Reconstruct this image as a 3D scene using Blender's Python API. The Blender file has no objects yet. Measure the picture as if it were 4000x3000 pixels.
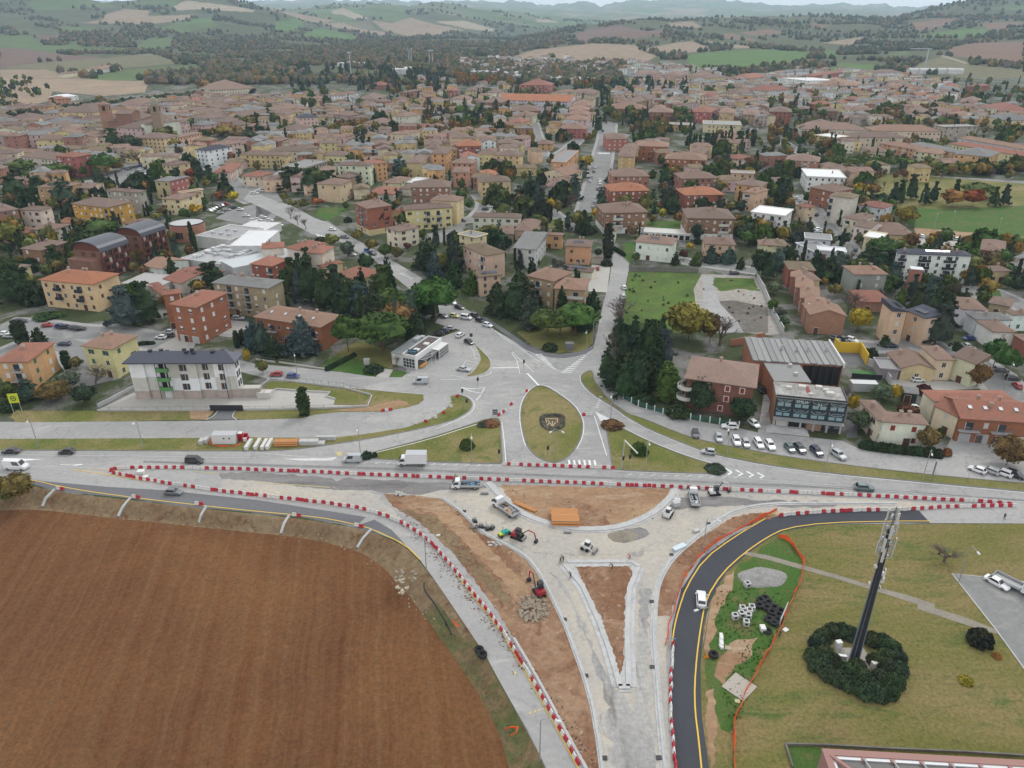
import bpy,bmesh,math,random
import numpy as np
from mathutils import Vector,Matrix
from mathutils import noise as mnoise
from mathutils.geometry import tessellate_polygon
RND=random.Random(7)
NR=np.random.RandomState(11)
SC=bpy.context.scene
COL=SC.collection
# camera
FPX,TH,HC=2850.0,math.radians(26.0),97.0
CT,ST=math.cos(TH),math.sin(TH)
cam_d=bpy.data.cameras.new('camera')
cam_d.sensor_width=36.0
cam_d.lens=36.0*FPX/4000.0
cam_d.clip_start=1.0
cam_d.clip_end=60000.0
cam=bpy.data.objects.new('camera',cam_d)
cam.location=(0,0,HC)
cam.rotation_euler=(math.radians(90)-TH,0,0)
COL.objects.link(cam)
SC.camera=cam
# overcast sky
SUN_EL,SUN_AZ=math.radians(48),math.radians(35)
world=bpy.data.worlds.new('World');SC.world=world;world.use_nodes=True
wn=world.node_tree;wn.nodes.clear()
w_out=wn.nodes.new('ShaderNodeOutputWorld');w_bg=wn.nodes.new('ShaderNodeBackground')
w_sky=wn.nodes.new('ShaderNodeTexSky');w_sky.sky_type='NISHITA';w_sky.sun_disc=False
w_sky.sun_elevation=SUN_EL;w_sky.sun_rotation=SUN_AZ;w_sky.dust_density=2.5;w_sky.air_density=1.0
w_tc=wn.nodes.new('ShaderNodeTexCoord');w_mp=wn.nodes.new('ShaderNodeMapping');w_mp.inputs['Scale'].default_value=(1,1,5)
w_no=wn.nodes.new('ShaderNodeTexNoise');w_no.inputs['Scale'].default_value=2.6;w_no.inputs['Detail'].default_value=5
w_rp=wn.nodes.new('ShaderNodeValToRGB')
w_rp.color_ramp.elements[0].position=.30;w_rp.color_ramp.elements[0].color=(8.9,9.1,9.5,1)
w_rp.color_ramp.elements[1].position=.72;w_rp.color_ramp.elements[1].color=(11.4,11.4,11.5,1)
w_mx=wn.nodes.new('ShaderNodeMix');w_mx.data_type='RGBA';w_mx.inputs[0].default_value=.90
wn.links.new(w_tc.outputs['Generated'],w_mp.inputs[0]);wn.links.new(w_mp.outputs[0],w_no.inputs['Vector'])
wn.links.new(w_no.outputs[0],w_rp.inputs[0])
wn.links.new(w_sky.outputs[0],w_mx.inputs[6]);wn.links.new(w_rp.outputs[0],w_mx.inputs[7])
wn.links.new(w_mx.outputs[2],w_bg.inputs[0]);w_bg.inputs[1].default_value=0.122
wn.links.new(w_bg.outputs[0],w_out.inputs[0])
sun_d=bpy.data.lights.new('sun','SUN');sun_d.energy=1.3;sun_d.angle=math.radians(14);sun_d.color=(1,.97,.92)
sun=bpy.data.objects.new('sun',sun_d)
sun.rotation_euler=(math.radians(90)-SUN_EL,0,math.radians(180)-SUN_AZ)
COL.objects.link(sun)
SC.view_settings.view_transform='Standard';SC.view_settings.look='None'
SC.view_settings.exposure=0.0;SC.view_settings.gamma=1.0;SC.view_settings.use_curve_mapping=False
SC.cycles.max_bounces=5;SC.cycles.diffuse_bounces=2;SC.cycles.glossy_bounces=2
SC.cycles.transmission_bounces=2;SC.cycles.transparent_max_bounces=6;SC.cycles.volume_bounces=2
SC.cycles.use_adaptive_sampling=True;SC.cycles.adaptive_threshold=0.02
SC.cycles.use_denoising=True
try:SC.cycles.denoiser='OPENIMAGEDENOISE'
except Exception:pass
# terrain heights
REG={'A':0,'B':600,'C':1200,'D':1750}
EREG={'E1':(1500,2300),'E2':(2300,2300),'E3':(3000,2300)}
def px(reg,u,v):
 if reg=='F':return u,v
 if reg in EREG:ox,oy=EREG[reg]
 else:ox,oy=int(reg[1])*1000,REG[reg[0]]
 return ox+u/2.212,oy+v/2.212
def ray(x,y):
 u=(x-2000)/FPX;v=(y-1500)/FPX
 return u,CT-v*ST,ST+v*CT
Y0,SLOPE,YH=150.0,0.02,1300.0
def plane_z(Y):return SLOPE*max(0.0,Y-Y0)
RINGS=[(2200,[(-300,190),(0,192),(400,203),(800,212),(1000,212),(1400,203),(2000,203),(2200,193),(2400,178),(2700,194),(3000,194),(3300,198),(3600,188),(3800,175),(4000,168),(4300,160)]),(2800,[(-300,125),(0,130),(400,138),(800,150),(1000,163),(1400,170),(2000,175),(2200,150),(2450,122),(2700,140),(3000,140),(3300,148),(3600,133),(3800,115),(4000,110),(4300,100)]),(3500,[(-300,50),(0,60),(300,72),(600,70),(900,80),(1080,100),(1300,140),(1600,150),(2000,155),(2200,115),(2440,90),(2600,88),(2800,86),(3000,85),(3300,90),(3500,90),(3700,70),(4000,60),(4300,55)]),(4200,[(-300,-50),(0,-25),(300,-6),(400,9),(500,2),(800,-4),(950,6),(1080,30),(1200,90),(1400,120),(1700,135),(2000,150),(2150,138),(2300,106),(2440,87),(2600,78),(2800,72),(2900,64),(3200,68),(3450,72),(3500,64),(3640,30),(3750,12),(3850,3),(4000,1),(4300,-8)]),(5000,[(-300,-10),(0,0),(400,25),(800,25),(1080,60),(1290,62),(1500,60),(1700,62),(1850,80),(2000,100),(2150,118),(2300,122),(2440,110),(2700,100),(3400,95),(3600,60),(4000,35),(4300,30)]),(6000,[(-300,20),(800,30),(1080,36),(1200,33),(1290,22),(1390,22),(1500,18),(1600,34),(1700,16),(1780,16),(1850,36),(2000,55),(2100,70),(2250,78),(2440,88),(2700,88),(3400,84),(3600,70),(4000,60),(4300,60)]),(7600,[(-300,45),(1000,42),(1600,48),(2000,66),(2400,74),(3000,76),(4300,70)]),(10000,[(-300,34),(1000,30),(1300,30),(1600,34),(1800,26),(2000,38),(2200,46),(2400,44),(2600,40),(3000,46),(3300,42),(3500,50),(4300,50)]),(14500,[(-300,8),(1000,9),(1100,5),(1200,3),(1300,5),(1400,8),(1500,6),(1600,10),(1700,15),(1860,5),(1950,18),(2000,12),(2050,10),(2100,25),(2200,22),(2280,12),(2350,28),(2400,15),(2500,6),(2650,1),(2800,1),(2900,8),(3000,25),(3200,25),(3300,18),(3450,24),(3520,36),(3600,30),(3800,34),(4300,34)]),(17000,[(-300,60),(4300,60)]),]
_rY,_rt,_rz=[],[],[]
for Yr,prof in[(YH,None)]+RINGS:
 if prof is None:
  _rY.append(Yr);_rt.append(np.array([-3.0,3.0]));_rz.append(np.array([plane_z(Yr)]*2));continue
 ts,zs=[],[]
 for x,y in prof:
  u,fw,dn=ray(x,y);ts.append(u/fw);zs.append(HC-Yr*dn/fw)
 _rY.append(Yr);_rt.append(np.array(ts));_rz.append(np.array(zs))
_rY=np.array(_rY,float)
def Ter(X,Y):
 X=np.atleast_1d(np.asarray(X,float));Y=np.atleast_1d(np.asarray(Y,float))
 out=SLOPE*np.maximum(0.0,Y-Y0)
 m=Y>YH
 if m.any():
  t=X[m]/Y[m];y=Y[m]
  layers=np.array([np.interp(t,a,b)for a,b in zip(_rt,_rz)])
  k=np.clip(np.searchsorted(_rY,y)-1,0,len(_rY)-2)
  w=np.clip((y-_rY[k])/(_rY[k+1]-_rY[k]),0,1)
  ws=np.where(k==0,w,w*w*(3-2*w)*.5+w*.5)
  ii=np.arange(len(y))
  z=layers[k,ii]*(1-ws)+layers[k+1,ii]*ws
  amp=np.clip((y-1500)/2000,0,1)*(y/350)
  x_=X[m]
  n=(np.sin(x_/170+np.sin(y/260)*1.7)*np.sin(y/210+np.sin(x_/310))+.6*np.sin(x_/83+1.3*np.sin(y/95))*np.sin(y/120+x_/400)+.35*np.sin(x_/37+y/71)*np.sin(y/53-x_/90))
  out[m]=z+n*amp*.8
 return out
def tz(X,Y):
 if Y<=YH:return SLOPE*max(0.0,Y-Y0)
 return float(Ter(X,Y)[0])
def P(x,y,off=0.0):
 """ground point (X, Y, Z) that the photograph shows at pixel (x, y), for a surface `off` metres above the ground"""
 u,fw,dn=ray(x,y)
 r=dn/fw
 Yf=(HC-off)/r if r>1e-6 else 1e9
 if Yf>Y0:Yf=(HC-off+SLOPE*Y0)/(r+SLOPE)if r+SLOPE>1e-6 else 1e9
 if Yf<=YH and Yf>0:return Vector((u/fw*Yf,Yf,SLOPE*max(0.0,Yf-Y0)+off))
 ys=np.concatenate([np.arange(YH,5000,6.0),np.arange(5000,16000,30.0)])
 zr=HC-ys*r;zt=Ter(ys*u/fw,ys)+off
 hit=np.nonzero(zt>=zr)[0]
 k=hit[0]if len(hit)else len(ys)-1
 return Vector((u/fw*ys[k],ys[k],zt[k]))
def PR(reg,u,v,off=0.0):return P(*px(reg,u,v),off)
def to_px(X,Y,Z):
 zc=Y*CT+(HC-Z)*ST
 return 2000+FPX*X/zc,1500+FPX*((HC-Z)*CT-Y*ST)/zc
# materials
def Nmt(name):
 m=bpy.data.materials.new(name);m.use_nodes=True;nt=m.node_tree
 b=nt.nodes['Principled BSDF'];b.inputs['Roughness'].default_value=.85
 b.inputs['Specular IOR Level'].default_value=.25
 return m,nt,b
def N(nt,kind,**kw):
 n=nt.nodes.new('ShaderNode'+kind)
 for k,v in kw.items():
  if k in n.inputs:n.inputs[k].default_value=v
  else:setattr(n,k,v)
 return n
def Smp(name,c,rough=.7,metal=0.0,spec=.3):
 m,nt,b=Nmt(name);b.inputs['Base Color'].default_value=(*c,1);b.inputs['Roughness'].default_value=rough
 b.inputs['Metallic'].default_value=metal;b.inputs['Specular IOR Level'].default_value=spec
 return m
def Mx(nt,fac,a,b,mode='MIX'):
 n=nt.nodes.new('ShaderNodeMix');n.data_type='RGBA';n.blend_type=mode
 for sock,v in((0,fac),(6,a),(7,b)):
  if hasattr(v,'is_linked'):nt.links.new(v,n.inputs[sock])
  elif sock==0:n.inputs[0].default_value=v
  else:n.inputs[sock].default_value=(*v,1)
 return n.outputs[2]
def rng(nt,v,a,b,c=0.,d=1.):
 n=nt.nodes.new('ShaderNodeMapRange');nt.links.new(v,n.inputs[0])
 for i,x in enumerate((a,b,c,d)):n.inputs[i+1].default_value=x
 return n.outputs[0]
def noise(nt,scale,detail=4,vec=None,rough=.6,dist=0.):
 n=N(nt,'TexNoise');n.inputs['Scale'].default_value=scale;n.inputs['Detail'].default_value=detail
 n.inputs['Roughness'].default_value=rough;n.inputs['Distortion'].default_value=dist
 if vec is not None:nt.links.new(vec,n.inputs['Vector'])
 return n.outputs[0]
def Gp(nt):return nt.nodes.new('ShaderNodeNewGeometry').outputs['Position']
def mapping(nt,vec,rot=(0,0,0),scale=(1,1,1)):
 n=nt.nodes.new('ShaderNodeMapping');nt.links.new(vec,n.inputs[0])
 n.inputs['Rotation'].default_value=rot;n.inputs['Scale'].default_value=scale
 return n.outputs[0]
def bump(nt,b,h,strength,dist):
 n=nt.nodes.new('ShaderNodeBump');nt.links.new(h,n.inputs['Height'])
 n.inputs['Strength'].default_value=strength;n.inputs['Distance'].default_value=dist
 nt.links.new(n.outputs[0],b.inputs['Normal'])
def Gmt(name,cols,big=.05,fine=1.2,contrast=(.35,.65),fine_amt=.35,dots=None,stretch=None,b_str=.4,cracks=False):
 """three or more colours mixed by noise at several scales"""
 m,nt,b=Nmt(name);p=Gp(nt)
 pv=mapping(nt,p,rot=(0,0,stretch[0]),scale=(stretch[1],stretch[2],1))if stretch else p
 c=Mx(nt,rng(nt,noise(nt,big,6,pv,.65,.6),*contrast),cols[0],cols[1])
 if len(cols)>2:c=Mx(nt,rng(nt,noise(nt,big*3.1,6,pv,.7,.8),.52,.68),c,cols[2])
 if len(cols)>3:c=Mx(nt,rng(nt,noise(nt,big*9,5,p,.7),.58,.70),c,cols[3])
 if cracks:
  vo=N(nt,'TexVoronoi');vo.feature='DISTANCE_TO_EDGE';vo.inputs['Scale'].default_value=.11
  wp=nt.nodes.new('ShaderNodeVectorMath');wp.operation='ADD';nw=N(nt,'TexNoise');nw.inputs['Scale'].default_value=.35;nt.links.new(p,nw.inputs['Vector'])
  sc_=nt.nodes.new('ShaderNodeVectorMath');sc_.operation='SCALE';sc_.inputs[3].default_value=5.0;nt.links.new(nw.outputs[1],sc_.inputs[0]);nt.links.new(p,wp.inputs[0]);nt.links.new(sc_.outputs[0],wp.inputs[1]);nt.links.new(wp.outputs[0],vo.inputs['Vector'])
  k1=rng(nt,vo.outputs[0],.010,.022,.35,0);k2=rng(nt,noise(nt,.03,3,p),.48,.56)
  mm=nt.nodes.new('ShaderNodeMath');mm.operation='MULTIPLY';nt.links.new(k1,mm.inputs[0]);nt.links.new(k2,mm.inputs[1]);c=Mx(nt,mm.outputs[0],c,(.15,.15,.15))
  c=Mx(nt,rng(nt,noise(nt,.16,6,mapping(nt,p,rot=(0,0,.03),scale=(.35,1.3,1)),.75),.60,.70,0,.3),c,(.22,.215,.21))
 fn=noise(nt,fine,8,p,.75)
 c=Mx(nt,fine_amt,c,Mx(nt,rng(nt,fn,.3,.7),(.25,.25,.25),(1.7,1.7,1.7)),'MULTIPLY')
 nt.links.new(c,b.inputs['Base Color']);bump(nt,b,fn,b_str,.15)
 b.inputs['Roughness'].default_value=.95
 return m
M={}
def Ocm(name,fine=2.0,amt=.25,rough=.8,streak=0.0,bstr=.15,spec=.25):
 """takes the object's own colour (each thing is painted its own colour) with stains"""
 m,nt,b=Nmt(name);oi=nt.nodes.new('ShaderNodeObjectInfo');p=Gp(nt)
 n1=noise(nt,fine,6,p,.7);n2=noise(nt,fine*.16,5,mapping(nt,p,scale=(1,1,.35)),.6)
 c=Mx(nt,amt,oi.outputs['Color'],Mx(nt,rng(nt,n1,.3,.7),(.45,.45,.45),(1.45,1.45,1.45)),'MULTIPLY')
 c=Mx(nt,rng(nt,n2,.45,.75,0,streak),c,(.16,.15,.13))
 nt.links.new(c,b.inputs['Base Color']);b.inputs['Roughness'].default_value=rough
 b.inputs['Specular IOR Level'].default_value=spec
 bump(nt,b,n1,bstr,.05)
 return m
# objects
def link(o,parent=None):
 COL.objects.link(o)
 if parent is not None:o.parent=parent
 return o
def Msh(name,verts,faces,mats,fmi=None,smooth=False):
 me=bpy.data.meshes.new(name);me.from_pydata([tuple(v)for v in verts],[],faces)
 for m in(mats if isinstance(mats,(list,tuple))else[mats]):me.materials.append(m)
 if fmi is not None:me.polygons.foreach_set('material_index',fmi)
 if smooth:me.polygons.foreach_set('use_smooth',[True]*len(me.polygons))
 me.update();return me
def add(name,me,parent=None,loc=(0,0,0),rz=0.0,col=None,sc=None):
 o=bpy.data.objects.new(name,me);o.location=loc
 if rz:o.rotation_euler=(0,0,rz)
 if sc is not None:o.scale=sc if hasattr(sc,'__len__')else(sc,)*3
 if col is not None:o.color=(*col,1)
 return link(o,parent)
def Str(o):o['kind']='structure';return o
def stuff(o,label=None,cat=None):
 o['kind']='stuff'
 if label:o['label']=label
 if cat:o['category']=cat
 return o
def tag(o,label,cat,group=None):
 o['label']=label;o['category']=cat
 if group:o['group']=group
 return o
def empty(name,loc,rz=0.0):
 o=bpy.data.objects.new(name,None);o.location=loc;o.rotation_euler=(0,0,rz);o.empty_display_size=.3
 return link(o)
class MB:
 """collects boxes, prisms and tubes into one mesh"""
 def __init__(s):s.v=[];s.f=[];s.m=[]
 def poly(s,pts,faces,mi=0):
  k=len(s.v);s.v+=[tuple(p)for p in pts];s.f+=[tuple(i+k for i in f)for f in faces];s.m+=[mi]*len(faces)
 def box(s,x0,x1,y0,y1,z0,z1,mi=0,top=None,T=None):
  tx,ty=(top if top else(1,1));cx,cy=(x0+x1)/2,(y0+y1)/2;hx,hy=(x1-x0)/2,(y1-y0)/2
  p=[(x0,y0,z0),(x1,y0,z0),(x1,y1,z0),(x0,y1,z0)]+[(cx+a*hx*tx,cy+b*hy*ty,z1)for a,b in((-1,-1),(1,-1),(1,1),(-1,1))]
  if T is not None:p=[T@Vector(q)for q in p]
  s.poly(p,[(0,3,2,1),(4,5,6,7),(0,1,5,4),(1,2,6,5),(2,3,7,6),(3,0,4,7)],mi);return s
 def tube(s,a,b,r0,r1=None,n=6,mi=0,caps=True):
  a,b=Vector(a),Vector(b);d=b-a
  if d.length<1e-6:return s
  d.normalize();q=d.orthogonal().normalized();w=d.cross(q);r1=r0 if r1 is None else r1
  pts=[a+(q*math.cos(2*math.pi*i/n)+w*math.sin(2*math.pi*i/n))*r0 for i in range(n)]
  pts+=[b+(q*math.cos(2*math.pi*i/n)+w*math.sin(2*math.pi*i/n))*r1 for i in range(n)]
  fs=[(i,(i+1)%n,n+(i+1)%n,n+i)for i in range(n)]
  if caps:fs+=[tuple(range(n))[::-1],tuple(range(n,2*n))]
  s.poly(pts,fs,mi);return s
 def path(s,pts,r,n=6,mi=0):
  for i in range(len(pts)-1):s.tube(pts[i],pts[i+1],r,r,n,mi)
  return s
 def torus(s,c,R,r,n=14,k=6,mi=0,axis='z'):
  pts=[]
  for i in range(n):
   a=2*math.pi*i/n
   for j in range(k):
    b=2*math.pi*j/k;q=(R+r*math.cos(b))
    v=(q*math.cos(a),q*math.sin(a),r*math.sin(b))
    if axis=='y':v=(v[0],v[2],v[1])
    if axis=='x':v=(v[2],v[0],v[1])
    pts.append((c[0]+v[0],c[1]+v[1],c[2]+v[2]))
  s.poly(pts,[(i*k+j,((i+1)%n)*k+j,((i+1)%n)*k+(j+1)%k,i*k+(j+1)%k)for i in range(n)for j in range(k)],mi);return s
 def mesh(s,name,mats,smooth=False):return Msh(name,s.v,s.f,mats,s.m,smooth)
 def build(s,name,mats,parent=None,loc=(0,0,0),rz=0.0,col=None,smooth=False):
  return add(name,s.mesh(name,mats,smooth),parent,loc,rz,col)
def split_line(pts,closed):
 """insert points where a line crosses the fold of the ground"""
 out=[];n=len(pts)
 for i in range(n if closed else n-1):
  a,b=pts[i],pts[(i+1)%n];out.append(a)
  if(a[1]-Y0)*(b[1]-Y0)<0:
   t=(Y0-a[1])/(b[1]-a[1]);out.append(a+(b-a)*t)
 if not closed:out.append(pts[-1])
 return out
def Smo(p,n=1,closed=False):
 for _ in range(n):
  q=[]
  m=len(p)
  if not closed:q.append(p[0])
  for i in range(m if closed else m-1):
   a,b=Vector(p[i]),Vector(p[(i+1)%m]);q+=[a*.75+b*.25,a*.25+b*.75]
  if not closed:q.append(p[-1])
  p=q
 return[Vector(a)for a in p]
def drape(bm,lift,rough_edge=0):
 bmesh.ops.triangulate(bm,faces=bm.faces[:])
 for Yc in(Y0,):
  bmesh.ops.bisect_plane(bm,geom=bm.verts[:]+bm.edges[:]+bm.faces[:],plane_co=(0,Yc,0),plane_no=(0,1,0),dist=1e-5)
 for v in bm.verts:v.co.z=tz(v.co.x,v.co.y)+lift
def Sht(name,pts,mat,layer,smooth=0,base=0.0,jag=0.0,kind='structure'):
 """polygon of photograph pixels laid on the ground; layer k lies k*12 mm above it"""
 w=[P(x,y,base)for x,y in pts];w=[Vector((a.x,a.y,0))for a in w]
 if smooth:w=Smo(w,smooth,True)
 if jag:
  q=[]
  for i in range(len(w)):
   a,b=w[i],w[(i+1)%len(w)];L=(b-a).length;n=max(1,int(L/(jag*1.6)));d=(b-a).normalized();nn=Vector((-d.y,d.x,0))
   for k in range(n):q.append(a+(b-a)*(k/n)+nn*RND.uniform(-jag,jag)*(.6 if k else .2))
  w=q
 bm=bmesh.new();vs=[bm.verts.new(p)for p in w]
 for tri in tessellate_polygon([w]):
  try:bm.faces.new([vs[i]for i in tri])
  except ValueError:pass
 bmesh.ops.recalc_face_normals(bm,faces=bm.faces[:])
 drape(bm,base+.012*layer)
 for f in bm.faces:
  if f.normal.z<0:f.normal_flip()
 me=bpy.data.meshes.new(name);bm.to_mesh(me);bm.free();me.materials.append(mat)
 o=add(name,me);o['kind']=kind
 return o
def Wln(pts,base=0.0,smooth=1):
 w=[P(x,y,base)for x,y in pts];w=[Vector((a.x,a.y,0))for a in w]
 return Smo(w,smooth)if smooth else w
def Rsp(w,step):
 out=[w[0].copy()];rest=step
 for i in range(len(w)-1):
  a,b=w[i],w[i+1];L=(b-a).length;d=0.0
  while L-d>=rest:
   d+=rest;out.append(a+(b-a)*(d/L));rest=step
  rest-=(L-d)
 return out
def ribbon_data(w,width,lift,h=0.0,base=0.0,side=0.0):
 w=split_line(w,False);n=len(w);v=[];f=[]
 for i in range(n):
  d=(w[min(i+1,n-1)]-w[max(i-1,0)]);d.z=0
  if d.length<1e-9:d=Vector((1,0,0))
  d.normalize();nn=Vector((-d.y,d.x,0));c=w[i]+nn*side
  for sgn in(-1,1):
   p=c+nn*width/2*sgn;v.append((p.x,p.y,tz(p.x,p.y)+base+lift+h))
   if h:v.append((p.x,p.y,tz(p.x,p.y)+base-.05))
 k=4 if h else 2
 for i in range(n-1):
  a=i*k
  if h:f+=[(a,a+2,a+6,a+4),(a+1,a,a+4,a+5),(a+2,a+3,a+7,a+6)]
  else:f.append((a,a+1,a+3,a+2))
 if h:f+=[(0,1,3,2),((n-1)*k,(n-1)*k+2,(n-1)*k+3,(n-1)*k+1)]
 return v,f
def Rib(name,pts,width,mat,layer=0,h=0.0,base=0.0,smooth=1,side=0.0,world=None):
 w=world if world is not None else Wln(pts,base,smooth)
 v,f=ribbon_data(w,width,.012*layer,h,base,side)
 return Str(add(name,Msh(name,v,[q[::-1]if not h else q for q in f],mat)))
def dashes(name,pts,width,mat,layer,on,off,smooth=1):
 w=Rsp(Wln(pts,0,smooth),.25);k1,k2=int(on*4),int((on+off)*4);V,F=[],[]
 for i in range(0,len(w)-k1,k2):
  v,f=ribbon_data(w[i:i+k1+1:4]if k1>4 else w[i:i+k1+1],width,.012*layer)
  F+=[tuple(a+len(V)for a in q[::-1])for q in f];V+=v
 return Str(add(name,Msh(name,V,F,mat)))
def Ins(x,y,poly):
 c=False;n=len(poly);j=n-1
 for i in range(n):
  xi,yi=poly[i];xj,yj=poly[j]
  if(yi>y)!=(yj>y)and x<(xj-xi)*(y-yi)/(yj-yi)+xi:c=not c
  j=i
 return c
def inside_np(x,y,poly):
 c=np.zeros(len(x),bool);n=len(poly);j=n-1
 for i in range(n):
  xi,yi=poly[i];xj,yj=poly[j]
  if yi!=yj:
   m=((yi>y)!=(yj>y))&(x<(xj-xi)*(y-yi)/(yj-yi)+xi);c^=m
  j=i
 return c
def RG(reg,s):
 """'u,v u,v ...' read off a region of the photograph -> photograph pixels"""
 return[px(reg,*map(float,t.split(',')))for t in s.split()]
# the land
M['town']=Gmt('town_ground',[(.05,.065,.025),(.17,.165,.155),(.04,.06,.02),(.12,.10,.07)],big=.06,fine=.7,contrast=(.48,.58))
M['grass']=Gmt('verge_grass',[(.125,.135,.032),(.22,.18,.08),(.08,.115,.022)],big=.045,fine=2.2,contrast=(.40,.62),fine_amt=.6)
M['grass_green']=Gmt('green_grass',[(.045,.115,.018),(.075,.115,.028),(.14,.12,.05)],big=.09,fine=2.0,contrast=(.4,.65),fine_amt=.45)
M['grass_wild']=Gmt('wild_grass',[(.085,.145,.025),(.055,.095,.022),(.12,.115,.045),(.045,.07,.02)],big=.06,fine=1.2,contrast=(.42,.6),fine_amt=.5)
M['grass_mown']=Gmt('mown_grass',[(.135,.13,.035),(.20,.155,.066),(.075,.11,.026),(.10,.10,.03)],big=.07,fine=1.7,contrast=(.38,.62),fine_amt=.62,stretch=(.05,.45,1.5))
M['asphalt']=Gmt('old_asphalt',[(.335,.33,.32),(.28,.278,.27),(.38,.37,.35),(.25,.248,.24)],big=.03,fine=1.0,contrast=(.38,.62),cracks=True,fine_amt=.18,stretch=(0.02,.5,1.6),b_str=.1)
M['asphalt_mid']=Gmt('worn_asphalt',[(.23,.23,.225),(.19,.19,.185),(.28,.275,.26)],big=.05,fine=1.0,cracks=True,fine_amt=.22,b_str=.1)
M['asphalt_new']=Gmt('new_asphalt',[(.050,.054,.062),(.062,.066,.075)],big=.08,fine=2.0,contrast=(.3,.7),fine_amt=.15,b_str=.05)
M['asphalt_patch']=Gmt('patched_asphalt',[(.115,.118,.125),(.16,.162,.168)],big=.06,fine=1.2,contrast=(.3,.7),fine_amt=.15,stretch=(0,.3,1.5),b_str=.08)
M['milled']=Gmt('milled_asphalt',[(.15,.145,.14),(.25,.24,.23),(.12,.115,.11)],big=.06,fine=1.3,fine_amt=.3,stretch=(.1,.3,1.6))
M['gravel']=Gmt('site_gravel',[(.43,.395,.335),(.35,.335,.31),(.46,.41,.33),(.27,.26,.24)],big=.04,fine=1.1,contrast=(.38,.62),fine_amt=.22)
M['concrete_dust']=Gmt('concrete_dust',[(.40,.40,.40),(.47,.47,.46),(.33,.33,.33)],big=.12,fine=1.3,fine_amt=.25)
M['wheel_mud']=Gmt('tracked_mud',[(.26,.255,.25),(.38,.37,.345),(.19,.175,.16)],big=.10,fine=1.1,contrast=(.4,.6),fine_amt=.35,stretch=(.12,1.6,.22))
M['dirt']=Gmt('red_dirt',[(.20,.105,.058),(.29,.185,.115),(.15,.07,.04),(.33,.27,.20)],big=.07,fine=.9,contrast=(.4,.6),fine_amt=.45,b_str=.8)
M['dirt_tan']=Gmt('tan_dirt',[(.33,.22,.13),(.26,.155,.09),(.36,.27,.18)],big=.06,fine=.9,contrast=(.4,.6),fine_amt=.35,b_str=.6,stretch=(.05,.5,1.5))
M['bank']=Gmt('dry_bank',[(.17,.115,.065),(.21,.155,.09),(.13,.062,.03),(.11,.09,.045)],big=.10,fine=1.0,contrast=(.4,.6),fine_amt=.5,b_str=.8)
M['bank_green']=Gmt('weedy_bank',[(.15,.105,.055),(.085,.10,.035),(.19,.12,.07),(.05,.09,.02)],big=.12,fine=1.0,contrast=(.4,.6),fine_amt=.5,b_str=.8)
M['path']=Gmt('path_paving',[(.27,.245,.20),(.22,.20,.165)],big=.15,fine=2,fine_amt=.3)
M['court']=Gmt('pale_court',[(.42,.405,.37),(.37,.355,.325)],big=.06,fine=1.2,fine_amt=.12)
M['slab']=Gmt('cracked_concrete',[(.33,.31,.28),(.28,.26,.23),(.36,.30,.26),(.12,.125,.06)],big=.06,fine=.8,contrast=(.4,.6),fine_amt=.35)
M['sand']=Gmt('grey_gravel_heap',[(.30,.295,.285),(.22,.215,.205)],big=.3,fine=3,fine_amt=.5)
def worn_paint(name,c,wear=.45):
 m,nt,b=Nmt(name);p=Gp(nt)
 c2=Mx(nt,rng(nt,noise(nt,1.6,6,p,.75),.40,.75,0,wear),c,(.34,.34,.34))
 nt.links.new(c2,b.inputs['Base Color']);return m
M['white_line']=worn_paint('white_paint',(.76,.77,.76),.45)
M['faded_line']=worn_paint('faded_paint',(.62,.62,.61),.7)
M['yellow_line']=worn_paint('yellow_paint',(.70,.46,.05),.3)
M['faded_yellow']=worn_paint('faded_yellow_paint',(.55,.45,.18),.7)
M['kerb']=Gmt('kerb_concrete',[(.48,.48,.47),(.40,.40,.39)],big=.3,fine=3,fine_amt=.2)
M['kerb_old']=Gmt('kerb_stone',[(.20,.195,.175),(.14,.135,.12)],big=.3,fine=3,fine_amt=.3)
m,nt,b=Nmt('ploughed_soil');p=Gp(nt)
sx=nt.nodes.new('ShaderNodeSeparateXYZ');nt.links.new(p,sx.inputs[0])
cmb=nt.nodes.new('ShaderNodeCombineXYZ')
def mth(nt,op,a,b_=None):
 n=nt.nodes.new('ShaderNodeMath');n.operation=op
 for i,v in enumerate((a,b_)):
  if v is None:continue
  if hasattr(v,'is_linked'):nt.links.new(v,n.inputs[i])
  else:n.inputs[i].default_value=v
 return n.outputs[0]
wob=noise(nt,.02,3,p)
rad=mth(nt,'ADD',mth(nt,'ADD',mth(nt,'MULTIPLY',sx.outputs[0],.988),mth(nt,'MULTIPLY',sx.outputs[1],.156)),mth(nt,'MULTIPLY',wob,7.0))
nt.links.new(rad,cmb.inputs[0])
st1=noise(nt,.45,6,cmb.outputs[0],.75)
c=Mx(nt,rng(nt,noise(nt,.022,6,p,.6,.5),.38,.62),(.112,.043,.016),(.162,.071,.026))
c=Mx(nt,rng(nt,noise(nt,.011,3,p,.6),.5,.7),c,(.20,.10,.038))
c=Mx(nt,rng(nt,st1,.42,.60,0,.38),c,Mx(nt,.5,(.19,.11,.050),(.22,.135,.065)))
fn=noise(nt,1.6,10,p,.8)
c=Mx(nt,.5,c,Mx(nt,rng(nt,fn,.36,.64),(.35,.35,.35),(1.65,1.65,1.65)),'MULTIPLY')
nt.links.new(c,b.inputs['Base Color']);bump(nt,b,fn,.9,.3);b.inputs['Roughness'].default_value=1
M['soil']=m
v=[(-2600,-500,0),(2600,-500,0),(-2600,Y0,0),(2600,Y0,0),(-2600,YH,plane_z(YH)),(2600,YH,plane_z(YH))]
ground_holes=None
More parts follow.
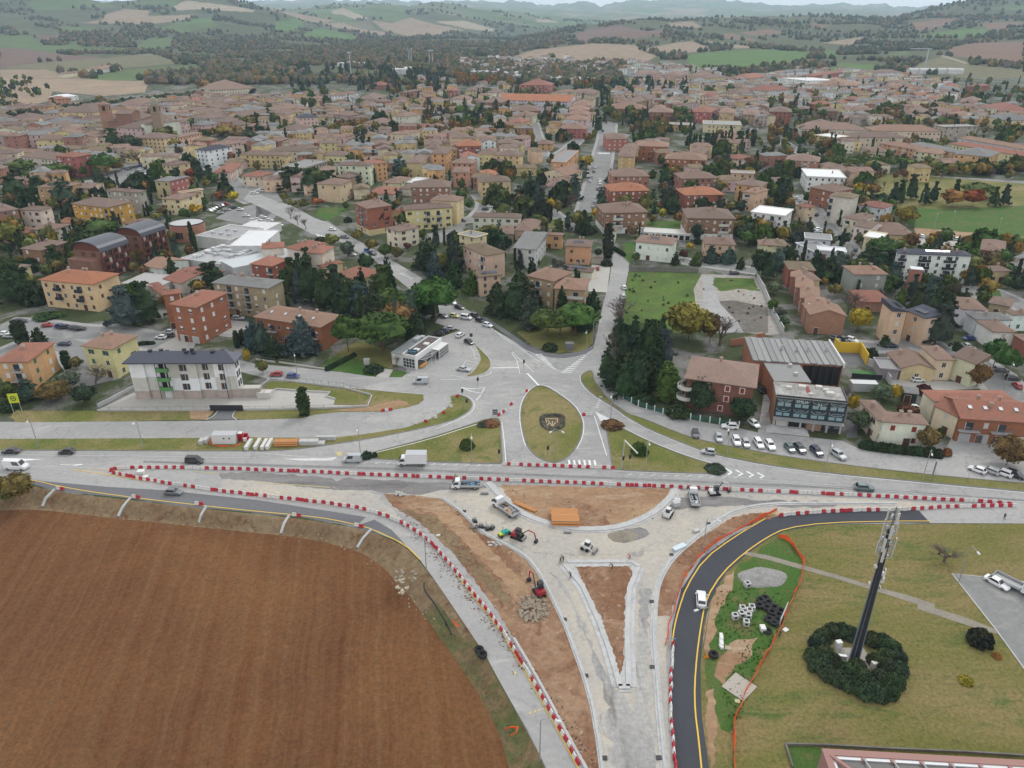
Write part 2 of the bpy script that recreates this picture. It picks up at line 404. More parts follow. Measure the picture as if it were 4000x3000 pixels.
FIELD=RG('D0','-300,540 0,540 350,530 1000,610 1600,670 2212,735')+RG('D1','400,775 870,875 1100,1025 1230,1180')+[(1600,2330)]+RG('E1','440,360 640,640 820,920 980,1200 1080,1548 1150,1800')
ROADL=RG('D0','-300,190 0,250 200,305 500,385 1150,452 1700,520 2212,572')+RG('D1','400,612 860,692 1000,728 1280,842 1420,985 1500,1095 1700,1345 1850,1565')+RG('E1','880,595 970,765 1100,995 1240,1235 1400,1560 1500,1800')
FB=-2.2
fw_=[P(x,y,FB)for x,y in FIELD];rw_=[P(x,y,0)for x,y in ROADL]
fw_=[Vector((a.x,a.y,0))for a in fw_];rw_=[Vector((a.x,a.y,0))for a in rw_]
def by_len(w,n):
 L=[0]
 for i in range(len(w)-1):L.append(L[-1]+(w[i+1]-w[i]).length)
 out=[]
 for k in range(n):
  s=L[-1]*k/(n-1);i=max(0,min(len(w)-2,int(np.searchsorted(L,s))-1));d=L[i+1]-L[i]
  out.append(w[i]+(w[i+1]-w[i])*((s-L[i])/d if d else 0))
 return out
NB=90
fa,ra=by_len(Smo(fw_,2),NB),by_len(Smo(rw_,2),NB)
top=[Vector((-2600,ra[0].y,0))]+ra+[Vector((ra[-1].x+6,-500,0))]
outline=top+[Vector((2600,-500,0)),Vector((2600,YH,0)),Vector((-2600,YH,0))]
bm=bmesh.new();vs=[bm.verts.new(q)for q in outline]
for tri in tessellate_polygon([outline]):
 try:bm.faces.new([vs[i]for i in tri])
 except ValueError:pass
drape(bm,0)
bmesh.ops.recalc_face_normals(bm,faces=bm.faces[:])
for f in bm.faces:
 if f.normal.z<0:f.normal_flip()
me=bpy.data.meshes.new('ground');bm.to_mesh(me);bm.free();me.materials.append(M['town'])
Str(add('ground',me))
fo=[Vector((-900,fa[0].y,0))]+fa+[Vector((fa[-1].x+4,-500,0)),Vector((-900,-500,0))]
bm=bmesh.new();vs=[bm.verts.new(q)for q in fo]
for tri in tessellate_polygon([fo]):
 try:bm.faces.new([vs[i]for i in tri])
 except ValueError:pass
for q in bm.verts:q.co.z=FB+tz(q.co.x,q.co.y)
for f in bm.faces:
 f.normal_update()
 if f.normal.z<0:f.normal_flip()
me=bpy.data.meshes.new('ploughed_field');bm.to_mesh(me);bm.free();me.materials.append(M['soil'])
Str(add('ploughed_field',me))
V,F=[],[]
KB=9
for i in range(NB):
 for k in range(KB):
  t=k/(KB-1);q=ra[i]*(1-t)+fa[i]*t
  drop=FB*(t*t*(3-2*t))if i<55 else FB*t
  n_=mnoise.noise(Vector((q.x*.5,q.y*.5,0)))*.45*math.sin(math.pi*t)if 0<k<KB-1 else 0
  V.append((q.x,q.y,tz(q.x,q.y)+drop+n_))
for i in range(NB-1):
 for k in range(KB-1):
  a=i*KB+k;F.append((a,a+KB,a+KB+1,a+1))
mi=[0 if(f[0]//KB)<66 or f[0]%KB<3 and f[0]//KB<72 else 1 for f in F]
me=Msh('embankment',V,F,[M['bank'],M['bank_green']],mi,True)
me.flip_normals()
Str(add('embankment',me))
GREEN,VIVID,TAN,BROWN,PALE,MAROON,OLIVE=(.085,.125,.042),(.075,.14,.034),(.25,.19,.13),(.17,.105,.07),(.30,.25,.18),(.14,.09,.07),(.14,.13,.07)
HF=[('A0',TAN,'0,600 380,600 760,680 1290,700 1250,800 900,830 560,800 450,790 430,870 80,960 0,980'),('A0',GREEN,'0,310 260,305 380,390 560,395 680,340 680,400 1150,420 1280,330 1520,325 1480,400 1300,440 560,465 0,410'),('A0',MAROON,'280,308 600,300 400,350'),('A0',MAROON,'0,415 200,420 550,470 900,500 820,520 400,530 0,590'),('A0',OLIVE,'0,590 400,535 900,505 1300,460 1500,520 1500,550 900,600 760,660 380,600'),('A0',GREEN,'760,665 1100,605 1700,555 1770,610 1300,655 1180,700 900,695'),('A0',TAN,'900,130 1060,80 1290,90 1280,140 1680,125 1640,165 1300,210 700,200 900,165'),('A0',GREEN,'1350,250 1560,190 1830,180 1900,220 1560,290'),('A0',VIVID,'1640,165 1830,150 1850,195 1660,190'),('A0',GREEN,'230,20 560,0 900,20 1020,60 700,60 430,90 290,80'),('A0',PALE,'1500,60 1600,5 2000,50 2200,90 2180,105 1700,80 1540,90'),('A0',GREEN,'470,225 800,240 810,290 560,280'),('A0',GREEN,'1040,30 1300,10 1560,0 1500,60 1300,45'),('A1',TAN,'0,60 170,85 420,130 700,180 560,200 400,170 230,110'),('A1',VIVID,'170,190 350,160 420,200 380,260 150,270'),('A1',VIVID,'500,260 560,240 900,320 850,355 500,340 400,300'),('A1',PALE,'640,95 750,70 980,160 750,175'),('A1',GREEN,'860,80 1080,60 1280,100 1330,140 1300,190 1180,195 1000,140'),('A1',OLIVE,'780,190 980,180 1030,250 900,250'),('A1',TAN,'1000,175 1180,200 1330,150 1500,200 1800,260 1600,300 1300,310 1100,260'),('A1',PALE,'1540,185 1800,180 2060,250 2040,275 1820,250'),('A1',GREEN,'1740,60 2000,80 2212,180 1990,180 1800,110'),('A1',GREEN,'470,100 640,90 700,170 560,160'),('A1',TAN,'560,205 740,190 900,250 1080,270 1200,310 1000,300 700,240'),('A2',TAN,'0,490 200,430 700,375 1080,390 1100,430 1250,485 1150,540 660,545 380,500 0,510'),('A2',MAROON,'520,300 700,250 900,215 1060,250 1150,270 1310,260 1280,310 1000,340 800,330 620,380'),('A2',TAN,'1110,430 1400,370 1560,355 1720,420 1700,440 1330,470'),('A2',TAN,'1350,200 1560,185 1650,235 1500,245 1380,230'),('A2',VIVID,'1500,480 1800,440 2212,430 2212,560 2000,612 1560,595'),('A3',VIVID,'0,430 380,450 370,480 250,540 0,560'),('A2',BROWN,'1750,300 1900,290 2170,360 2000,350 1800,330'),('A2',TAN,'1670,350 2130,410 1950,420 1700,380'),('A2',BROWN,'1980,280 2212,250 2212,305 2050,305'),('A3',BROWN,'1190,200 1500,160 1680,160 1600,200 1380,255 1300,265'),('A3',VIVID,'1040,312 1400,290 1700,250 1900,245 1880,300 1700,330 1300,322'),('A3',BROWN,'1580,410 1800,370 2212,360 2212,545 2130,555 1800,510 1560,480'),('A3',VIVID,'640,540 900,560 1150,590 900,610 640,625 470,620'),('A3',OLIVE,'1380,520 1500,490 1740,560 2212,600 2212,710 1900,700 1200,610'),('A3',TAN,'470,370 800,320 860,340 700,390'),('A3',GREEN,'1050,470 1200,440 1210,480'),('A3',GREEN,'1900,70 2100,40 2300,60 2300,100 1980,85'),('A3',BROWN,'1850,200 2150,190 2300,220 1900,255'),('A3',GREEN,'100,180 330,165 310,195 150,200'),('A3',BROWN,'370,195 540,225 420,250'),('A3',BROWN,'0,250 100,270 120,300 0,300'),('A3',VIVID,'480,440 600,440 600,500 500,500'),('A3',PALE,'1480,480 1520,478 1740,545 1700,550'),('F',GREEN,'1250,60 1330,55 1400,80 1330,90'),('F',GREEN,'2010,70 2200,80 2230,100 2080,110'),('F',PALE,'2090,75 2160,80 2180,88 2100,86'),]
HFP=[(c,RG(r,s))for r,c,s in HF]
def wooded(X,Y,Z=None):
 Z=Ter(X,Y)if Z is None else Z
 zc=Y*CT+(HC-Z)*ST;x=2000+FPX*X/zc;y=1500+FPX*((HC-Z)*CT-Y*ST)/zc
 m=np.ones(len(X),bool)
 for c,poly in HFP:m&=~inside_np(x,y,poly)
 return m,x,y
ts=np.concatenate([np.linspace(-2.2,-.96,40),np.linspace(-.95,.95,1000),np.linspace(.96,2.2,40)])
Ys=np.concatenate([np.geomspace(YH,7000,330),np.geomspace(7050,17000,60)])
TT,YY=np.meshgrid(ts,Ys);XX=TT*YY;Xf,Yf=XX.ravel(),YY.ravel();Zf=Ter(Xf,Yf)
zc=Yf*CT+(HC-Zf)*ST;pxx=2000+FPX*Xf/zc;pyy=1500+FPX*((HC-Zf)*CT-Yf*ST)/zc
cols=np.tile(np.array([.075,.085,.04,1.0]),(len(Xf),1))
farm=Yf>5200
cols[farm,:3]=np.array([.12,.14,.07])
patch=(np.sin(Xf/310+np.sin(Yf/500))*np.sin(Yf/420+Xf/900)>.45)&farm;cols[patch,:3]=(.24,.20,.14)
patch=(np.sin(Xf/270+2+np.sin(Yf/380))*np.sin(Yf/330-Xf/700)>.5)&farm;cols[patch,:3]=(.10,.16,.06)
for c,poly in HFP:cols[inside_np(pxx,pyy,poly),:3]=c
nc,nr=len(ts),len(Ys)
idx=np.arange(nc*nr).reshape(nr,nc)
quads=np.stack([idx[:-1,:-1].ravel(),idx[:-1,1:].ravel(),idx[1:,1:].ravel(),idx[1:,:-1].ravel()],1)
def Npm(name,V,Fq,mat,smooth=False):
 me=bpy.data.meshes.new(name);k=Fq.shape[1]
 me.vertices.add(len(V));me.vertices.foreach_set('co',np.ascontiguousarray(V,dtype=np.float32).ravel())
 me.loops.add(len(Fq)*k);me.loops.foreach_set('vertex_index',np.ascontiguousarray(Fq,dtype=np.int32).ravel())
 me.polygons.add(len(Fq));me.polygons.foreach_set('loop_start',np.arange(len(Fq),dtype=np.int32)*k)
 me.polygons.foreach_set('use_smooth',np.full(len(Fq),smooth))
 me.update(calc_edges=True);me.materials.append(mat);return me
m,nt,b=Nmt('hill_land');at=nt.nodes.new('ShaderNodeVertexColor');at.layer_name='Col';p=Gp(nt)
fn=noise(nt,.035,8,p,.7)
c=Mx(nt,.5,at.outputs[0],Mx(nt,rng(nt,fn,.35,.65),(.55,.55,.55),(1.35,1.35,1.35)),'MULTIPLY')
nt.links.new(c,b.inputs['Base Color']);b.inputs['Roughness'].default_value=1;M['hill']=m
me=Npm('hills',np.stack([Xf,Yf,Zf],1),quads,m,True)
ca=me.color_attributes.new('Col','FLOAT_COLOR','POINT');ca.data.foreach_set('color',cols.astype(np.float32).ravel())
Str(add('hills',me))
for reg,c,s in[HF[0],HF[5],HF[4],HF[3]]:
 poly=RG(reg,s);w=[P(x,y)for x,y in poly]
 if min(a.y for a in w)<YH:
  q=[(a.x,min(a.y,YH-.01))for a in w]
  mat=Gmt('plain_field',[c,tuple(k*1.25 for k in c),tuple(k*.8 for k in c)],big=.02,fine=.3,fine_amt=.3)
  pts=[Vector((a,b_,0))for a,b_ in q]
  bm=bmesh.new();vs=[bm.verts.new(t)for t in pts]
  for tri in tessellate_polygon([pts]):
   try:bm.faces.new([vs[i]for i in tri])
   except ValueError:pass
  drape(bm,.10+.02*HF.index((reg,c,s)))
  for f in bm.faces:
   f.normal_update()
   if f.normal.z<0:f.normal_flip()
  me=bpy.data.meshes.new('plain_field');bm.to_mesh(me);bm.free();me.materials.append(mat);Str(add('plain_field',me))
# roads, verges, building site
def F_(s):return[tuple(map(float,t.split(',')))for t in s.split()]
road_poly=F_('-400,1655 0,1648 768,1645 1181,1634 1226,1620 1339,1609 1488,1609 1633,1580 1655,1562 1651,1541 1452,1523 1330,1512 1167,1494 1059,1489 1040,1478 930,1450 930,1405 1000,1421 1271,1446 1470,1473 1560,1474 1590,1445 1530,1400 1560,1372 1800,1290 1700,1262 1715,1235 1700,1218 1678,1188 1642,1165 1600,1130 1542,1082 1470,1022 1384,978 1316,936 1217,914 1172,889 1090,846 1000,801 950,779 980,745 1090,790 1136,801 1226,850 1289,874 1384,932 1452,969 1542,1023 1633,1077 1741,1158 1859,1231 1940,1298 2000,1328 2068,1379 2181,1404 2275,1390 2316,1365 2334,1290 2353,1200 2380,1100 2392,1010 2398,988 2425,980 2460,1000 2456,1050 2443,1120 2440,1200 2405,1250 2384,1300 2370,1380 2357,1467 2393,1516 2434,1557 2497,1589 2633,1625 2768,1652 2886,1672 2960,1690 2990,1500 3010,1500 3014,1693 3289,1722 3362,1756 3678,1795 3720,1700 4400,1760 4400,2045 4000,2045 3633,2044 3226,2048 3068,2071 3000,2107 2918,2166 2836,2238 2769,2360 2748,2449 2736,2616 2741,2797 2770,3000 2790,3300 2300,3300 2133,3000 2061,2852 1997,2743 1939,2639 1898,2562 1816,2440 1722,2300 1678,2238 1642,2189 1579,2125 1452,2073 1389,2057 1181,2021 1000,2003 768,1981 520,1949 226,1917 90,1883 0,1860 -400,1830')
Sht('road',road_poly,M['asphalt'],2)
STREETS=[]
def street(s,w,reg=None,mat='asphalt_mid',layer=1,walk=True):
 pts=F_(s)if reg is None else RG(reg,s)
 STREETS.append((Rsp(Wln(pts),4.0),w/2))
 if walk:Rib('pavement',pts,w+4.5,M['asphalt'],layer-.5)
 return Rib('road',pts,w,M[mat],layer)
street('2305,830 2330,720 2352,620 2370,540 2378,480',13.5,layer=1.6)
street('2290,520 2380,524 2460,530',9,layer=1.9)
street('2375,480 2330,470 2250,560 2130,640 2095,520 2080,470 2140,400',8,layer=1.4)
street('1000,790 960,775 900,700 820,650 700,620 560,640 420,700 300,720',10,layer=1.5)
street('965,745 1100,680 1180,640',7,layer=1.4)
street('2440,995 2600,1010 2760,1030 2960,1060',6.5,layer=1.5)
street('2260,900 2210,870 2180,850 2120,800',6,layer=1.5)
street('3100,760 3160,800 3200,850 3260,910 3300,960 3340,1010',8,layer=1.5)
street('3560,940 3800,955 4100,960',9,mat='court',layer=1.5)
street('3740,1150 3860,1130 3960,1180 4100,1250',8,layer=1.5)
street('3560,1330 3700,1380 3850,1430 3960,1560 4020,1700',10,layer=1.5)
street('3260,1340 3480,1360 3560,1330',6,layer=1.4)
street('1760,870 1850,860 1900,800 1870,760',6,layer=1.4)
street('0,1270 120,1275 300,1300 420,1300 640,1340',11,layer=1.5)
street('-20,1400 120,1340 260,1340 330,1400 380,1500',9,layer=1.6)
street('660,1400 700,1300 820,1270 950,1290',9,mat='court',layer=1.4)
street('3030,540 3300,690 3600,690 4100,720',7,layer=1.4)
Sht('car_park',RG('B1','0,330 160,310 250,440 60,560 0,640'),M['asphalt_mid'],1)
Sht('car_park',RG('A0','1040,1400 1250,1350 1420,1370 1400,1420 1200,1548 920,1548 900,1500'),M['asphalt_mid'],1)
Sht('car_park',RG('B0','1250,120 1440,20 1500,60 1350,250 1100,330 900,210'),M['asphalt_mid'],1.2)
Sht('car_park',RG('B0','1960,500 2212,430 2400,520 2300,640 2050,600 1860,560'),M['asphalt_mid'],1)
Sht('car_park',RG('B1','1480,700 1780,600 1800,700 1560,780'),M['asphalt_mid'],1)
Sht('yard',RG('B1','1700,560 1830,540 1800,640 1660,700'),M['asphalt_mid'],1.1)
Sht('road_patch',F_('90,1883 226,1917 520,1949 768,1981 1000,2003 1181,2021 1389,2055 1430,2020 1300,1999 1000,1953 640,1915 420,1902 170,1880 80,1866'),M['asphalt_patch'],3)
Sht('road_patch',F_('1385,2058 1452,2073 1530,2100 1580,2124 1530,2070 1462,2030'),M['asphalt_patch'],3)
Sht('road_patch',F_('855,1848 1000,1842 1270,1866 1340,1882 1300,1905 1430,1920 1280,1912 1000,1880 870,1872'),M['milled'],3,jag=.8)
Sht('road_patch',F_('1340,1868 1640,1885 1950,1900 1900,1925 1640,1936 1480,1920 1330,1915 1280,1890'),M['milled'],3.4,jag=1)
Sht('road_patch',F_('560,1800 1500,1826 2500,1868 3300,1902 4000,1952 4000,1959 3300,1912 2500,1878 1500,1836 560,1808'),M['asphalt_mid'],3)
Sht('new_road',F_('2644,3300 2644,3000 2625,2888 2616,2707 2625,2449 2662,2300 2669,2292 2741,2179 2859,2094 3000,2021 3045,2015 3180,2005 3316,1999 3560,1993 3590,1996 3633,2043 3500,2042 3226,2048 3068,2071 3000,2107 2918,2166 2836,2238 2769,2360 2748,2449 2736,2616 2741,2797 2770,3000 2790,3300'),M['asphalt_new'],4)
Sht('verge',F_('-400,1718 0,1715 450,1713 1000,1709 1300,1711 1452,1692 1588,1670 1678,1638 1741,1598 1764,1571 1758,1548 1787,1541 1827,1553 1845,1575 1841,1592 1827,1610 1769,1643 1633,1677 1452,1713 1271,1740 1136,1758 1000,1763 0,1758 -400,1756'),M['grass'],4,jag=.15)
Sht('verge',F_('60,1604 380,1606 835,1606 836,1612 806,1640 452,1646 68,1650 40,1630'),M['grass'],4,jag=.3)
Sht('verge',F_('925,1604 1000,1596 1436,1588 1452,1546 1330,1520 1335,1511 1452,1523 1542,1532 1655,1541 1652,1562 1633,1580 1588,1593 1488,1609 1339,1609 1226,1620 1181,1634 1000,1638 925,1638 905,1628'),M['grass'],4,jag=.3)
Sht('bare_ground',F_('1300,1603 1440,1590 1560,1560 1600,1580 1480,1604 1340,1606'),M['dirt_tan'],5,jag=.5)
Sht('bare_ground',F_('740,1604 835,1606 806,1640 745,1636'),M['dirt_tan'],5,jag=.3)
Sht('driveway',F_('852,1604 920,1604 905,1628 925,1640 806,1640 836,1625'),M['asphalt_patch'],5)
Sht('court',F_('380,1603 520,1535 1027,1519 1226,1528 1289,1532 1273,1550 1310,1557 1303,1582 1436,1586 1000,1595'),M['court'],4)
Sht('lawn',F_('1027,1519 1055,1488 1167,1496 1330,1520 1452,1546 1436,1586 1303,1582 1310,1557 1273,1550 1289,1532 1226,1528'),M['grass'],5)
Sht('verge',F_('1814,1473 1850,1453 1877,1412 1879,1394 1860,1354 1850,1336 1886,1376 1913,1403 1918,1430 1904,1451 1872,1464'),M['grass'],4,smooth=1)
Sht('lawn',F_('1240,1440 1300,1395 1390,1400 1500,1430 1540,1445 1600,1455 1570,1474 1470,1472 1310,1450'),M['grass_green'],4)
Sht('lawn',F_('1280,1400 1400,1330 1560,1380 1530,1440 1400,1430'),M['grass'],3)
Sht('pavement',F_('1468,1472 1500,1440 1536,1445 1518,1475'),M['court'],5)
Sht('lawn',F_('2100,1240 2320,1240 2316,1340 2280,1372 2180,1378 2080,1350 2020,1300'),M['grass'],3)
Sht('pavement',F_('1990,1318 2068,1379 2181,1404 2280,1388 2322,1362 2316,1350 2275,1372 2181,1385 2080,1362 2000,1305 1900,1240 1880,1240'),M['asphalt_patch'],4)
ISL={}
ISL['tear']=F_('2104,1507 2131,1510 2181,1539 2240,1584 2267,1625 2276,1661 2271,1706 2249,1751 2212,1792 2172,1808 2136,1803 2090,1779 2059,1742 2043,1688 2034,1629 2038,1580 2059,1539 2081,1516')
ISL['left']=F_('1466,1765 1678,1711 1859,1652 1886,1641 1931,1634 1954,1638 1956,1697 1963,1806 1954,1812 1678,1804 1452,1792 1416,1783')
ISL['right']=F_('2357,1643 2434,1675 2542,1729 2678,1783 2814,1824 2832,1837 2827,1849 2768,1851 2542,1842 2407,1835 2393,1828 2380,1742 2368,1675')
ISL['strip']=F_('2307,1444 2318,1462 2320,1489 2375,1562 2452,1618 2506,1632 2633,1686 2741,1722 3000,1772 3158,1797 3362,1824 3520,1842 3723,1864 4000,1888 4400,1925 4400,1958 4000,1919 3588,1881 3226,1847 3000,1818 2791,1776 2723,1753 2542,1681 2452,1631 2407,1595 2316,1541 2273,1496 2268,1467')
for k,pl in ISL.items():
 Sht('island',pl,M['grass'],5,smooth=1)
 w=Smo([Vector((P(x,y).x,P(x,y).y,0))for x,y in pl],1,True);w.append(w[0])
 Rib('kerb',None,.32,M['kerb_old'],0,h=.13,world=w)
Rib('kerb',F_('0,1758 1000,1763 1136,1758 1271,1740 1452,1713 1633,1677 1769,1643 1827,1610 1841,1592 1845,1575 1827,1553 1787,1541'),.3,M['kerb_old'],0,h=.13)
Rib('kerb',F_('1336,1512 1452,1523 1542,1532 1655,1541'),.25,M['kerb'],0,h=.13)
Rib('kerb',F_('1872,1466 1904,1453 1920,1430 1915,1403 1888,1376 1846,1331'),.25,M['kerb'],0,h=.13)
Rib('kerb',F_('806,1640 836,1625 852,1604'),.25,M['kerb'],0,h=.13);Rib('kerb',F_('925,1640 905,1628 920,1604'),.25,M['kerb'],0,h=.13)
Rib('kerb',F_('1930,1290 2000,1330 2068,1381 2181,1406 2280,1390 2325,1362'),.3,M['kerb'],0,h=.13)
Sht('flower_bed',RG('C2','280,940 400,935 440,960 440,1030 390,1060 290,1055 255,1010 255,960'),Gmt('bed_soil',[(.10,.07,.045),(.14,.10,.06)],.3,3),6)
Sht('meadow',F_('3633,2048 4000,2046 4500,2046 4600,3300 2790,3300 2770,3000 2741,2797 2736,2616 2748,2449 2769,2360 2836,2238 2918,2166 3000,2107 3068,2073 3226,2050'),M['grass_mown'],3)
Sht('site_lawn',F_('2850,2250 2960,2160 3045,2090 3100,2130 3135,2190 3130,2240 3080,2370 3060,2410 3020,2500 2935,2640 2900,2730 2870,2830 2850,2860 2810,2850 2790,2780 2760,2640 2765,2540 2760,2440 2790,2340'),M['grass_green'],4,jag=1.2)
Sht('bare_ground',F_('2836,2250 2870,2230 2860,2290 2800,2400 2790,2480 2760,2560 2750,2450 2772,2360'),M['dirt_tan'],5,jag=.7)
Sht('bare_ground',F_('2880,2500 2960,2490 2940,2560 2870,2600 2830,2680 2790,2640 2800,2590'),M['dirt_tan'],5,jag=1)
Sht('bare_ground',F_('2760,2700 2790,2690 2800,2800 2790,2990 2775,3000 2760,2850'),M['dirt_tan'],5,jag=.5)
PATH=F_('2918,2157 3000,2170 3271,2247 3434,2297 3540,2324 3651,2360 3651,2376 3770,2412 3895,2462 3895,2478 3814,2455 3583,2380 3583,2362 3434,2314 3271,2263 3000,2188 2905,2166')
Sht('path',PATH,M['path'],6)
Sht('car_park',F_('3719,2242 3909,2261 4000,2274 4500,2330 4600,2800 4200,2760 4000,2612 3895,2467'),M['asphalt_mid'],6)
Rib('kerb',F_('4300,2310 4000,2274 3909,2261 3719,2242 3895,2467 4000,2612 4150,2800'),.25,M['kerb'],0,h=.12,smooth=0)
SITE=F_('850,1842 1340,1868 1950,1896 2452,1906 2665,1916 3000,1930 3400,1950 3700,1966 3560,1985 3316,1990 3136,2002 3045,2012 3000,2003 2859,2070 2741,2150 2678,2232 2646,2305 2619,2420 2608,2500 2600,2560 2612,2700 2612,2900 2620,3000 2640,3300 2400,3300 2250,3000 2223,2933 2133,2766 2042,2607 1934,2440 1859,2340 1769,2226 1678,2120 1588,2060 1497,2018 1362,1985 1000,1945 859,1925 870,1900')
Sht('site_ground',[p for p in SITE[0:0]]+F_('1480,1925 1640,1935 1720,1915 1950,1905 2452,1908 2665,1918 3000,1932 3400,1952 3700,1968 3560,1985 3316,1990 3136,2002 3045,2012 3000,2003 2859,2070 2741,2150 2678,2232 2646,2305 2619,2420 2608,2500 2600,2560 2612,2700 2612,2900 2620,3000 2640,3300 2354,3300 2354,3000 2345,2933 2305,2707 2223,2481 2151,2305 2080,2190 2010,2125 1882,2080 1809,2003 1732,1949'),M['gravel'],4)
Sht('site_ground',F_('859,1925 1000,1943 1362,1983 1497,2016 1580,2050 1640,2085 1530,1990 1480,1950 1490,1935 1380,1915 1250,1912 1000,1880 870,1872'),M['gravel'],3.5,jag=.5)
Sht('bare_ground',F_('1960,1893 2300,1903 2640,1908 2615,1950 2565,1990 2470,2036 2384,2060 2280,2062 2181,2050 2090,2022 2030,1990 1975,1930'),M['dirt_tan'],5,jag=.5)
Sht('bare_ground',F_('2180,1985 2290,1970 2360,2000 2390,2050 2330,2064 2250,2062 2200,2040'),M['dirt'],6,jag=.8)
Sht('bare_ground',F_('1500,1930 1640,1938 1732,1951 1800,2003 1872,2080 1960,2120 2053,2185 2106,2250 2150,2340 2205,2450 2223,2490 2303,2707 2343,2933 2352,3000 2352,3300 2440,3300 2291,3000 2160,2757 2010,2494 1905,2335 1840,2250 1760,2150 1640,2040 1530,1975'),M['dirt'],5,jag=.35)
Sht('bare_ground',F_('1640,1945 1720,1952 1780,2010 1850,2080 1960,2190 2060,2290 2140,2400 2110,2420 2000,2300 1880,2190 1800,2100 1700,2010 1560,1960'),M['dirt_tan'],6,jag=.7)
Sht('bare_ground',F_('1560,1985 1700,2020 1790,2100 1860,2180 1960,2290 2000,2390 1920,2320 1820,2210 1730,2120 1640,2040'),M['bank'],6,jag=.7)
Sht('bare_ground',F_('3045,2014 3000,2003 2940,2005 2859,2021 2791,2066 2705,2121 2633,2179 2606,2225 2570,2292 2565,2405 2619,2410 2646,2305 2690,2235 2741,2156 2859,2075'),M['dirt'],5.5,jag=.45)
Sht('wheel_track',F_('2130,2210 2215,2330 2300,2520 2360,2700 2400,2860 2380,2990 2420,3300 2560,3300 2540,3000 2500,2860 2460,2760 2400,2690 2330,2560 2270,2420 2200,2280'),M['wheel_mud'],6,jag=.9)
Sht('wheel_track',F_('2500,2300 2540,2300 2530,2500 2530,2700 2560,2900 2560,3000 2500,2990 2480,2760 2490,2500'),M['wheel_mud'],6.5,jag=.7)
Sht('wheel_track',F_('2600,1945 2800,1940 3000,1955 3350,1965 3200,1985 2900,1975 2720,1985 2600,1990'),M['milled'],6,jag=.9)
Sht('wheel_track',F_('2020,2070 2200,2100 2400,2105 2600,2060 2800,1985 2780,2010 2620,2110 2460,2160 2240,2170 2080,2160 1990,2100'),M['gravel'],7,jag=1)
Sht('sand_heap',F_('2400,2096 2440,2066 2500,2060 2536,2085 2500,2108 2440,2122 2405,2115'),M['milled'],8,jag=.8)
Sht('wheel_track',F_('2452,2165 2490,2175 2515,2168 2510,2150 2470,2160'),M['wheel_mud'],8,jag=.5)
KN=[0]
def site_kerb(s,w=.55,h=.16,dust=2.2,smooth=1):
 pts=F_(s);KN[0]+=1
 if dust:Rib('concrete_bed',pts,dust,M['concrete_dust'],9+.14*KN[0],smooth=smooth)
 Rib('kerb',pts,w,M['kerb'],10,h=h,smooth=smooth)
site_kerb('1905,1886 1930,1915 1960,1945 2000,1983 2036,2005 2090,2031 2181,2058 2280,2071 2384,2067 2475,2045 2565,2000 2610,1958 2630,1935 2639,1908',w=1.2)
site_kerb('2217,2198 2466,2198 2493,2216',w=.5,dust=1.8,smooth=0)
site_kerb('2206,2207 2276,2292 2339,2428 2380,2540 2422,2684',w=.9,dust=2.6,smooth=0);site_kerb('2456,2684 2453,2580 2449,2481 2458,2300 2475,2260 2493,2216',w=.9,dust=2.6,smooth=0);site_kerb('2416,2685 2461,2685',w=.9,dust=2.2,smooth=0)
site_kerb('1732,1949 1770,1975 1809,2003 1882,2080 2000,2139 2063,2179 2113,2247 2158,2338 2212,2450 2223,2481 2305,2707 2345,2933 2356,3060',w=.35,dust=.9)
site_kerb('3500,1968 3200,1966 3000,1969 2882,1990 2791,2039 2678,2134 2624,2184 2583,2247 2561,2315 2552,2450 2551,2481 2562,2616 2580,2842 2596,3000 2605,3100',w=.35,dust=1.2)
site_kerb('2006,2494 2080,2618 2156,2757 2230,2900 2287,3000 2320,3060',w=.35,dust=.7)
Sht('bare_ground',F_('2250,2206 2440,2206 2462,2225 2470,2240 2440,2330 2438,2480 2436,2600 2420,2640 2400,2560 2350,2420 2290,2300 2262,2240'),M['dirt'],10.7,jag=.35)
Sht('concrete_bed',F_('2215,2203 2460,2203 2460,2212 2240,2216 2230,2240 2215,2220'),M['concrete_dust'],11,jag=.3)
Sht('wheel_track',F_('2340,2790 2420,2740 2480,2780 2500,2850 2440,2900 2370,2880'),M['wheel_mud'],8,jag=.8)
Sht('wild_lot',RG('B2','1015,1015 1610,1030 1660,1120 1660,1150 1620,1290 1640,1400 1590,1548 1000,1548 900,1548 960,1300'),M['grass_wild'],2)
Sht('wild_lot',RG('C2','900,180 1300,100 1330,200 1000,420 850,350'),M['grass_wild'],2)
Sht('concrete_lot',RG('B2','1640,1040 2100,1060 2212,1260 2212,1548 1660,1548 1600,1400 1570,1170'),M['slab'],3)
Sht('concrete_lot',RG('C3','0,0 60,80 150,230 0,240 -400,200 -420,60 -560,-40 -300,-60'),M['slab'],3)
Sht('wild_lot',RG('B2','1750,1070 2080,1080 2140,1190 1980,1170 1800,1190 1740,1140'),M['grass_wild'],4,jag=1)
Sht('lane',RG('B2','1640,1060 1730,1060 1760,1200 1800,1300 1960,1470 2000,1548 1700,1548 1640,1350 1650,1150'),M['asphalt'],5)
Sht('park_lawn',RG('B3','1000,470 1300,470 1260,640 1340,710 2212,745 2700,760 2700,470 2212,450 1500,480'),M['grass_green'],2)
Sht('park_lawn',RG('B3','700,170 1450,200 2212,260 2700,280 2700,480 1000,480 800,380'),M['grass'],1.9)
Sht('park_path',RG('B3','1260,640 1600,670 2000,700 2212,720 2212,745 1340,712 1270,690'),M['dirt_tan'],2.5,jag=1)
Sht('lawn',RG('B2','1165,575 1500,585 1500,660 1140,665'),M['grass_green'],2.5)
Sht('lawn',RG('B2','980,760 1060,760 1040,960 960,900'),M['grass_green'],2.5)
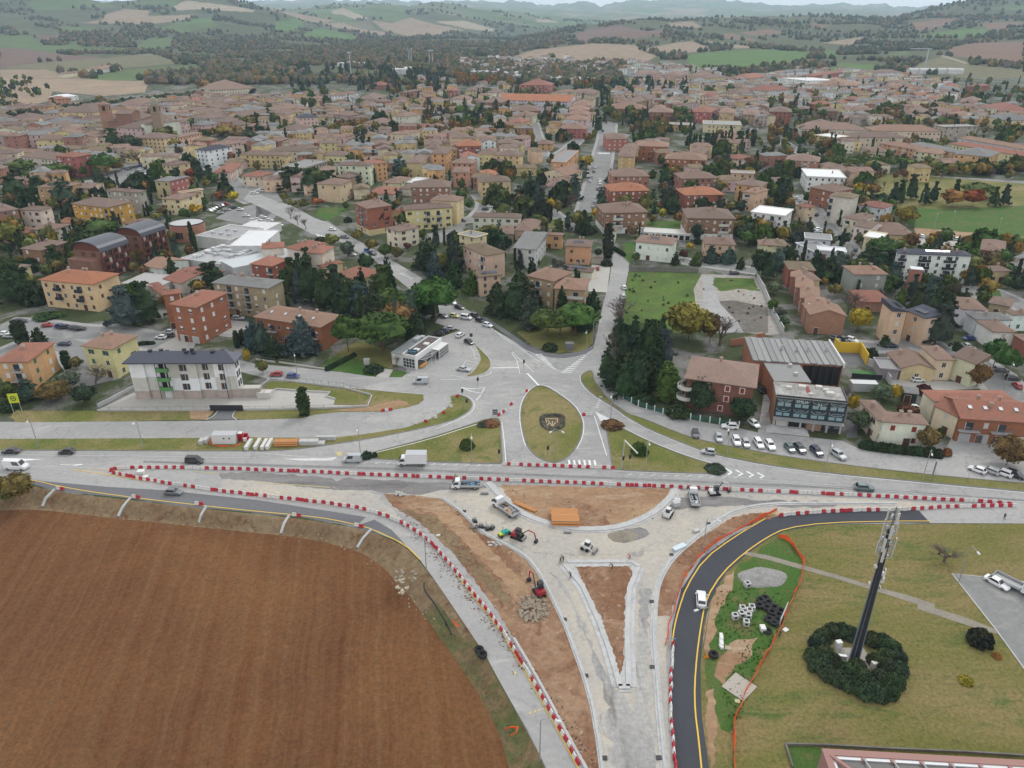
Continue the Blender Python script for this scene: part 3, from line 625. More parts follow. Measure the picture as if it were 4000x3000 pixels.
Sht('lawn',RG('B3','1840,1170 2000,1180 2030,1270 1860,1230'),M['grass_green'],2.5)
Sht('lawn',RG('B1','540,460 770,470 780,500 620,580 520,540'),M['grass_green'],2.5)
Sht('lawn',RG('B1','1880,400 2060,390 2090,440 1990,460'),M['grass'],2.5)
Sht('lawn',RG('B2','280,560 480,580 470,640 280,640'),M['grass'],2.5)
Sht('terrace',RG('B2','690,960 850,980 820,1200 640,1190 660,1060'),M['court'],3)
Sht('terrace',RG('B2','690,880 790,880 780,950 680,950'),M['path'],3)
Sht('five_a_side_pitch',RG('C3','715,545 940,560 980,610 730,590'),Smp('green_turf',(.07,.19,.05),.95),3)
Sht('yard',RG('C3','620,390 800,400 850,500 700,500'),M['asphalt_patch'],2.5)
Sht('yard',RG('C3','1060,610 1700,650 1900,700 1500,720 1060,670'),M['court'],2.8)
Sht('yard',RG('C3','660,880 780,880 770,1130 680,1130'),M['asphalt_patch'],2.8)
W,FD,YL,FY=M['white_line'],M['faded_line'],M['yellow_line'],M['faded_yellow']
Rib('road_marking',F_('280,1884 520,1867 760,1876'),.001,W,3)
def Lin(s,w=.15,mat=W,smooth=1):KN[0]+=1;return Rib('road_marking',F_(s),w,mat,6+.11*(KN[0]%9),smooth=smooth)
Lin('278,1833 430,1856 588,1882 859,1918 1000,1933 1362,1974 1497,2010 1588,2050 1678,2112 1760,2212 1850,2335 1940,2442 2030,2590 2120,2748 2210,2912 2262,3010',.22,YL)
Lin('60,1866 150,1880 226,1899 350,1921 520,1944 768,1973 1000,1998 1181,2014 1300,2030 1389,2050 1452,2066 1580,2126 1642,2187',.22,YL)
Lin('2990,2026 2867,2098 2750,2184 2680,2295 2650,2385 2634,2449 2625,2520',.24,YL)
Lin('3000,2012 3046,2002',.2,YL)
Lin('3633,2036 3500,2036 3226,2042 3068,2064 2995,2100 2905,2162 2820,2240 2757,2340 2737,2449 2722,2560 2713,2680 2715,2780 2728,2880 2740,3000 2750,3100',.24,YL)
Lin('340,1830 400,1836 480,1841',.2,FY);Lin('760,1843 860,1850',.2,FY)
Lin('1000,1884 1150,1895 1290,1905',.25,FY)
Lin('0,1777 400,1781 1000,1790',.12,FD);Lin('140,1822 300,1826 420,1834',.12,FD)
Lin('1471,1768 1678,1717 1859,1658 1931,1639',.2);Lin('1700,1678 1800,1637 1841,1613 1853,1592 1853,1572 1835,1552 1795,1540',.18)
Lin('1960,1650 1970,1720 1976,1810',.2);Lin('2096,1503 2131,1505 2185,1535 2246,1582 2273,1625 2282,1661 2277,1706 2254,1753',.2)
Lin('2090,1509 2060,1530 2034,1575 2029,1629 2037,1690 2052,1742',.2)
Lin('2322,1625 2345,1700 2370,1780',.2);Lin('2434,1671 2542,1725 2678,1779 2814,1820 2860,1842',.18)
Lin('2265,1467 2268,1500 2312,1545 2404,1600 2449,1635 2540,1684 2720,1757 2790,1781 3000,1822 3226,1852 3588,1887 4000,1926',.14)
Lin('1936,1296 2000,1338 2090,1403 2198,1457 2316,1367',.16,smooth=0)
Lin('1919,1451 1913,1464 1872,1474 1814,1482 1720,1484',.14)
Lin('1921,1438 2026,1437',.5);Lin('2060,1459 2104,1506',.55)
Lin('2000,1383 2018,1405 2031,1461 2086,1455 2000,1376',.18,smooth=0);Lin('1860,1226 1940,1300 2000,1345',.15)
Lin('1800,1515 1845,1520 1894,1514 1881,1537 1845,1531 1800,1515',.35,smooth=0)
Lin('3000,1884 3200,1900 3500,1922 4000,1962',.13,FD);Lin('2405,1842 2540,1848 2827,1858 3000,1878 3300,1900',.13,FD)
Lin('1000,1769 1350,1800 1560,1812 1958,1822',.13,FD)
for i in range(12):
 t=i/11;a=(2085+75*t,1384+57*t);Lin('%f,%f %f,%f'%(a[0],a[1],a[0]+32-20*t,a[1]+1),.4,W,0)
for i in range(10):
 t=i/9;a=(2203+85*t,1454-64*t);Lin('%f,%f %f,%f'%(a[0]-10,a[1],a[0]+30-26*t,a[1]+1),.4,W,0)
Lin('2155,1432 2170,1418 2208,1426 2196,1442 2160,1436',.2,M['kerb_old'],0)
for i in range(6):Lin('%f,%f %f,%f'%(2222+i*20,1798,2226+i*20,1820),.5,W,0)
for i in range(12):Lin('%f,%f %f,%f'%(1420+i*44,1812+i*1.0,1436+i*44,1805+i*1.0),.25,FD,0)
for i in range(10):Lin('%f,%f %f,%f'%(2450+i*46,1857+i*1.4,2470+i*46,1851+i*1.4),.22,FD,0)
for i in range(4):
 x=2832+i*42;Lin('%f,%f %f,%f %f,%f'%(x,1832+i*5,x+26,1846+i*5,x+10,1856+i*4),.5,W,0)
Sht('road_marking',F_('12,1790 30,1790 30,1806 12,1806'),W,6);Sht('road_marking',F_('60,1791 168,1795 62,1804'),W,6)
Sht('road_marking',F_('288,1816 322,1813 323,1817 290,1820'),W,6);Lin('236,1816 292,1818',.2)
Sht('road_marking',F_('2325,1608 2390,1640 2345,1645'),M['faded_line'],6);Sht('road_marking',F_('1278,1790 1318,1786 1300,1800 1180,1801 1100,1793'),M['faded_line'],6)
for i in range(6):Lin('%f,%f %f,%f'%(2326+i*3,1590-i*8,2338+i*3,1592-i*8),.3,W,0)
for q in((1313,1765),(1352,1768)):Sht('road_marking',[(q[0],q[1]),(q[0]+20,q[1]),(q[0]+24,q[1]+16),(q[0]+4,q[1]+16)],M['faded_yellow'],6)
for i in range(4):Sht('road_marking',[(2064+i*18,2794-i*6),(2076+i*18,2788-i*6),(2072+i*18,2776-i*6)],FY,6)
Sht('road_marking',F_('2006,2638 2022,2632 2001,2620'),FY,6);Lin('2010,2642 1998,2612 2024,2634',.12,FD,0)
for a,b_ in(((1850,1354),(1866,1350)),((1854,1372),(1876,1368)),((1855,1401),(1875,1400))):Lin('%f,%f %f,%f'%(*a,*b_),.12,W,0)
Lin('1834,1350 1850,1372 1856,1402',.12,W,0)
for a,b_ in(((1820,1409),(1868,1418)),((1815,1421),(1862,1431)),((1810,1430),(1855,1440)),((1778,1453),(1758,1465)),((1758,1465),(1810,1476)),((1820,1409),(1800,1440)),((1780,1452),(1800,1458))):Lin('%f,%f %f,%f'%(*a,*b_),.12,W,0)
for i in range(5):Lin('%f,%f %f,%f'%(1575+i*19,1474-i*3.4,1598+i*17,1452+i*2),.1,W,0)
Lin('2330,598 2382,600',1.6,W,0)
for i in range(9):Lin('%f,%f %f,%f'%(2340+i*5,596,2341+i*5,602),.5,W,0)
for i in range(7):Lin('%f,%f %f,%f'%(1236+i*9,914+i*2.5,1243+i*9,924+i*2.5),.5,W,0)
for i in range(6):Lin('%f,%f %f,%f'%(1268+i*7,866+i*4.5,1282+i*7,864+i*4.5),.4,W,0)
for i in range(6):Lin('%f,%f %f,%f'%(1560+i*8,1070+i*4,1575+i*8,1066+i*4),.5,W,0)
dashes('road_marking',F_('1145,826 1230,878 1330,915 1452,985 1560,1062'),.15,W,6,2.5,3.5)
dashes('road_marking',F_('1265,1492 1340,1503 1360,1506'),.15,W,6,1.5,1.5)
Lin('1860,1565 1878,1544',.4,FD)
for a,b_,c_ in(((215,1915),(180,1950),(166,1983)),((512,1947),(480,1985),(462,2022)),((808,1981),(785,2018),(777,2047)),((1130,2018),(1110,2050),(1098,2089)),((1452,2071),(1420,2105),(1395,2144))):
 p0,p1,p2=P(*a),P(*b_,-.9),P(*c_,FB);mb=MB()
 for s,e in((p0,p1),(p1,p2)):
  d=(e-s).normalized();sd=Vector((-d.y,d.x,0)).normalized()*.28;up=Vector((0,0,.45))
  mb.poly([s-sd+up,s+sd+up,e+sd+up,e-sd+up,s-sd,s+sd,e+sd,e-sd],[(0,3,2,1),(4,0,1,5),(1,2,6,5),(0,4,7,3)])
 tag(mb.build('drain_channel',M['kerb']),'white concrete half pipe drain running down the bank %s'%['beside the bush at the left edge','second from the left','in the middle of the row','fourth from the left','nearest the bend in the road'][[215,512,808,1130,1452].index(a[0])],'drain','drain channels down the bank')
# buildings
M['plaster']=Ocm('plaster',.8,.22,.9,.35)
M['flat_paint']=Ocm('flat_paint',1.5,.10,.6,.05,.02,.4)
m,nt,b=Nmt('roof_tiles');oi=nt.nodes.new('ShaderNodeObjectInfo');tc=nt.nodes.new('ShaderNodeTexCoord')
n1=noise(nt,3.2,6,tc.outputs['Object'],.75);n2=noise(nt,.25,5,Gp(nt),.65)
c=Mx(nt,.55,oi.outputs['Color'],Mx(nt,rng(nt,n1,.3,.7),(.35,.35,.35),(1.6,1.6,1.6)),'MULTIPLY')
c=Mx(nt,rng(nt,n2,.5,.72,0,.5),c,(.13,.115,.09))
wv=N(nt,'TexWave');wv.inputs['Scale'].default_value=1.1;wv.inputs['Distortion'].default_value=.6;wv.bands_direction='X';nt.links.new(tc.outputs['Object'],wv.inputs['Vector'])
c=Mx(nt,.22,c,Mx(nt,wv.outputs[1],(.5,.5,.5),(1.3,1.3,1.3)),'MULTIPLY')
nt.links.new(c,b.inputs['Base Color']);bump(nt,b,wv.outputs[1],.5,.12);b.inputs['Roughness'].default_value=.9;M['tiles']=m
m,nt,b=Nmt('brickwork');oi=nt.nodes.new('ShaderNodeObjectInfo');tc=nt.nodes.new('ShaderNodeTexCoord')
bk=N(nt,'TexBrick');bk.inputs['Scale'].default_value=2.4;bk.inputs['Color1'].default_value=(1.1,1.1,1.1,1);bk.inputs['Color2'].default_value=(.75,.75,.75,1);bk.inputs['Mortar'].default_value=(1.2,1.2,1.15,1)
mpv=mapping(nt,tc.outputs['Object'],rot=(math.radians(90),0,0));nt.links.new(mpv,bk.inputs['Vector'])
c=Mx(nt,.8,oi.outputs['Color'],bk.outputs[0],'MULTIPLY');n2=noise(nt,.5,5,Gp(nt),.65)
c=Mx(nt,.35,c,Mx(nt,rng(nt,n2,.3,.7),(.6,.6,.6),(1.3,1.3,1.3)),'MULTIPLY')
nt.links.new(c,b.inputs['Base Color']);b.inputs['Roughness'].default_value=.9;M['brick']=m
M['glass']=Smp('window_glass',(.035,.045,.055),.12,0,.6)
M['white']=Smp('white_frame',(.62,.62,.60),.5)
M['offwhite']=Smp('off_white_shutter',(.52,.50,.45),.6)
M['green']=Smp('green_shutter',(.05,.13,.08),.6)
M['brownsh']=Smp('brown_shutter',(.10,.045,.025),.6)
M['redsh']=Smp('red_shutter',(.24,.035,.025),.6)
M['bluesh']=Smp('blue_shutter',(.03,.20,.45),.6)
M['dark']=Smp('dark_metal',(.03,.032,.036),.5)
M['grey']=Smp('grey_metal',(.22,.225,.23),.45,.4)
M['lightgrey']=Smp('light_grey_metal',(.45,.46,.47),.45,.2)
M['opening_shade']=Smp('dark_opening',(.02,.02,.02),.9)  # flat near-black colour stands in for the shade inside openings
M['pv']=Smp('solar_glass',(.03,.035,.06),.2,0,.7)
CC=dict(cream=(.66,.57,.41),pale=(.68,.63,.51),yellow=(.64,.52,.28),lemon=(.68,.61,.36),mustard=(.52,.32,.055),orange=(.60,.36,.17),peach=(.64,.46,.32),salmon=(.58,.30,.19),red=(.30,.11,.075),brick=(.34,.175,.125),rust=(.31,.125,.07),brown=(.25,.145,.09),umber=(.20,.11,.08),tan=(.38,.28,.18),white=(.76,.77,.76),grey=(.30,.29,.295),pink=(.62,.45,.42),purple=(.36,.24,.24),magenta=(.38,.09,.13),rose=(.40,.14,.12),olive=(.48,.43,.25),ochre=(.54,.42,.22),taupe=(.40,.33,.29),lightgrey=(.55,.56,.57),mint=(.68,.69,.56),blackish=(.05,.05,.055))
RC=dict(brown=(.19,.135,.11),red=(.29,.13,.09),orange=(.36,.15,.08),rosy=(.225,.152,.118),salmon=(.28,.175,.125),dark=(.06,.065,.085),grey=(.20,.20,.195),moss=(.19,.145,.095),white=(.66,.67,.67),rusty=(.25,.11,.08))
CN=dict(cream='cream',pale='pale cream',yellow='yellow',lemon='lemon yellow',mustard='mustard yellow',orange='orange',peach='peach',salmon='salmon',red='red brick',brick='brick',rust='rust red',brown='brown brick',umber='dark brown',tan='tan brick',white='white',grey='grey',pink='pink',purple='mauve',magenta='magenta',rose='crimson',olive='olive',ochre='ochre',taupe='taupe',lightgrey='light grey',mint='mint cream')
RN=dict(brown='brown tiled',red='red tiled',orange='orange tiled',rosy='rosy tiled',salmon='salmon tiled',dark='dark metal',grey='grey',moss='mossy tiled',white='white',rusty='rust red')
CACHE={}
def Cch(key,fn):
 if key not in CACHE:CACHE[key]=fn()
 return CACHE[key]
SH=dict(w=('white',),o=('offwhite',),g=('green',),b=('brownsh',),r=('redsh',),u=('bluesh',),d=None)
def Wms(kind):
 """window whose sill is at z=0, centred on x, lying on the plane y=0 and looking towards -y"""
 def make():
  mb=MB();mats=[M['glass'],M['white'],M['offwhite' if kind[0]=='o' else 'white']];w,h=1.1,1.45
  if kind in('wc','oc'):
   mb.box(-w/2,w/2,-.05,.0,0,h,2);mb.box(-w/2-.06,w/2+.06,-.09,0,-.08,0,1)
  elif kind in('wh','oh'):
   mb.box(-w/2,w/2,-.02,0,0,h,0);mb.box(-w/2,w/2,-.06,-.02,h*.5,h,2);mb.box(-w/2-.06,w/2+.06,-.09,0,-.08,0,1)
   mb.box(-.03,.03,-.04,-.02,0,h*.5,1)
  elif kind=='d':
   mb.box(-w/2,w/2,-.02,0,0,h,0);mb.box(-w/2-.06,w/2+.06,-.09,0,-.08,0,1)
   mb.box(-.03,.03,-.04,-.02,0,h,1);mb.box(-w/2-.05,-w/2,-.05,0,0,h,1);mb.box(w/2,w/2+.05,-.05,0,0,h,1)
  elif kind=='f':
   mb.box(-.75,.75,-.06,0,-.2,h+.2,1);mb.box(-.5,.5,-.08,-.06,0,h,2);mats[2]=M['redsh']
  elif kind[1:]=='x':
   mats[2]=M[SH[kind[0]][0]];mb.box(-w/2,w/2,-.06,0,0,h,2);mb.box(-w/2-.06,w/2+.06,-.09,0,-.08,0,1)
  else:
   mats[2]=M[SH[kind[0]][0]];mb.box(-w/2,w/2,-.02,0,0,h,0);mb.box(-.03,.03,-.04,-.02,0,h,1)
   mb.box(-w/2-.5,-w/2,-.07,0,0,h,2);mb.box(w/2,w/2+.5,-.07,0,0,h,2);mb.box(-w/2-.06,w/2+.06,-.09,0,-.08,0,1)
  return mb.mesh('window',mats)
 return Cch(('win',kind),make)
def balcony_mesh(kind,w):
 def make():
  mb=MB();d=1.25
  mb.box(-w/2,w/2,-d,0,-.18,0,0)
  if kind in('s','S'):mb.box(-w/2,w/2,-d,-d+.1,0,1.0,1);mb.box(-w/2,-w/2+.1,-d,0,0,1,1);mb.box(w/2-.1,w/2,-d,0,0,1,1)
  else:
   mb.box(-w/2,w/2,-d,-d+.05,.95,1.02,1)
   n=int(w/.35)
   for i in range(n+1):x=-w/2+w*i/n;mb.box(x-.02,x+.02,-d,-d+.04,0,.95,1)
   for x in(-w/2,w/2-.04):mb.box(x,x+.04,-d,0,.95,1.02,1)
  return mb.mesh('balcony',[M['lightgrey'],{'s':M['offwhite'],'S':M['dark'],'r':M['grey'],'R':M['dark']}[kind]])
 return Cch(('bal',kind,w),make)
def door_mesh(kind):
 def make():
  mb=MB();w,h=(1.6,2.3)if kind!='garage' else(2.6,2.4)
  mb.box(-w/2-.1,w/2+.1,-.04,0,0,h+.1,1);mb.box(-w/2,w/2,-.07,-.04,0,h,0)
  return mb.mesh('door',[{'wood':M['brownsh'],'glass':M['glass'],'garage':M['lightgrey'],'dark':M['dark']}[kind],M['white']])
 return Cch(('door',kind),make)
def Chm():
 def make():
  mb=MB();mb.box(-.35,.35,-.3,.3,-.8,1.0,0);mb.box(-.45,.45,-.4,.4,1.0,1.15,1);mb.box(-.3,.3,-.25,.25,1.15,1.35,0);return mb.mesh('chimney',[M['cbrick'],M['kerbc']])
 return Cch('chim',make)
M['cbrick']=Smp('chimney_render',(.36,.24,.18),.9);M['kerbc']=Smp('pale_concrete',(.42,.41,.39),.9)
def skylight_mesh():return Cch('sky',lambda:MB().box(-.45,.45,-.6,.6,0,.1,0).box(-.5,.5,-.65,.65,-.05,.06,1).mesh('skylight',[M['lightgrey'],M['grey']]))
def panel_mesh():return Cch('pv',lambda:MB().box(-.5,.5,-.8,.8,0,.06,0).mesh('solar_panel',[M['pv']]))
def aerial_mesh():
 return Cch('aer',lambda:MB().tube((0,0,-.3),(0,0,2.6),.03,n=4).tube((-.5,0,2.4),(.5,0,2.4),.02,n=4).tube((-.3,0,2.0),(.3,0,2.0),.02,n=4).mesh('aerial',[M['grey']]))
def dish_mesh():
 def make():
  mb=MB();k=10;pts=[(0,.08,0)]+[(.42*math.cos(6.283*i/k),0,.42*math.sin(6.283*i/k))for i in range(k)]
  mb.poly(pts,[(0,1+i,1+(i+1)%k)for i in range(k)]);mb.tube((0,.05,0),(0,.3,-.5),.03,n=4);return mb.mesh('satellite_dish',[M['lightgrey']])
 return Cch('dish',make)
def roof_geo(kind,L,D,o,rise,th=.22):
 """local roof mesh centred on the footprint, eaves at z=0; returns verts, faces"""
 x0,x1,y0,y1=-L/2-o,L/2+o,-D/2-o,D/2+o
 e=[(x0,y0,0),(x1,y0,0),(x1,y1,0),(x0,y1,0)];u=[(x,y,th)for x,y,z in e]
 v=e+u;f=[(0,3,2,1)]+[(i,(i+1)%4,4+(i+1)%4,4+i)for i in range(4)]
 if kind=='flat':return v,f+[(4,5,6,7)]
 if kind=='pyr':return v+[(0,0,rise+th)],f+[(4,5,8),(5,6,8),(6,7,8),(7,4,8)]
 if kind=='shed':v[6]=(x1,y1,th+rise);v[7]=(x0,y1,th+rise);return v,[(0,3,2,1),(0,1,5,4),(1,2,6,5),(2,3,7,6),(3,0,4,7),(4,5,6,7)]
 if kind=='gable_y':
  v+=[(0,y0,rise+th),(0,y1,rise+th)]
  return v,f+[(4,5,8),(5,6,9,8),(6,7,9),(7,4,8,9)]
 if kind=='gable':
  v+=[(x0,0,rise+th),(x1,0,rise+th)]
  return v,f+[(4,5,9,8),(5,6,9),(6,7,8,9),(7,4,8)]
 if L>=D:k=D/2+o;v+=[(x0+k,0,rise+th),(x1-k,0,rise+th)];return v,f+[(4,5,9,8),(5,6,9),(6,7,8,9),(7,4,8)]
 k=L/2+o;v+=[(0,y0+k,rise+th),(0,y1-k,rise+th)];return v,f+[(4,5,8),(5,6,9,8),(6,7,9),(7,4,8,9)]
def gable_wall(kind,L,D,h,rise):
 """walls, with the gable triangles when the roof has them"""
 x0,x1,y0,y1=-L/2,L/2,-D/2,D/2
 v=[(x0,y0,-1.2),(x1,y0,-1.2),(x1,y1,-1.2),(x0,y1,-1.2),(x0,y0,h),(x1,y0,h),(x1,y1,h),(x0,y1,h)]
 f=[(0,1,5,4),(1,2,6,5),(2,3,7,6),(3,0,4,7)]
 return v,f+[(4,5,6,7)]
OCC=[]
BLD=[]
def Fo(reg,a,b,c,h):
 A,B,C_=(P(*px(reg,*q),h)for q in(a,b,c));A.z=B.z=C_.z=0
 if A.x>B.x:A,B=B,A
 ux=(B-A);L=ux.length;ux.normalize();uy=Vector((-ux.y,ux.x,0))
 if uy.dot(A+B)<0:uy=-uy
 near=A if(C_-A).length<(C_-B).length else B
 D=abs((C_-near).dot(uy))
 return A,B,L,max(4.0,D),ux,uy
def place_windows(root,wallw,D,h,floors,kinds,seed,detail,base=.95,side='both',step=3.3,front_skip=(),color=None,first=0,zs=None):
 """rows of windows on the front (y=-D/2) and the two gable ends"""
 r=random.Random(seed);L=wallw;fh=h/floors;spots=[]
 n=max(1,int((L-1.2)/step))
 for k in range(first,floors):
  for i in range(n):
   if i in front_skip or r.random()<.08:continue
   x=-L/2+(i+.5)*L/n;spots.append((x,-D/2,k*fh+base,0.0))
  m_=max(1,int((D-1.5)/(step*1.35)))
  for sd,ang in((-1,-math.pi/2),(1,math.pi/2)):
   for i in range(m_):
    if r.random()<.25:continue
    y=-D/2+(i+.5)*D/m_;spots.append((sd*L/2,y,k*fh+base,ang))
 if detail:
  for x,y,z,a in spots:add('window',Wms(r.choice(kinds)),root,(x,y,z),a)
 else:
  mb=MB()
  for x,y,z,a in spots:
   T=Matrix.Translation((x,y,z))@Matrix.Rotation(a,4,'Z');k=r.choice(kinds)
   mb.box(-.55,.55,-.05,0,0,1.4,1 if k in('wc','oc')else(2 if k[0]in 'gb' and len(k)>1 else 0),T=T)
  if mb.v:
   o=mb.build('window',[M['glass'],M['offwhite'],M['brownsh']],root);o['kind']='stuff'
 return spots
def Bui(A,L,D,ux,uy,h,roof='hip',wall='cream',rc='brown',kinds=('wc','d','wh'),floors=None,bal=None,seed=1,mat='plaster',over=.55,rise=None,name=None,chim=1,detail=None,door='wood',skip=(),garage=0,sky=0,pv=0,desc=None,label=None,cat=None,win=True,wall2=None,basecol=None,nobuild=False):
 name=name or('apartment_block' if h>=8 else 'house')
 r=random.Random(seed*7+int(abs(A.x))+int(A.y))
 L2,D2=max(3.5,L-2*over),max(3.5,D-2*over)
 c=A+ux*(L/2)+uy*(D/2);fr=A+ux*(L/2);z0=min(tz(fr.x,fr.y),tz(A.x,A.y),tz(A.x+ux.x*L,A.y+ux.y*L))
 rz=math.atan2(ux.y,ux.x);root=empty(name,(c.x,c.y,z0),rz)
 wc=CC[wall]if isinstance(wall,str)else wall;rcol=RC[rc]if isinstance(rc,str)else rc
 j=[1+r.uniform(-.07,.07)for _ in range(3)];wc=tuple(min(.85,a*b_)for a,b_ in zip(wc,j));g=1+r.uniform(-.12,.12);rcol=tuple(a*g for a in rcol)
 if rise is None:rise=min(L2,D2)*.5*(.34 if roof!='flat' else 0)
 v,f=gable_wall(roof,L2,D2,h,rise)
 add('wall',Msh('wall',v,f,M[mat]),root,col=wc)
 if basecol:
  bc=CC[basecol]if isinstance(basecol,str)else basecol
  MB().box(-L2/2-.04,L2/2+.04,-D2/2-.04,D2/2+.04,-1.2,h/max(1,floors or 3)*.85).build('plinth',M['plaster'],root,col=bc)
 if roof in('gable','gable_y'):
  if roof=='gable':tri=[(-L2/2,-D2/2,h),(-L2/2,D2/2,h),(-L2/2,0,h+rise*.97),(L2/2,-D2/2,h),(L2/2,D2/2,h),(L2/2,0,h+rise*.97)]
  else:tri=[(-L2/2,-D2/2,h),(L2/2,-D2/2,h),(0,-D2/2,h+rise*.97),(-L2/2,D2/2,h),(L2/2,D2/2,h),(0,D2/2,h+rise*.97)]
  add('gable',Msh('gable',tri,[(0,2,1),(3,4,5),(0,3,5,2),(1,2,5,4)],M[mat]),root,col=wc)
  v,f=gable_roof(L2,D2,over,rise,roof=='gable')
 else:v,f=roof_geo(roof,L2,D2,over,rise)
 ro=add('roof',Msh('roof',v,f,M['tiles']if roof!='flat' else M['flat_paint']),root,(0,0,h),col=rcol)
 if roof=='flat' and L2>6:
  mb=MB()
  for a_ in((-L2/2-over,L2/2+over,-D2/2-over,-D2/2-over+.3),(-L2/2-over,L2/2+over,D2/2+over-.3,D2/2+over),(-L2/2-over,-L2/2-over+.3,-D2/2-over+.3,D2/2+over-.3),(L2/2+over-.3,L2/2+over,-D2/2-over+.3,D2/2+over-.3)):
   mb.box(*a_,.22,.6)
  mb.build('parapet',M['flat_paint'],ro,col=wc)
 Yc=fr.y;det=(Yc<420)if detail is None else detail
 fl=floors or max(1,round(h/3.1))
 if win:place_windows(root,L2,D2,h,fl,kinds,seed+int(Yc),det,front_skip=skip)
 slope=rise/(min(L2,D2)/2+over)if roof!='flat' else 0
 for k in range(chim if Yc<700 else min(chim,1)):
  cx,cy=r.uniform(-.3,.3)*L2,r.uniform(-.25,.25)*D2
  if roof=='flat':hz_=.3
  elif roof=='gable' or(roof=='hip' and L2>=D2):hz_=rise-abs(cy)*slope
  else:hz_=rise-abs(cx)*slope
  if roof in('hip','pyr'):hz_=min(hz_,(L2/2+over-abs(cx))*slope,(D2/2+over-abs(cy))*slope)
  add('chimney',Chm(),ro,(cx,cy,hz_+.2))
 for k in range(sky):
  cx=-L2*.32+L2*.64*k/max(1,sky-1);cy=-D2*.22
  o=add('skylight',skylight_mesh(),ro,(cx,cy,rise-abs(cy)*slope+.27));o.rotation_euler=(math.atan(slope),0,0)
 for k in range(pv):
  cx=-1.1*(pv-1)/2+1.1*k;cy=-D2*.2
  o=add('solar_panel',panel_mesh(),ro,(cx,cy,rise-abs(cy)*slope+.3));o.rotation_euler=(math.atan(slope),0,0)
 if det and Yc<420:
  if roof!='flat' and r.random()<.7:add('aerial',aerial_mesh(),ro,(r.uniform(-.2,.2)*L2,0,rise*.8))
  if door:add('door',door_mesh(door),root,(r.uniform(-.3,.3)*L2,-D2/2-.05,0))
  for k in range(garage):add('garage_door',door_mesh('garage'),root,(-L2/2+(k+.5)*L2/garage,-D2/2-.05,0))
 if bal and(det or Yc<650):
  kind,w,cols_=bal;fh=h/fl
  for cx in cols_:
   for k in range(1,fl):
    o=add('balcony',balcony_mesh(kind,w),root,(cx*L2,-D2/2,k*fh+.1))
    if det:add('balcony_door',Cch('bdoor',lambda:MB().box(-.9,.9,-.06,0,0,2.1,0).box(-1,-.9,-.07,0,0,2.1,1).mesh('balcony_door',[M['glass'],M['white']])),o,(0,-.01,0))
 OCC.append((c.x,c.y,math.hypot(L,D)/2*.85));root['_r']=max(L,D)
 fln={1:'low',2:'two storey',3:'three storey',4:'four storey',5:'five storey'}.get(fl,'tall')
 d=desc or '%s %s %s'%(fln,CN.get(wall,'pale'),{'house':'house','apartment_block':'apartment block','shed':'shed'}.get(name,name.replace('_',' ')))
 BLD.append([root,d,c.x,c.y,RN.get(rc,'')+(' roof' if rc in RN else ''),label,cat or{'apartment_block':'apartment block'}.get(name,'house' if name=='house' else name.replace('_',' '))])
 return root
def gable_roof(L,D,o,rise,alongx):
 """two thick slopes so that the gable wall shows"""
 if not alongx:L,D=D,L
 th=.22;s=rise/(D/2);e=-o*s;x0,x1=-L/2-o*.6,L/2+o*.6;y=D/2+o
 p=[(x0,-y,e),(x1,-y,e),(x1,0,rise),(x0,0,rise),(x0,y,e),(x1,y,e)]
 q=[(a,b_,c+th)for a,b_,c in p];v=p+q
 f=[(0,3,2,1),(3,4,5,2),(6,7,8,9),(9,8,11,10),(0,1,7,6),(4,10,11,5),(0,6,9,3),(3,9,10,4),(1,2,8,7),(2,5,11,8)]
 if not alongx:v=[(-b_,a,c)for a,b_,c in v]
 return v,f
def Hs(reg,s,h,**k):
 a,b,c=[tuple(map(float,t.split(',')))for t in s.split()]
 A,B,L,D,ux,uy=Fo(reg,a,b,c,h)
 return Bui(A,L,D,ux,uy,h,**k)
def HL(reg,rows):
 for i,row in enumerate(rows.split('\n')):
  t=row.split();h=float(t[3])
  Hs(reg,' '.join(t[:3]),h,wall=t[4],rc=t[5],roof={'f':'flat','y':'gable_y','g':'gable'}.get(t[6]if len(t)>6 else '','hip'),kinds=(K1,K2,K3,K4)[i%4],name='apartment_block' if h>=8 else 'house')
AB=dict(name='apartment_block')
K1=W_=('wc','wc','wh','d');K2=G_=('go','gx','go');K3=B_=('bx','bo','d');K4=D_=('d','d','wh')
Hs('B0','605,432 925,472 1078,402',12.2,wall='mustard',rc='brown',kinds=W_,chim=2,label='mustard yellow four storey apartment block with a brown hipped roof',bal=('R',3.0,(.44,)))
Hs('B0','905,317 1190,342 1312,322',12.4,wall='taupe',rc='brown',kinds=('wc','d'),chim=2,label='taupe rendered apartment block with yellow corner strips behind the mustard yellow block')
Hs('B0','308,292 560,300 640,250',10.5,wall='orange',rc='rosy',chim=4,desc='orange apartment block with many chimneys')
Hs('B0','650,303 800,300 940,245',8.5,wall='peach',rc='rosy',roof='gable',kinds=D_,desc='peach house with an arched loggia')
Hs('B0','155,486 338,498 475,462',10.2,wall='pale',rc='brown',kinds=B_,chim=2)
Hs('B0','-80,520 165,478 110,420',11.5,wall='brick',rc='brown',kinds=('d','wc'),chim=2)
Hs('B0','245,655 425,672 600,612',6.2,wall='pale',rc='rosy',kinds=B_,chim=2)
Hs('B0','100,660 255,700 270,640',4.5,wall='cream',rc='rusty')
Hs('B0','168,822 350,842 600,758',8.6,wall='brown',rc='brown',mat='brick',kinds=('d','wc'),chim=2,label='long brown brick block with white string courses behind the dark cedar')
Hs('B0','20,1012 105,1022 278,962',6.6,wall='lemon',rc='brown',kinds=('gx',),label='lemon yellow house with bright green shutters at the left edge')
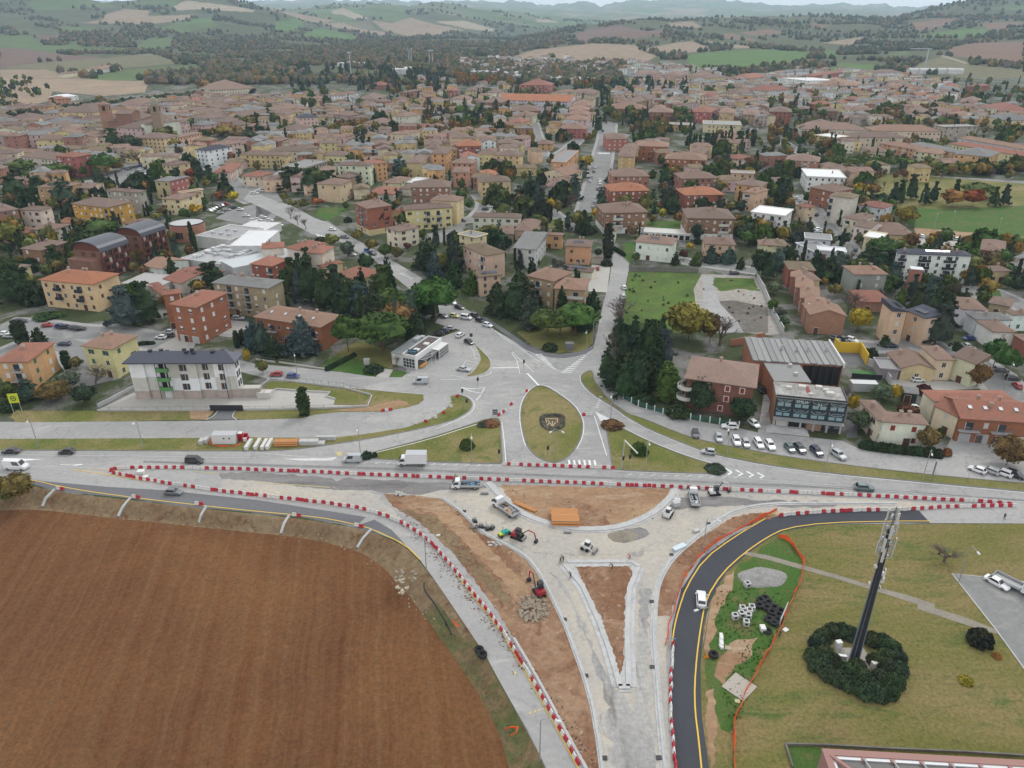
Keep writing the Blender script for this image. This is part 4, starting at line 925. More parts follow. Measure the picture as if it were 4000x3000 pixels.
Hs('B0','500,592 610,603 755,562',4.6,wall='white',rc='orange',roof='gable',kinds=D_,label='small white house with a bright orange tiled roof below the mustard yellow block')
Hs('B0','1060,600 1180,640 1390,590',4.0,wall='white',rc='rosy',chim=2)
Hs('B0','328,1092 800,1137 1035,1032',10.6,wall='yellow',rc='orange',roof='hip',kinds=('d','bx'),floors=3,chim=4,bal=('S',2.6,(-.20,.21)),label='yellow apartment block with an orange hipped roof and brown balconies')
Hs('B0','1455,1305 1692,1338 1955,1195',13.0,wall='rust',rc='red',mat='brick',kinds=('wc','wh'),floors=4,chim=2,garage=2,label='rust red brick apartment block with white arched windows',skip=())
Hs('B0','1395,1228 1560,1210 1640,1160',12.6,wall='rust',rc='red',mat='brick',kinds=('wc',),floors=4,label='rear wing of the rust red brick block at its left')
Hs('B0','1822,1117 2318,1172 2345,1080',11.6,wall='tan',rc='grey',mat='brick',kinds=W_,floors=4,chim=4,bal=('R',3.2,(-.22,.1)),label='tan brick apartment block with a white middle bay and grey roof')
Hs('B0','1225,967 1400,1000 1590,905',4.6,wall='white',rc='salmon',roof='gable',chim=0,kinds=('d',),label='low white hall with a salmon tiled roof beside the rooftop machinery')
Hs('B0','1400,1075 1560,1130 1780,960',4.2,wall='pale',rc='rusty',roof='gable',label='low building with a mottled rust tiled roof beside the big cedar')
Hs('B0','1262,1125 1420,1240 1480,1180',4.0,wall='tan',rc='rusty')
Hs('B0','1385,392 1560,402 1640,330',8.4,wall='lemon',rc='purple' if 0 else 'rosy',kinds=B_,label='lemon yellow stepped apartment block with roof terraces behind the golden tree')
Hs('B0','1565,345 1760,312 1810,300',9.6,roof='flat',wall='lemon',rc='rosy',kinds=B_,chim=0,desc='lemon yellow block with square cut openings')
Hs('B0','1325,237 1465,242 1450,200',10.4,wall='olive',rc='grey',kinds=D_)
Hs('B0','1467,242 1640,195 1610,178',10.4,wall='rose',rc='grey',kinds=('wc','d'),label='crimson painted apartment block next to the olive one')
Hs('B0','1388,90 1500,105 1625,72',9.2,wall='yellow',rc='brown',kinds=D_)
Hs('A0','1680,1293 1790,1305 1935,1255',11.0,wall='white',rc='dark',kinds=('d',),chim=3,label='white apartment block with a dark roof above the parked cars')
Hs('A0','1938,1257 2095,1228 2060,1200',11.0,wall='pink',rc='rosy',kinds=('d',))
Hs('B0','1832,168 1995,165 1870,85',6.0,wall='pink',rc='red',kinds=D_)
Hs('B0','2075,192 2240,205 2330,160',6.2,wall='cream',rc='red',kinds=B_)
Hs('A0','470,1350 650,1362 780,1330',13.0,wall='rose',rc='red',kinds=('wc','wh'),chim=2,bal=('s',2.6,(-.3,)),label='crimson apartment block with white balconies beside the umbrella pines')
Hs('A0','160,1350 470,1385 490,1320',9.0,wall='pale',rc='brown',kinds=B_,chim=2)
Hs('A0','-60,1335 150,1325 180,1290',10.0,wall='cream',rc='brown',kinds=B_,chim=2)
Hs('A0','1160,1192 1420,1200 1330,1160',11.0,wall='yellow',rc='brown',kinds=B_,chim=0,desc='long yellow town palace')
Hs('A0','1530,1195 1750,1140 1740,1120',9.0,wall='peach',rc='rosy',kinds=B_,chim=0)
Hs('A0','1215,1115 1640,1040 1600,1000',12.0,wall='pink',rc='brown',kinds=('d',),chim=2,sky=6,label='long pale pink convent with a row of white rooflights')
Hs('B0','95,205 240,240 200,205',6.0,wall='red',rc='rosy',kinds=('wc',),chim=2)
Hs('A1','-150,1337 255,1347 298,1322',9.0,wall='ochre',rc='brown',kinds=B_,chim=3,bal=('R',2.5,(.3,)))
Hs('A1','100,1303 480,1310 520,1280',7.2,wall='cream',rc='brown',kinds=D_,chim=2)
Hs('A1','440,1290 570,1275 540,1240',8.4,wall='lemon',rc='brown',kinds=B_)
Hs('A1','570,1243 700,1235 690,1205',9.0,wall='yellow',rc='brown',kinds=B_,chim=2)
Hs('B1','697,102 985,108 1035,82',12.4,wall='pale',rc='brown',kinds=D_,chim=3,bal=('R',2.4,(-.35,)),label='pale cream four storey block with a brown roof behind the dark cedars')
Hs('B1','1040,92 1138,76 1020,50',11.2,wall='orange',rc='red',kinds=B_)
Hs('B1','420,128 622,58 480,30',9.2,roof='flat',wall='taupe',rc='grey',kinds=('d',),label='taupe flat roofed block with a white terrace canopy')
Hs('B1','728,275 835,228 690,190',10.2,wall='peach',rc='rosy',kinds=('d','wc'))
Hs('B1','660,200 800,215 810,160',7.0,wall='tan',rc='brown')
Hs('B1','842,425 958,480 1162,438',13.4,wall='red',rc='rosy',kinds=('bo','d'),floors=4,chim=2,bal=('R',2.4,(.0,)),mat='brick',basecol='yellow',label='red brick apartment block with balconies and a yellow ground floor')
Hs('B1','1150,492 1250,522 1335,478',7.6,wall='yellow',rc='red',roof='gable_y',kinds=W_)
Hs('B1','1285,494 1702,464 1640,425',10.4,wall='yellow',rc='brown',kinds=('wc','d','bo'),floors=3,chim=3,bal=('R',2.8,(-.02,.2)),label='long yellow three storey block with four balconies')
Hs('B1','1330,296 1680,294 1600,236',12.0,wall='brown',rc='brown',kinds=W_,chim=2,label='brown brick apartment block with a white recessed middle')
Hs('B1','1500,402 1738,418 1680,365',12.0,wall='yellow',rc='rosy',kinds=('wc',))
Hs('B1','1112,642 1227,680 1410,634',8.2,wall='pale',rc='brown',kinds=('d','bo'),chim=3,label='small pale cream house with a brown hipped roof at the street corner')
Hs('B1','968,352 1190,356 1165,288',4.2,wall='pale',rc='red')
Hs('B1','1085,252 1235,262 1345,205',5.0,wall='lemon',rc='rosy')
Hs('B1','1215,300 1335,312 1385,270',4.0,wall='pale',rc='brown')
Hs('B1','1270,250 1400,262 1480,210',3.6,roof='flat',wall='white',rc='white',chim=0)
Hs('B1','1295,82 1432,84 1425,10',10.0,wall='ochre',rc='brown',kinds=D_)
Hs('B1','1505,4 1650,6 1645,-60',12.0,wall='orange',rc='brown',kinds=D_)
Hs('B1','1390,122 1498,124 1490,84',6.2,wall='lemon',rc='brown',kinds=B_,bal=('S',2,(-.2,)))
Hs('B1','1678,84 1878,90 1870,52',8.4,wall='salmon',rc='rosy',kinds=D_)
Hs('B1','1695,166 1842,166 1838,116',9.0,wall='salmon',rc='rosy',kinds=('bx',))
Hs('A1','1790,1368 1940,1362 1920,1322',9.0,wall='white',rc='red',roof='gable_y',kinds=D_)
Hs('B1','1948,194 2100,190 2095,140',5.2,wall='cream',rc='orange')
Hs('B1','1935,250 2210,240 2200,192',8.6,wall='yellow',rc='brown',kinds=('wc','d','gx'),floors=3,chim=2)
Hs('A1','1690,1195 1862,1190 1858,1152',12.0,wall='peach',rc='brown',kinds=('wc',))
Hs('A1','1730,1266 1952,1264 1950,1220',12.6,wall='red',rc='orange',kinds=('wc','wh'),chim=2,bal=('s',2.6,(-.35,.35)),label='red apartment block with white balconies and an orange roof')
Hs('A1','1956,1230 2080,1226 2070,1198',11.0,wall='white',rc='brown',roof='gable_y',kinds=('d',))
Hs('A1','2085,1240 2260,1242 2230,1212',9.0,wall='ochre',rc='brown',kinds=D_)
Hs('A1','2062,1345 2290,1350 2260,1310',9.0,wall='yellow',rc='brown',kinds=('gx','d'))
Hs('B1','2010,84 2195,82 2190,55',7.0,wall='white',rc='brown',kinds=B_)
Hs('B1','1862,548 2290,560 2280,520',6.6,wall='pale',rc='brown',kinds=('bo','d'),chim=2,label='long two storey cream house with brown shutters and a tiled roof')
Hs('B1','1740,700 1900,735 2018,700',8.4,roof='flat',wall='lemon',rc='grey',kinds=('d',),label='lemon flat roofed block with railings round its roof terrace')
Hs('B1','1775,792 1990,888 2090,820',10.6,wall='peach',rc='moss',kinds=('d','wc'),floors=3,chim=3,bal=('r',3.0,(.3,)),label='peach apartment block with a mossy brown roof behind the conical trees')
Hs('B1','1925,1072 2130,1050 2100,1000',8.0,wall='peach',rc='moss',kinds=('d',),chim=2,pv=6,label='peach villa with arched windows and solar panels on its roof')
Hs('B1','48,828 248,812 240,760',9.0,wall='pale',rc='red',kinds=('wc',),chim=2)
Hs('B1','402,858 575,870 692,800',10.5,wall='pale',rc='red',kinds=('wc',),chim=3,label='pale cream block with a red hipped roof beside the avenue')
Hs('B1','248,815 410,845 560,760',9.6,wall='pale',rc='red',kinds=('wc',),chim=2)
Hs('B1','-60,955 140,980 222,895',9.6,wall='red',rc='red',mat='brick',kinds=('wc','wh'),bal=('r',2.6,(.38,)),label='small red brick block with white balconies behind the tall cedars')
Hs('B1','-30,1410 560,1508 715,1388',8.4,wall='rust',rc='salmon',mat='brick',kinds=('d','wh'),floors=2,chim=2,sky=4,bal=('r',3.6,(-.25,.38)),label='low brick apartment block with a wide salmon roof behind the blue spruces')
Hs('B1','560,1075 780,1135 1035,1000',4.0,wall='yellow',rc='red',roof='hip',kinds=('d',),rise=2.6,label='rounded kindergarten roof of red tiles among the cedars')
Hs('B1','560,985 760,940 960,920',5.4,wall='yellow',rc='red',chim=2,roof='hip')
Hs('B2','790,518 1182,508 1150,425',10.4,wall='brown',rc='rosy',mat='brick',kinds=('oc','oh'),floors=3,chim=4,bal=('s',5.0,(-.18,)),basecol='white',label='brown brick block with white balconies, left of the garage row')
Hs('B2','1512,560 1938,568 1895,478',10.4,wall='brown',rc='brown',mat='brick',kinds=('oc','oh'),floors=3,chim=4,bal=('s',5.0,(.28,)),basecol='white',label='brown brick block with white balconies, right of the garage row')
Hs('B2','868,202 1195,200 1180,140',8.6,wall='brick',rc='rosy',mat='brick',kinds=('wc','wh'),floors=3,chim=2)
Hs('B2','850,330 1197,322 1180,258',9.0,wall='red',rc='orange',mat='brick',kinds=('wc','wh'),floors=3,chim=2,label='red brick block with an orange roof, nearer the wide street')
Hs('B2','1495,365 1847,356 1825,290',9.0,wall='red',rc='orange',mat='brick',kinds=('wc','wh'),floors=3,chim=2,label='red brick block with an orange roof, beside the small autumn tree')
Hs('B2','1465,220 1790,215 1775,160',8.6,wall='brick',rc='rosy',mat='brick',kinds=('wc','wh'),floors=3,chim=2)
Hs('B2','1315,45 1682,62 1650,10',9.2,wall='rust',rc='salmon',mat='brick',kinds=('oc','oh'),floors=3,chim=4,bal=('R',2.6,(-.15,.15)),label='wide rust brick block with a white staircase strip')
Hs('A2','912,1355 1060,1360 1065,1290',11.0,wall='orange',rc='rosy',kinds=('wc',))
Hs('A2','930,1290 1070,1298 1100,1240',10.0,wall='orange',rc='rosy',kinds=('wc',))
Hs('A2','1070,1262 1352,1272 1345,1232',10.5,wall='rust',rc='salmon',kinds=('oc','d'),floors=3,chim=4,bal=('R',2.6,(.0,)))
Hs('A2','1500,1330 1655,1340 1640,1270',8.0,wall='brick',rc='rosy',kinds=('oc',))
Hs('A2','818,1205 1010,1205 985,1158',9.0,wall='rose',rc='rosy',kinds=('wc',))
Hs('A2','335,1402 465,1408 542,1290',10.5,roof='flat',wall='orange',rc='grey',kinds=('d','wc'),chim=0,label='long orange block with a flat roof of grey rooflights')
Hs('A2','250,1490 470,1520 480,1440',7.0,wall='cream',rc='salmon',roof='gable_y',kinds=('d',))
Hs('B2','275,285 450,295 485,190',5.0,wall='pale',rc='rosy',chim=3)
Hs('B2','225,700 440,712 510,690',6.4,wall='orange',rc='rosy',kinds=B_)
Hs('B2','452,800 685,812 640,745',8.0,wall='salmon',rc='brown',kinds=('b'+'x','d'),floors=2,chim=2,pv=4,label='salmon square house with dark windows and solar panels on its roof')
Hs('B2','1060,760 1392,795 1388,725',8.0,wall='white',rc='rosy',kinds=('d','wc'),floors=2,chim=2,pv=3,label='semi detached house, white half left and yellow half right')
Hs('B2','1665,785 1940,795 1930,728',6.6,wall='peach',rc='rosy',kinds=B_,floors=2,chim=2,label='two storey villa with a rosy hipped roof behind the pair of blue spruces')
Hs('B2','785,668 900,675 905,630',5.6,wall='pale',rc='rosy',kinds=('wc',))
Hs('B2','0,820 210,835 275,700',8.4,roof='shed',wall='lightgrey',rc='grey',kinds=('d',),chim=0,rise=1.5,label='modern grey apartment block with a pale metal roof')
Hs('B2','-110,700 20,700 30,620',5.0,wall='tan',rc='rosy')
Hs('B2','15,665 190,675 160,560',4.6,wall='peach',rc='rosy')
Hs('B2','120,1055 360,1110 430,1000',10.6,wall='tan',rc='salmon',mat='brick',kinds=('wc','wh'),floors=3,bal=('r',3,(-.1,)),label='tan brick block with a salmon roof and dark dormer')
Hs('B2','355,1168 640,1188 660,1080',9.6,wall='tan',rc='salmon',mat='brick',kinds=('wc','d'),floors=3,bal=('s',6,(.2,)),label='tan brick block with a long white balcony above the umbrella pine')
Hs('B2','430,995 700,1030 720,985',3.6,wall='pale',rc='brown',roof='gable',pv=6)
Hs('B2','1890,170 2100,180 2260,160',9.4,roof='flat',wall='peach',rc='grey',kinds=('d',),chim=0)
Hs('B2','1930,265 2160,290 2230,250',9.6,wall='orange',rc='brown',kinds=B_)
Hs('B2','1985,330 2110,350 2180,300',10.2,wall='peach',rc='salmon',kinds=B_,chim=2,bal=('s',2.5,(-.2,)))
Hs('B2','2060,505 2360,545 2330,470',9.0,roof='flat',wall='white',rc='white',kinds=('d',),floors=3,chim=0,bal=('R',4,(.15,)),label='white modernist block with a flat white roof and deep dark balconies')
Hs('B2','2130,790 2300,800 2410,760',6.0,wall='lemon',rc='rosy',kinds=('ux',),chim=2,label='lemon house with bright blue shutters left of the grey warehouse')
Hs('B2','1690,1560 1700,1560 1705,1550',3,wall='pale',rc='brown',chim=0)if 0 else None
Hs('B3','230,440 320,470 300,420',8,wall='peach',rc='rusty',chim=2)
Hs('B3','150,55 445,75 415,25',9.6,wall='brick',rc='rosy',kinds=('wc','oc'),floors=4,chim=2,bal=('s',2.8,(.1,)),label='brick block with white balconies left of the pine row')
Hs('B3','335,200 680,215 650,140',9.0,roof='flat',wall='white',rc='white',kinds=('d',),label='bright white flat roofed block with two grey roof panels')
Hs('B3','355,285 560,335 810,320',10.0,wall='rust',rc='rosy',mat='brick',kinds=('d','wc'),floors=3,chim=3,label='rust brick block with mottled roof behind the tall cream block')
Hs('B3','525,362 742,392 705,345',14.0,wall='pale',rc='moss',kinds=('oc',),floors=4,bal=('R',2.2,(-.42,)),label='tall narrow pale cream block with blue balconies on its corner')
Hs('B3','785,440 1002,478 960,420',6.6,wall='white',rc='rusty',kinds=('d',),label='white house with a rust red roof beside the park')
Hs('B3','645,548 790,580 860,520',7.4,wall='cream',rc='brown',kinds=B_,bal=('s',2.5,(-.2,)))
Hs('B3','735,620 900,650 960,590',7.6,wall='pale',rc='brown',kinds=B_,roof='gable')
Hs('B3','900,640 1200,645 1190,600',4.5,wall='cream',rc='rosy',kinds=('d',))
Hs('B3','985,700 1282,712 1265,650',5.0,wall='yellow',rc='rosy',kinds=('d',),label='yellow workshop with a rosy tiled roof beside the park road')
Hs('B3','820,720 980,745 1080,700',8.0,roof='flat',wall='lemon',rc='white',kinds=('d',),chim=0)
Hs('B3','1200,870 1775,890 1750,840',11.6,wall='white',rc='dark',kinds=('d',),floors=4,chim=4,pv=9,bal=('S',4.4,(-.22,.18)),label='white and charcoal apartment block with solar panels on a dark roof')
Hs('B3','1145,865 1215,870 1440,850',11.6,wall='lightgrey',rc='dark',kinds=('d',),floors=4,bal=('S',3,(-.1,)),label='left wing of the white and charcoal block with dark balconies')
Hs('B3','1235,1000 1350,1010 1345,985',10.0,wall='brick',roof='flat',rc='white',win=False,chim=0,name='brick_tower',over=.2,label='slim brick tower with a pale flat cap by the white and charcoal block',cat='tower')
Hs('B3','1830,830 2050,860 2400,800',6.6,wall='rust',rc='rosy',mat='brick',kinds=('d','wc'),label='long rust brick house beside the bare dark trees')
Hs('B3','2115,895 2260,930 2350,900',5.0,wall='pink',rc='grey',kinds=('d',),chim=0)
Hs('B3','640,965 745,1048 1050,1052',9.0,wall='grey',rc='salmon',kinds=('oc','wh'),floors=3,chim=2,pv=5,label='grey villa block with a salmon hipped roof and solar panels')
Hs('B3','130,925 175,1005 420,1020',7.6,wall='red',rc='moss',mat='brick',kinds=('d',),label='small red brick house at the top of the terrace row')
Hs('B3','130,940 300,1100 420,1060',7,wall='yellow',rc='rosy',kinds=('d',))
for i in range(4):
 u0,v0=190+i*42,1075+i*92
 Hs('B3','%d,%d %d,%d %d,%d'%(u0,v0-10,u0+150+15*i,v0+6+2*i,u0+120+18*i,v0-110),7.0,wall='brick',rc='salmon',roof='hip',kinds=('d','wc'),sky=3,name='terraced_house',cat='house',label='salmon roofed terrace house, %s in the stepped row'%['farthest','second farthest','third','fourth'][i])
Hs('B3','360,1395 690,1410 630,1300',7.0,wall='brick',rc='salmon',roof='gable_y',kinds=('d',),mat='brick',win=False,name='terraced_house',cat='house',label='nearest terrace house with a bare pink brick gable end')
Hs('B3','810,1285 1080,1290 1100,1180',4.0,wall='brick',rc='rusty',kinds=('d',),chim=0,label='low building with a plain rust red metal roof by the bare tree')
Hs('B3','975,1275 1070,1365 1200,1350',12.0,wall='peach',rc='dark',roof='shed',kinds=('oc','d'),floors=4,chim=0,rise=1.4,pv=5,label='peach apartment block with tilted solar roofs, left half')
Hs('B3','1185,1350 1365,1430 1420,1365',10.0,wall='peach',rc='dark',roof='shed',kinds=('oc','d'),floors=3,chim=0,rise=1.2,pv=4,label='peach apartment block with tilted solar roofs, right half')
Hs('B3','1560,1230 1680,1350 1830,1290',6,wall='white',rc='rosy',kinds=('d',))
Hs('B3','1700,1370 1800,1440 1960,1340',6.0,wall='white',rc='grey',kinds=('wc',))
Hs('B3','1790,1440 1950,1548 2080,1500',6.2,wall='white',rc='rosy',kinds=('oc',),garage=2,roof='hip')
Hs('B3','1900,1290 2100,1330 2250,1280',4,wall='tan',rc='brown',chim=0)
Hs('C3','2045,35 2110,70 2212,30',6,wall='white',rc='rosy')
Hs('C3','2110,230 2260,330 2350,240',6.4,wall='red',rc='rosy',kinds=('d',),mat='brick')
Hs('B3','0,805 200,808 190,740',5.4,wall='cream',rc='moss',kinds=('ux','d'))
Hs('B3','315,735 555,755 500,700',6.2,roof='flat',wall='lightgrey',rc='grey',kinds=('d',),chim=0,label='pale grey flat roofed workshop at the lane')
Hs('B3','235,770 420,870 560,830',5.0,roof='flat',wall='white',rc='grey',kinds=('d',),chim=0)
Hs('B3','430,840 680,860 640,815',6.4,roof='flat',wall='white',rc='white',kinds=('wc','d'),floors=2,chim=0)
Hs('C3','1020,380 1150,530 1440,520',4.2,wall='yellow',rc='rosy',roof='gable',kinds=('d',),label='yellow single storey workshop with a blue grey door')
Hs('C3','1305,330 1450,460 1580,420',6.8,wall='cream',rc='rosy',roof='hip',kinds=('d',))
Hs('C3','1585,415 1800,500 1700,380',7.6,wall='cream',rc='brown',roof='shed',kinds=('d',),rise=1.8,win=False,label='tall cream gabled house with a mono pitch roof behind the white van')
Hs('C3','905,440 965,540 1135,525',3.2,roof='flat',wall='grey',rc='grey',win=False,chim=0,name='carport',label='open carport with a grey corrugated roof beside the yellow workshop',cat='carport')
Hs('C3','985,995 1395,1025 1330,925',6.6,wall='mint',rc='rosy',roof='hip',kinds=('rx','ro'),floors=2,chim=2,label='mint cream house with red shutters behind the clipped hedge')
Hs('C3','790,800 960,985 1060,950',6.4,wall='pale',rc='rosy',roof='hip',kinds=('rx','bo'),floors=2,label='rear wing of the mint cream house with a tall white chimney')
Hs('C3','1655,960 2330,1005 2300,800',7.0,wall='rust',rc='red',roof='gable',mat='brick',kinds=('d','oc'),floors=2,chim=3,sky=4,garage=4,bal=('r',5,(-.35,.1)),label='long rust brick row with red tiled roof and rooflights at the right edge')
Hs('C3','1425,840 1650,955 1660,820',6.6,wall='cream',rc='red',roof='gable',kinds=('oc',),label='cream gable house joined to the left end of the rust brick row')
Hs('C3','1320,715 1430,820 2050,740',6.6,wall='pale',rc='red',roof='hip',kinds=('d',),chim=0,label='long cream building with a curved red roof behind the rust brick row')
Hs('C3','1165,735 1310,755 1290,690',3.2,wall='blackish',rc='grey',roof='gable',win=False,chim=0,name='shed',cat='shed',label='dark painted shed with a small white shop name')
Hs('C0','-60,480 240,478 510,300',9.0,wall='orange',rc='red',kinds=('gx','wc'),floors=3,chim=2,bal=('r',2.8,(.1,)),label='orange apartment house with a red hipped roof at the left edge')
Hs('C0','690,338 965,373 1200,245',9.6,wall='yellow',rc='salmon',kinds=('gx','go','d'),floors=3,chim=2,label='pale yellow house with white corner balconies left of the dark roofed block')
HL('A1','''1168,1003 1292,1012 1335,978 10 mint rosy
920,1063 1085,1073 1142,1032 6 peach rosy
365,1022 540,1012 582,988 9.6 pink dark
580,1012 828,1032 822,992 7 cream rosy
790,1003 905,988 968,950 10 taupe rosy
168,1125 352,1132 405,1085 7.4 white brown
1100,908 1200,912 1208,882 8 yellow brown
1192,888 1290,888 1280,862 9 yellow brown
1258,862 1345,852 1330,835 9 mustard brown
845,860 1048,862 1040,820 8 taupe brown
645,825 760,828 755,795 9 white rosy
755,850 850,850 848,822 7 white grey
685,920 765,922 860,895 7 olive grey
1350,925 1440,922 1450,895 7 cream brown
1420,870 1575,880 1570,855 7 brick rosy
1465,1255 1612,1252 1600,1205 9 peach brown
1455,1285 1610,1285 1605,1255 8 cream brown
1088,1250 1205,1252 1200,1215 6.6 mint rosy
1250,1240 1368,1242 1362,1212 6.2 lemon rosy
1290,1318 1405,1330 1390,1292 5 white grey
1675,860 1835,862 1830,835 9 pale rosy
1930,885 2120,890 2110,850 8 brick brown
1810,785 1910,785 1905,760 9 yellow brown
1980,800 2100,802 2100,775 8 cream brown
1660,785 1738,785 1735,765 8 rose rusty
1240,800 1300,802 1300,772 8 brick brown
955,735 1100,740 1100,722 6 brick rusty
70,1220 200,1225 190,1188 6 brick rosy
105,970 240,985 280,950 8 yellow rosy
280,940 420,945 470,935 8 yellow rosy
60,940 220,960 260,905 7 lightgrey rosy
1280,1100 1380,1115 1435,1065 6 white rusty
200,1235 380,1240 370,1210 4.5 pale rosy
560,1345 800,1352 860,1320 4.2 lemon brown
2155,1052 2300,1062 2290,1030 7 peach red
660,1490 810,1505 780,1460 5 pale brown''')
HL('A2','''55,735 330,740 320,715 9 rose rusty
450,1035 650,1040 640,1010 9 pink salmon
470,990 660,995 655,965 9 pink salmon
490,950 670,952 665,925 9 pink salmon
510,915 690,918 700,880 9 pink salmon
405,1112 645,1118 640,1088 8 rose salmon
0,960 255,960 250,925 8 brick rosy
0,1005 180,1010 190,975 7.6 pale rosy
-20,1052 90,1058 85,1025 7 orange rosy
815,940 1170,945 1150,912 6 brick salmon
1180,970 1398,975 1395,940 9 brick rosy
1215,935 1315,938 1305,908 10 brick salmon
1785,975 1920,980 1915,938 9.6 ochre salmon
1995,990 2140,995 2135,940 9 tan rosy
905,880 1060,890 1040,840 9 tan brown
1040,860 1195,865 1190,822 9 pink brown
1035,640 1145,645 1140,612 9 pink rosy
1150,640 1275,640 1265,605 10 pink rosy
1280,650 1460,655 1450,625 9 peach rosy
1478,655 1590,660 1585,622 10 yellow rosy
1560,670 1700,680 1690,650 9 yellow rosy
1290,1075 1560,1085 1550,1060 5 orange grey f
1785,1205 2060,1215 2050,1165 5 white salmon
1620,830 1740,835 1735,802 9 cream rusty
1670,860 1800,865 1795,838 8 peach rosy
1855,800 2000,810 1990,760 9 cream brown
185,1245 350,1250 340,1220 5 orange rosy
-20,1255 85,1258 80,1225 9 ochre brown
0,1200 115,1205 110,1170 9 pink rosy
-90,1350 78,1355 75,1330 8 yellow rosy
1875,670 2050,680 2040,645 8 peach red
480,790 560,800 640,770 7 cream rosy
340,800 440,805 435,770 7 pale rosy
280,860 440,862 400,815 6 yellow moss
540,815 700,820 690,790 6 cream brown
1820,1360 1965,1380 1950,1335 5 pale rusty
1850,1440 2010,1450 2000,1400 4.6 pink rosy
1925,870 2010,880 2020,835 7 cream rosy''')
Hs('A2','-120,860 510,880 520,850',8,wall='lightgrey',rc='orange',roof='gable',name='school',label='long school with a bright orange ridge roof and glass walls',cat='school')
Hs('A2','1518,965 1718,975 1700,932',10,wall='rose',rc='red',name='apartment_block',label='crimson apartment block above the row of dark cypresses')
Hs('A2','1650,1075 1985,1085 1975,1045',7,wall='lemon',rc='grey',roof='flat',name='school',label='lemon school hall with a flat roof behind the cypresses',cat='school')
Hs('A2','2000,770 2190,790 2180,745',11,wall='lightgrey',rc='rusty',name='apartment_block',label='pale blue grey block with an arched top at the upper right')
HL('A3','''415,735 700,745 640,690 8 peach salmon
660,740 795,745 780,705 8 peach salmon
-20,790 150,775 130,745 8 lightgrey rosy
10,965 210,972 200,935 12 red brown
245,940 345,945 340,920 8 brown brown
450,960 610,965 600,935 8 brown brown
230,822 328,828 325,802 7 orange rosy
330,890 430,905 480,880 7 rust red
750,875 868,880 860,850 8 white grey
655,860 755,865 750,835 8 red rusty
760,950 890,955 880,912 8 brown rosy
1188,965 1350,975 1345,935 7 red brown
1045,895 1115,900 1110,865 8 yellow moss
270,1085 560,1105 550,1060 7 pale rosy
395,1165 590,1195 560,1155 8 ochre white f
1255,1305 1480,1335 1470,1295 8 cream salmon
1825,905 2000,960 2125,915 8 white rusty
1645,880 1830,890 1820,850 7 peach rosy
1530,960 1660,970 1650,940 6 red rusty
1600,1000 1820,1008 1800,980 5.5 brick salmon
1700,745 1805,752 1800,725 7 rust rusty
845,620 950,632 940,602 8 white brown
715,630 800,635 795,608 7 white rosy
1545,785 1690,790 1680,750 7 white grey
840,1310 1060,1318 1050,1285 4 cream rosy
1985,1035 2300,1045 2280,1005 9 lemon grey
290,655 390,660 385,595 9 rose rusty
0,630 90,635 85,605 6 white rosy
75,620 170,628 165,590 6 white grey
390,650 485,655 480,620 6 white grey''')
Hs('A3','118,668 338,700 320,655',12,wall='white',rc='white',roof='flat',name='apartment_block',label='long bright white flat roofed block below the green field',bal=('R',6,(0.0,)))
Hs('A3','280,1115 860,1130 850,1090',7.4,wall='pale',rc='rosy',name='apartment_block',label='long cream row with a rosy roof, left of the pink roofed row')
Hs('A3','905,1130 1505,1140 1480,1105',7.4,wall='cream',rc='salmon',name='apartment_block',label='very long cream row with a pink tiled roof')
Hs('A3','690,1190 1205,1192 1190,1158',7.4,wall='cream',rc='brown',name='apartment_block',label='long cream row with a brown roof behind the pines')
Hs('A3','965,1232 1290,1300 1300,1265',8,wall='salmon',rc='salmon',kinds=('wc','wh'),name='apartment_block',bal=('s',3,(-0.1,0.2)),label='red and cream row with white balconies and a salmon roof')
Hs('A3','1215,1232 1600,1320 1620,1290',9,wall='orange',rc='grey',name='apartment_block',label='long orange row with a dark slate roof, left half')
Hs('A3','1600,1325 1915,1360 1880,1300',10,wall='orange',rc='grey',name='apartment_block',label='long orange row with a dark slate roof, right half')
Hs('A3','1565,1225 2300,1370 2330,1340',7.6,wall='lemon',rc='red',kinds=('gx','d'),name='apartment_block',label='very long lemon row with a red roof and green shutters')
Hs('A3','1640,1175 2300,1310 2330,1285',7.6,wall='lightgrey',rc='salmon',name='apartment_block',label='grey concrete row with a pink roof behind the long lemon row')
Hs('A3','1425,1080 1520,1100 1655,1060',11,wall='taupe',rc='grey',roof='flat',name='apartment_block',bal=('s',3,(0.0,)))
HL('A0','''345,985 500,980 480,960 9 cream grey
-20,1050 290,1055 340,1005 7 orange brown
535,1015 635,1020 630,1002 8 pink brown
325,1065 530,1070 500,1025 6 pink grey
490,1090 655,1080 640,1050 7 lemon brown
990,900 1190,905 1150,860 9 pale rosy
1650,1075 1770,1085 1760,1050 8 pink grey
1640,1020 1805,1030 1800,990 9 lightgrey brown
1920,960 2035,965 2030,935 9 orange grey
2035,950 2212,955 2200,925 8 pale grey
1770,905 1880,935 1870,880 9 yellow brown
1630,975 1740,985 1850,950 8 peach brown y
1925,1005 2120,1015 2100,965 8 peach brown y
1810,780 2212,760 2200,720 8 pale rosy
1550,885 1700,890 1690,850 7 brick red
1700,870 1800,880 1780,840 7 yellow brown y
415,840 500,845 490,815 5 white white
500,860 620,850 610,830 5 salmon rusty
1805,1050 1960,1060 1950,1020 8 orange brown
1950,1050 2060,1085 2130,1050 7 cream brown
1300,990 1420,985 1400,940 8 brick brown
1520,945 1630,955 1620,930 8 olive brown''')
Hs('A0','495,968 800,975 780,920',12,wall='yellow',rc='brown',name='apartment_block',label='broad pale yellow palace left of the bell tower')
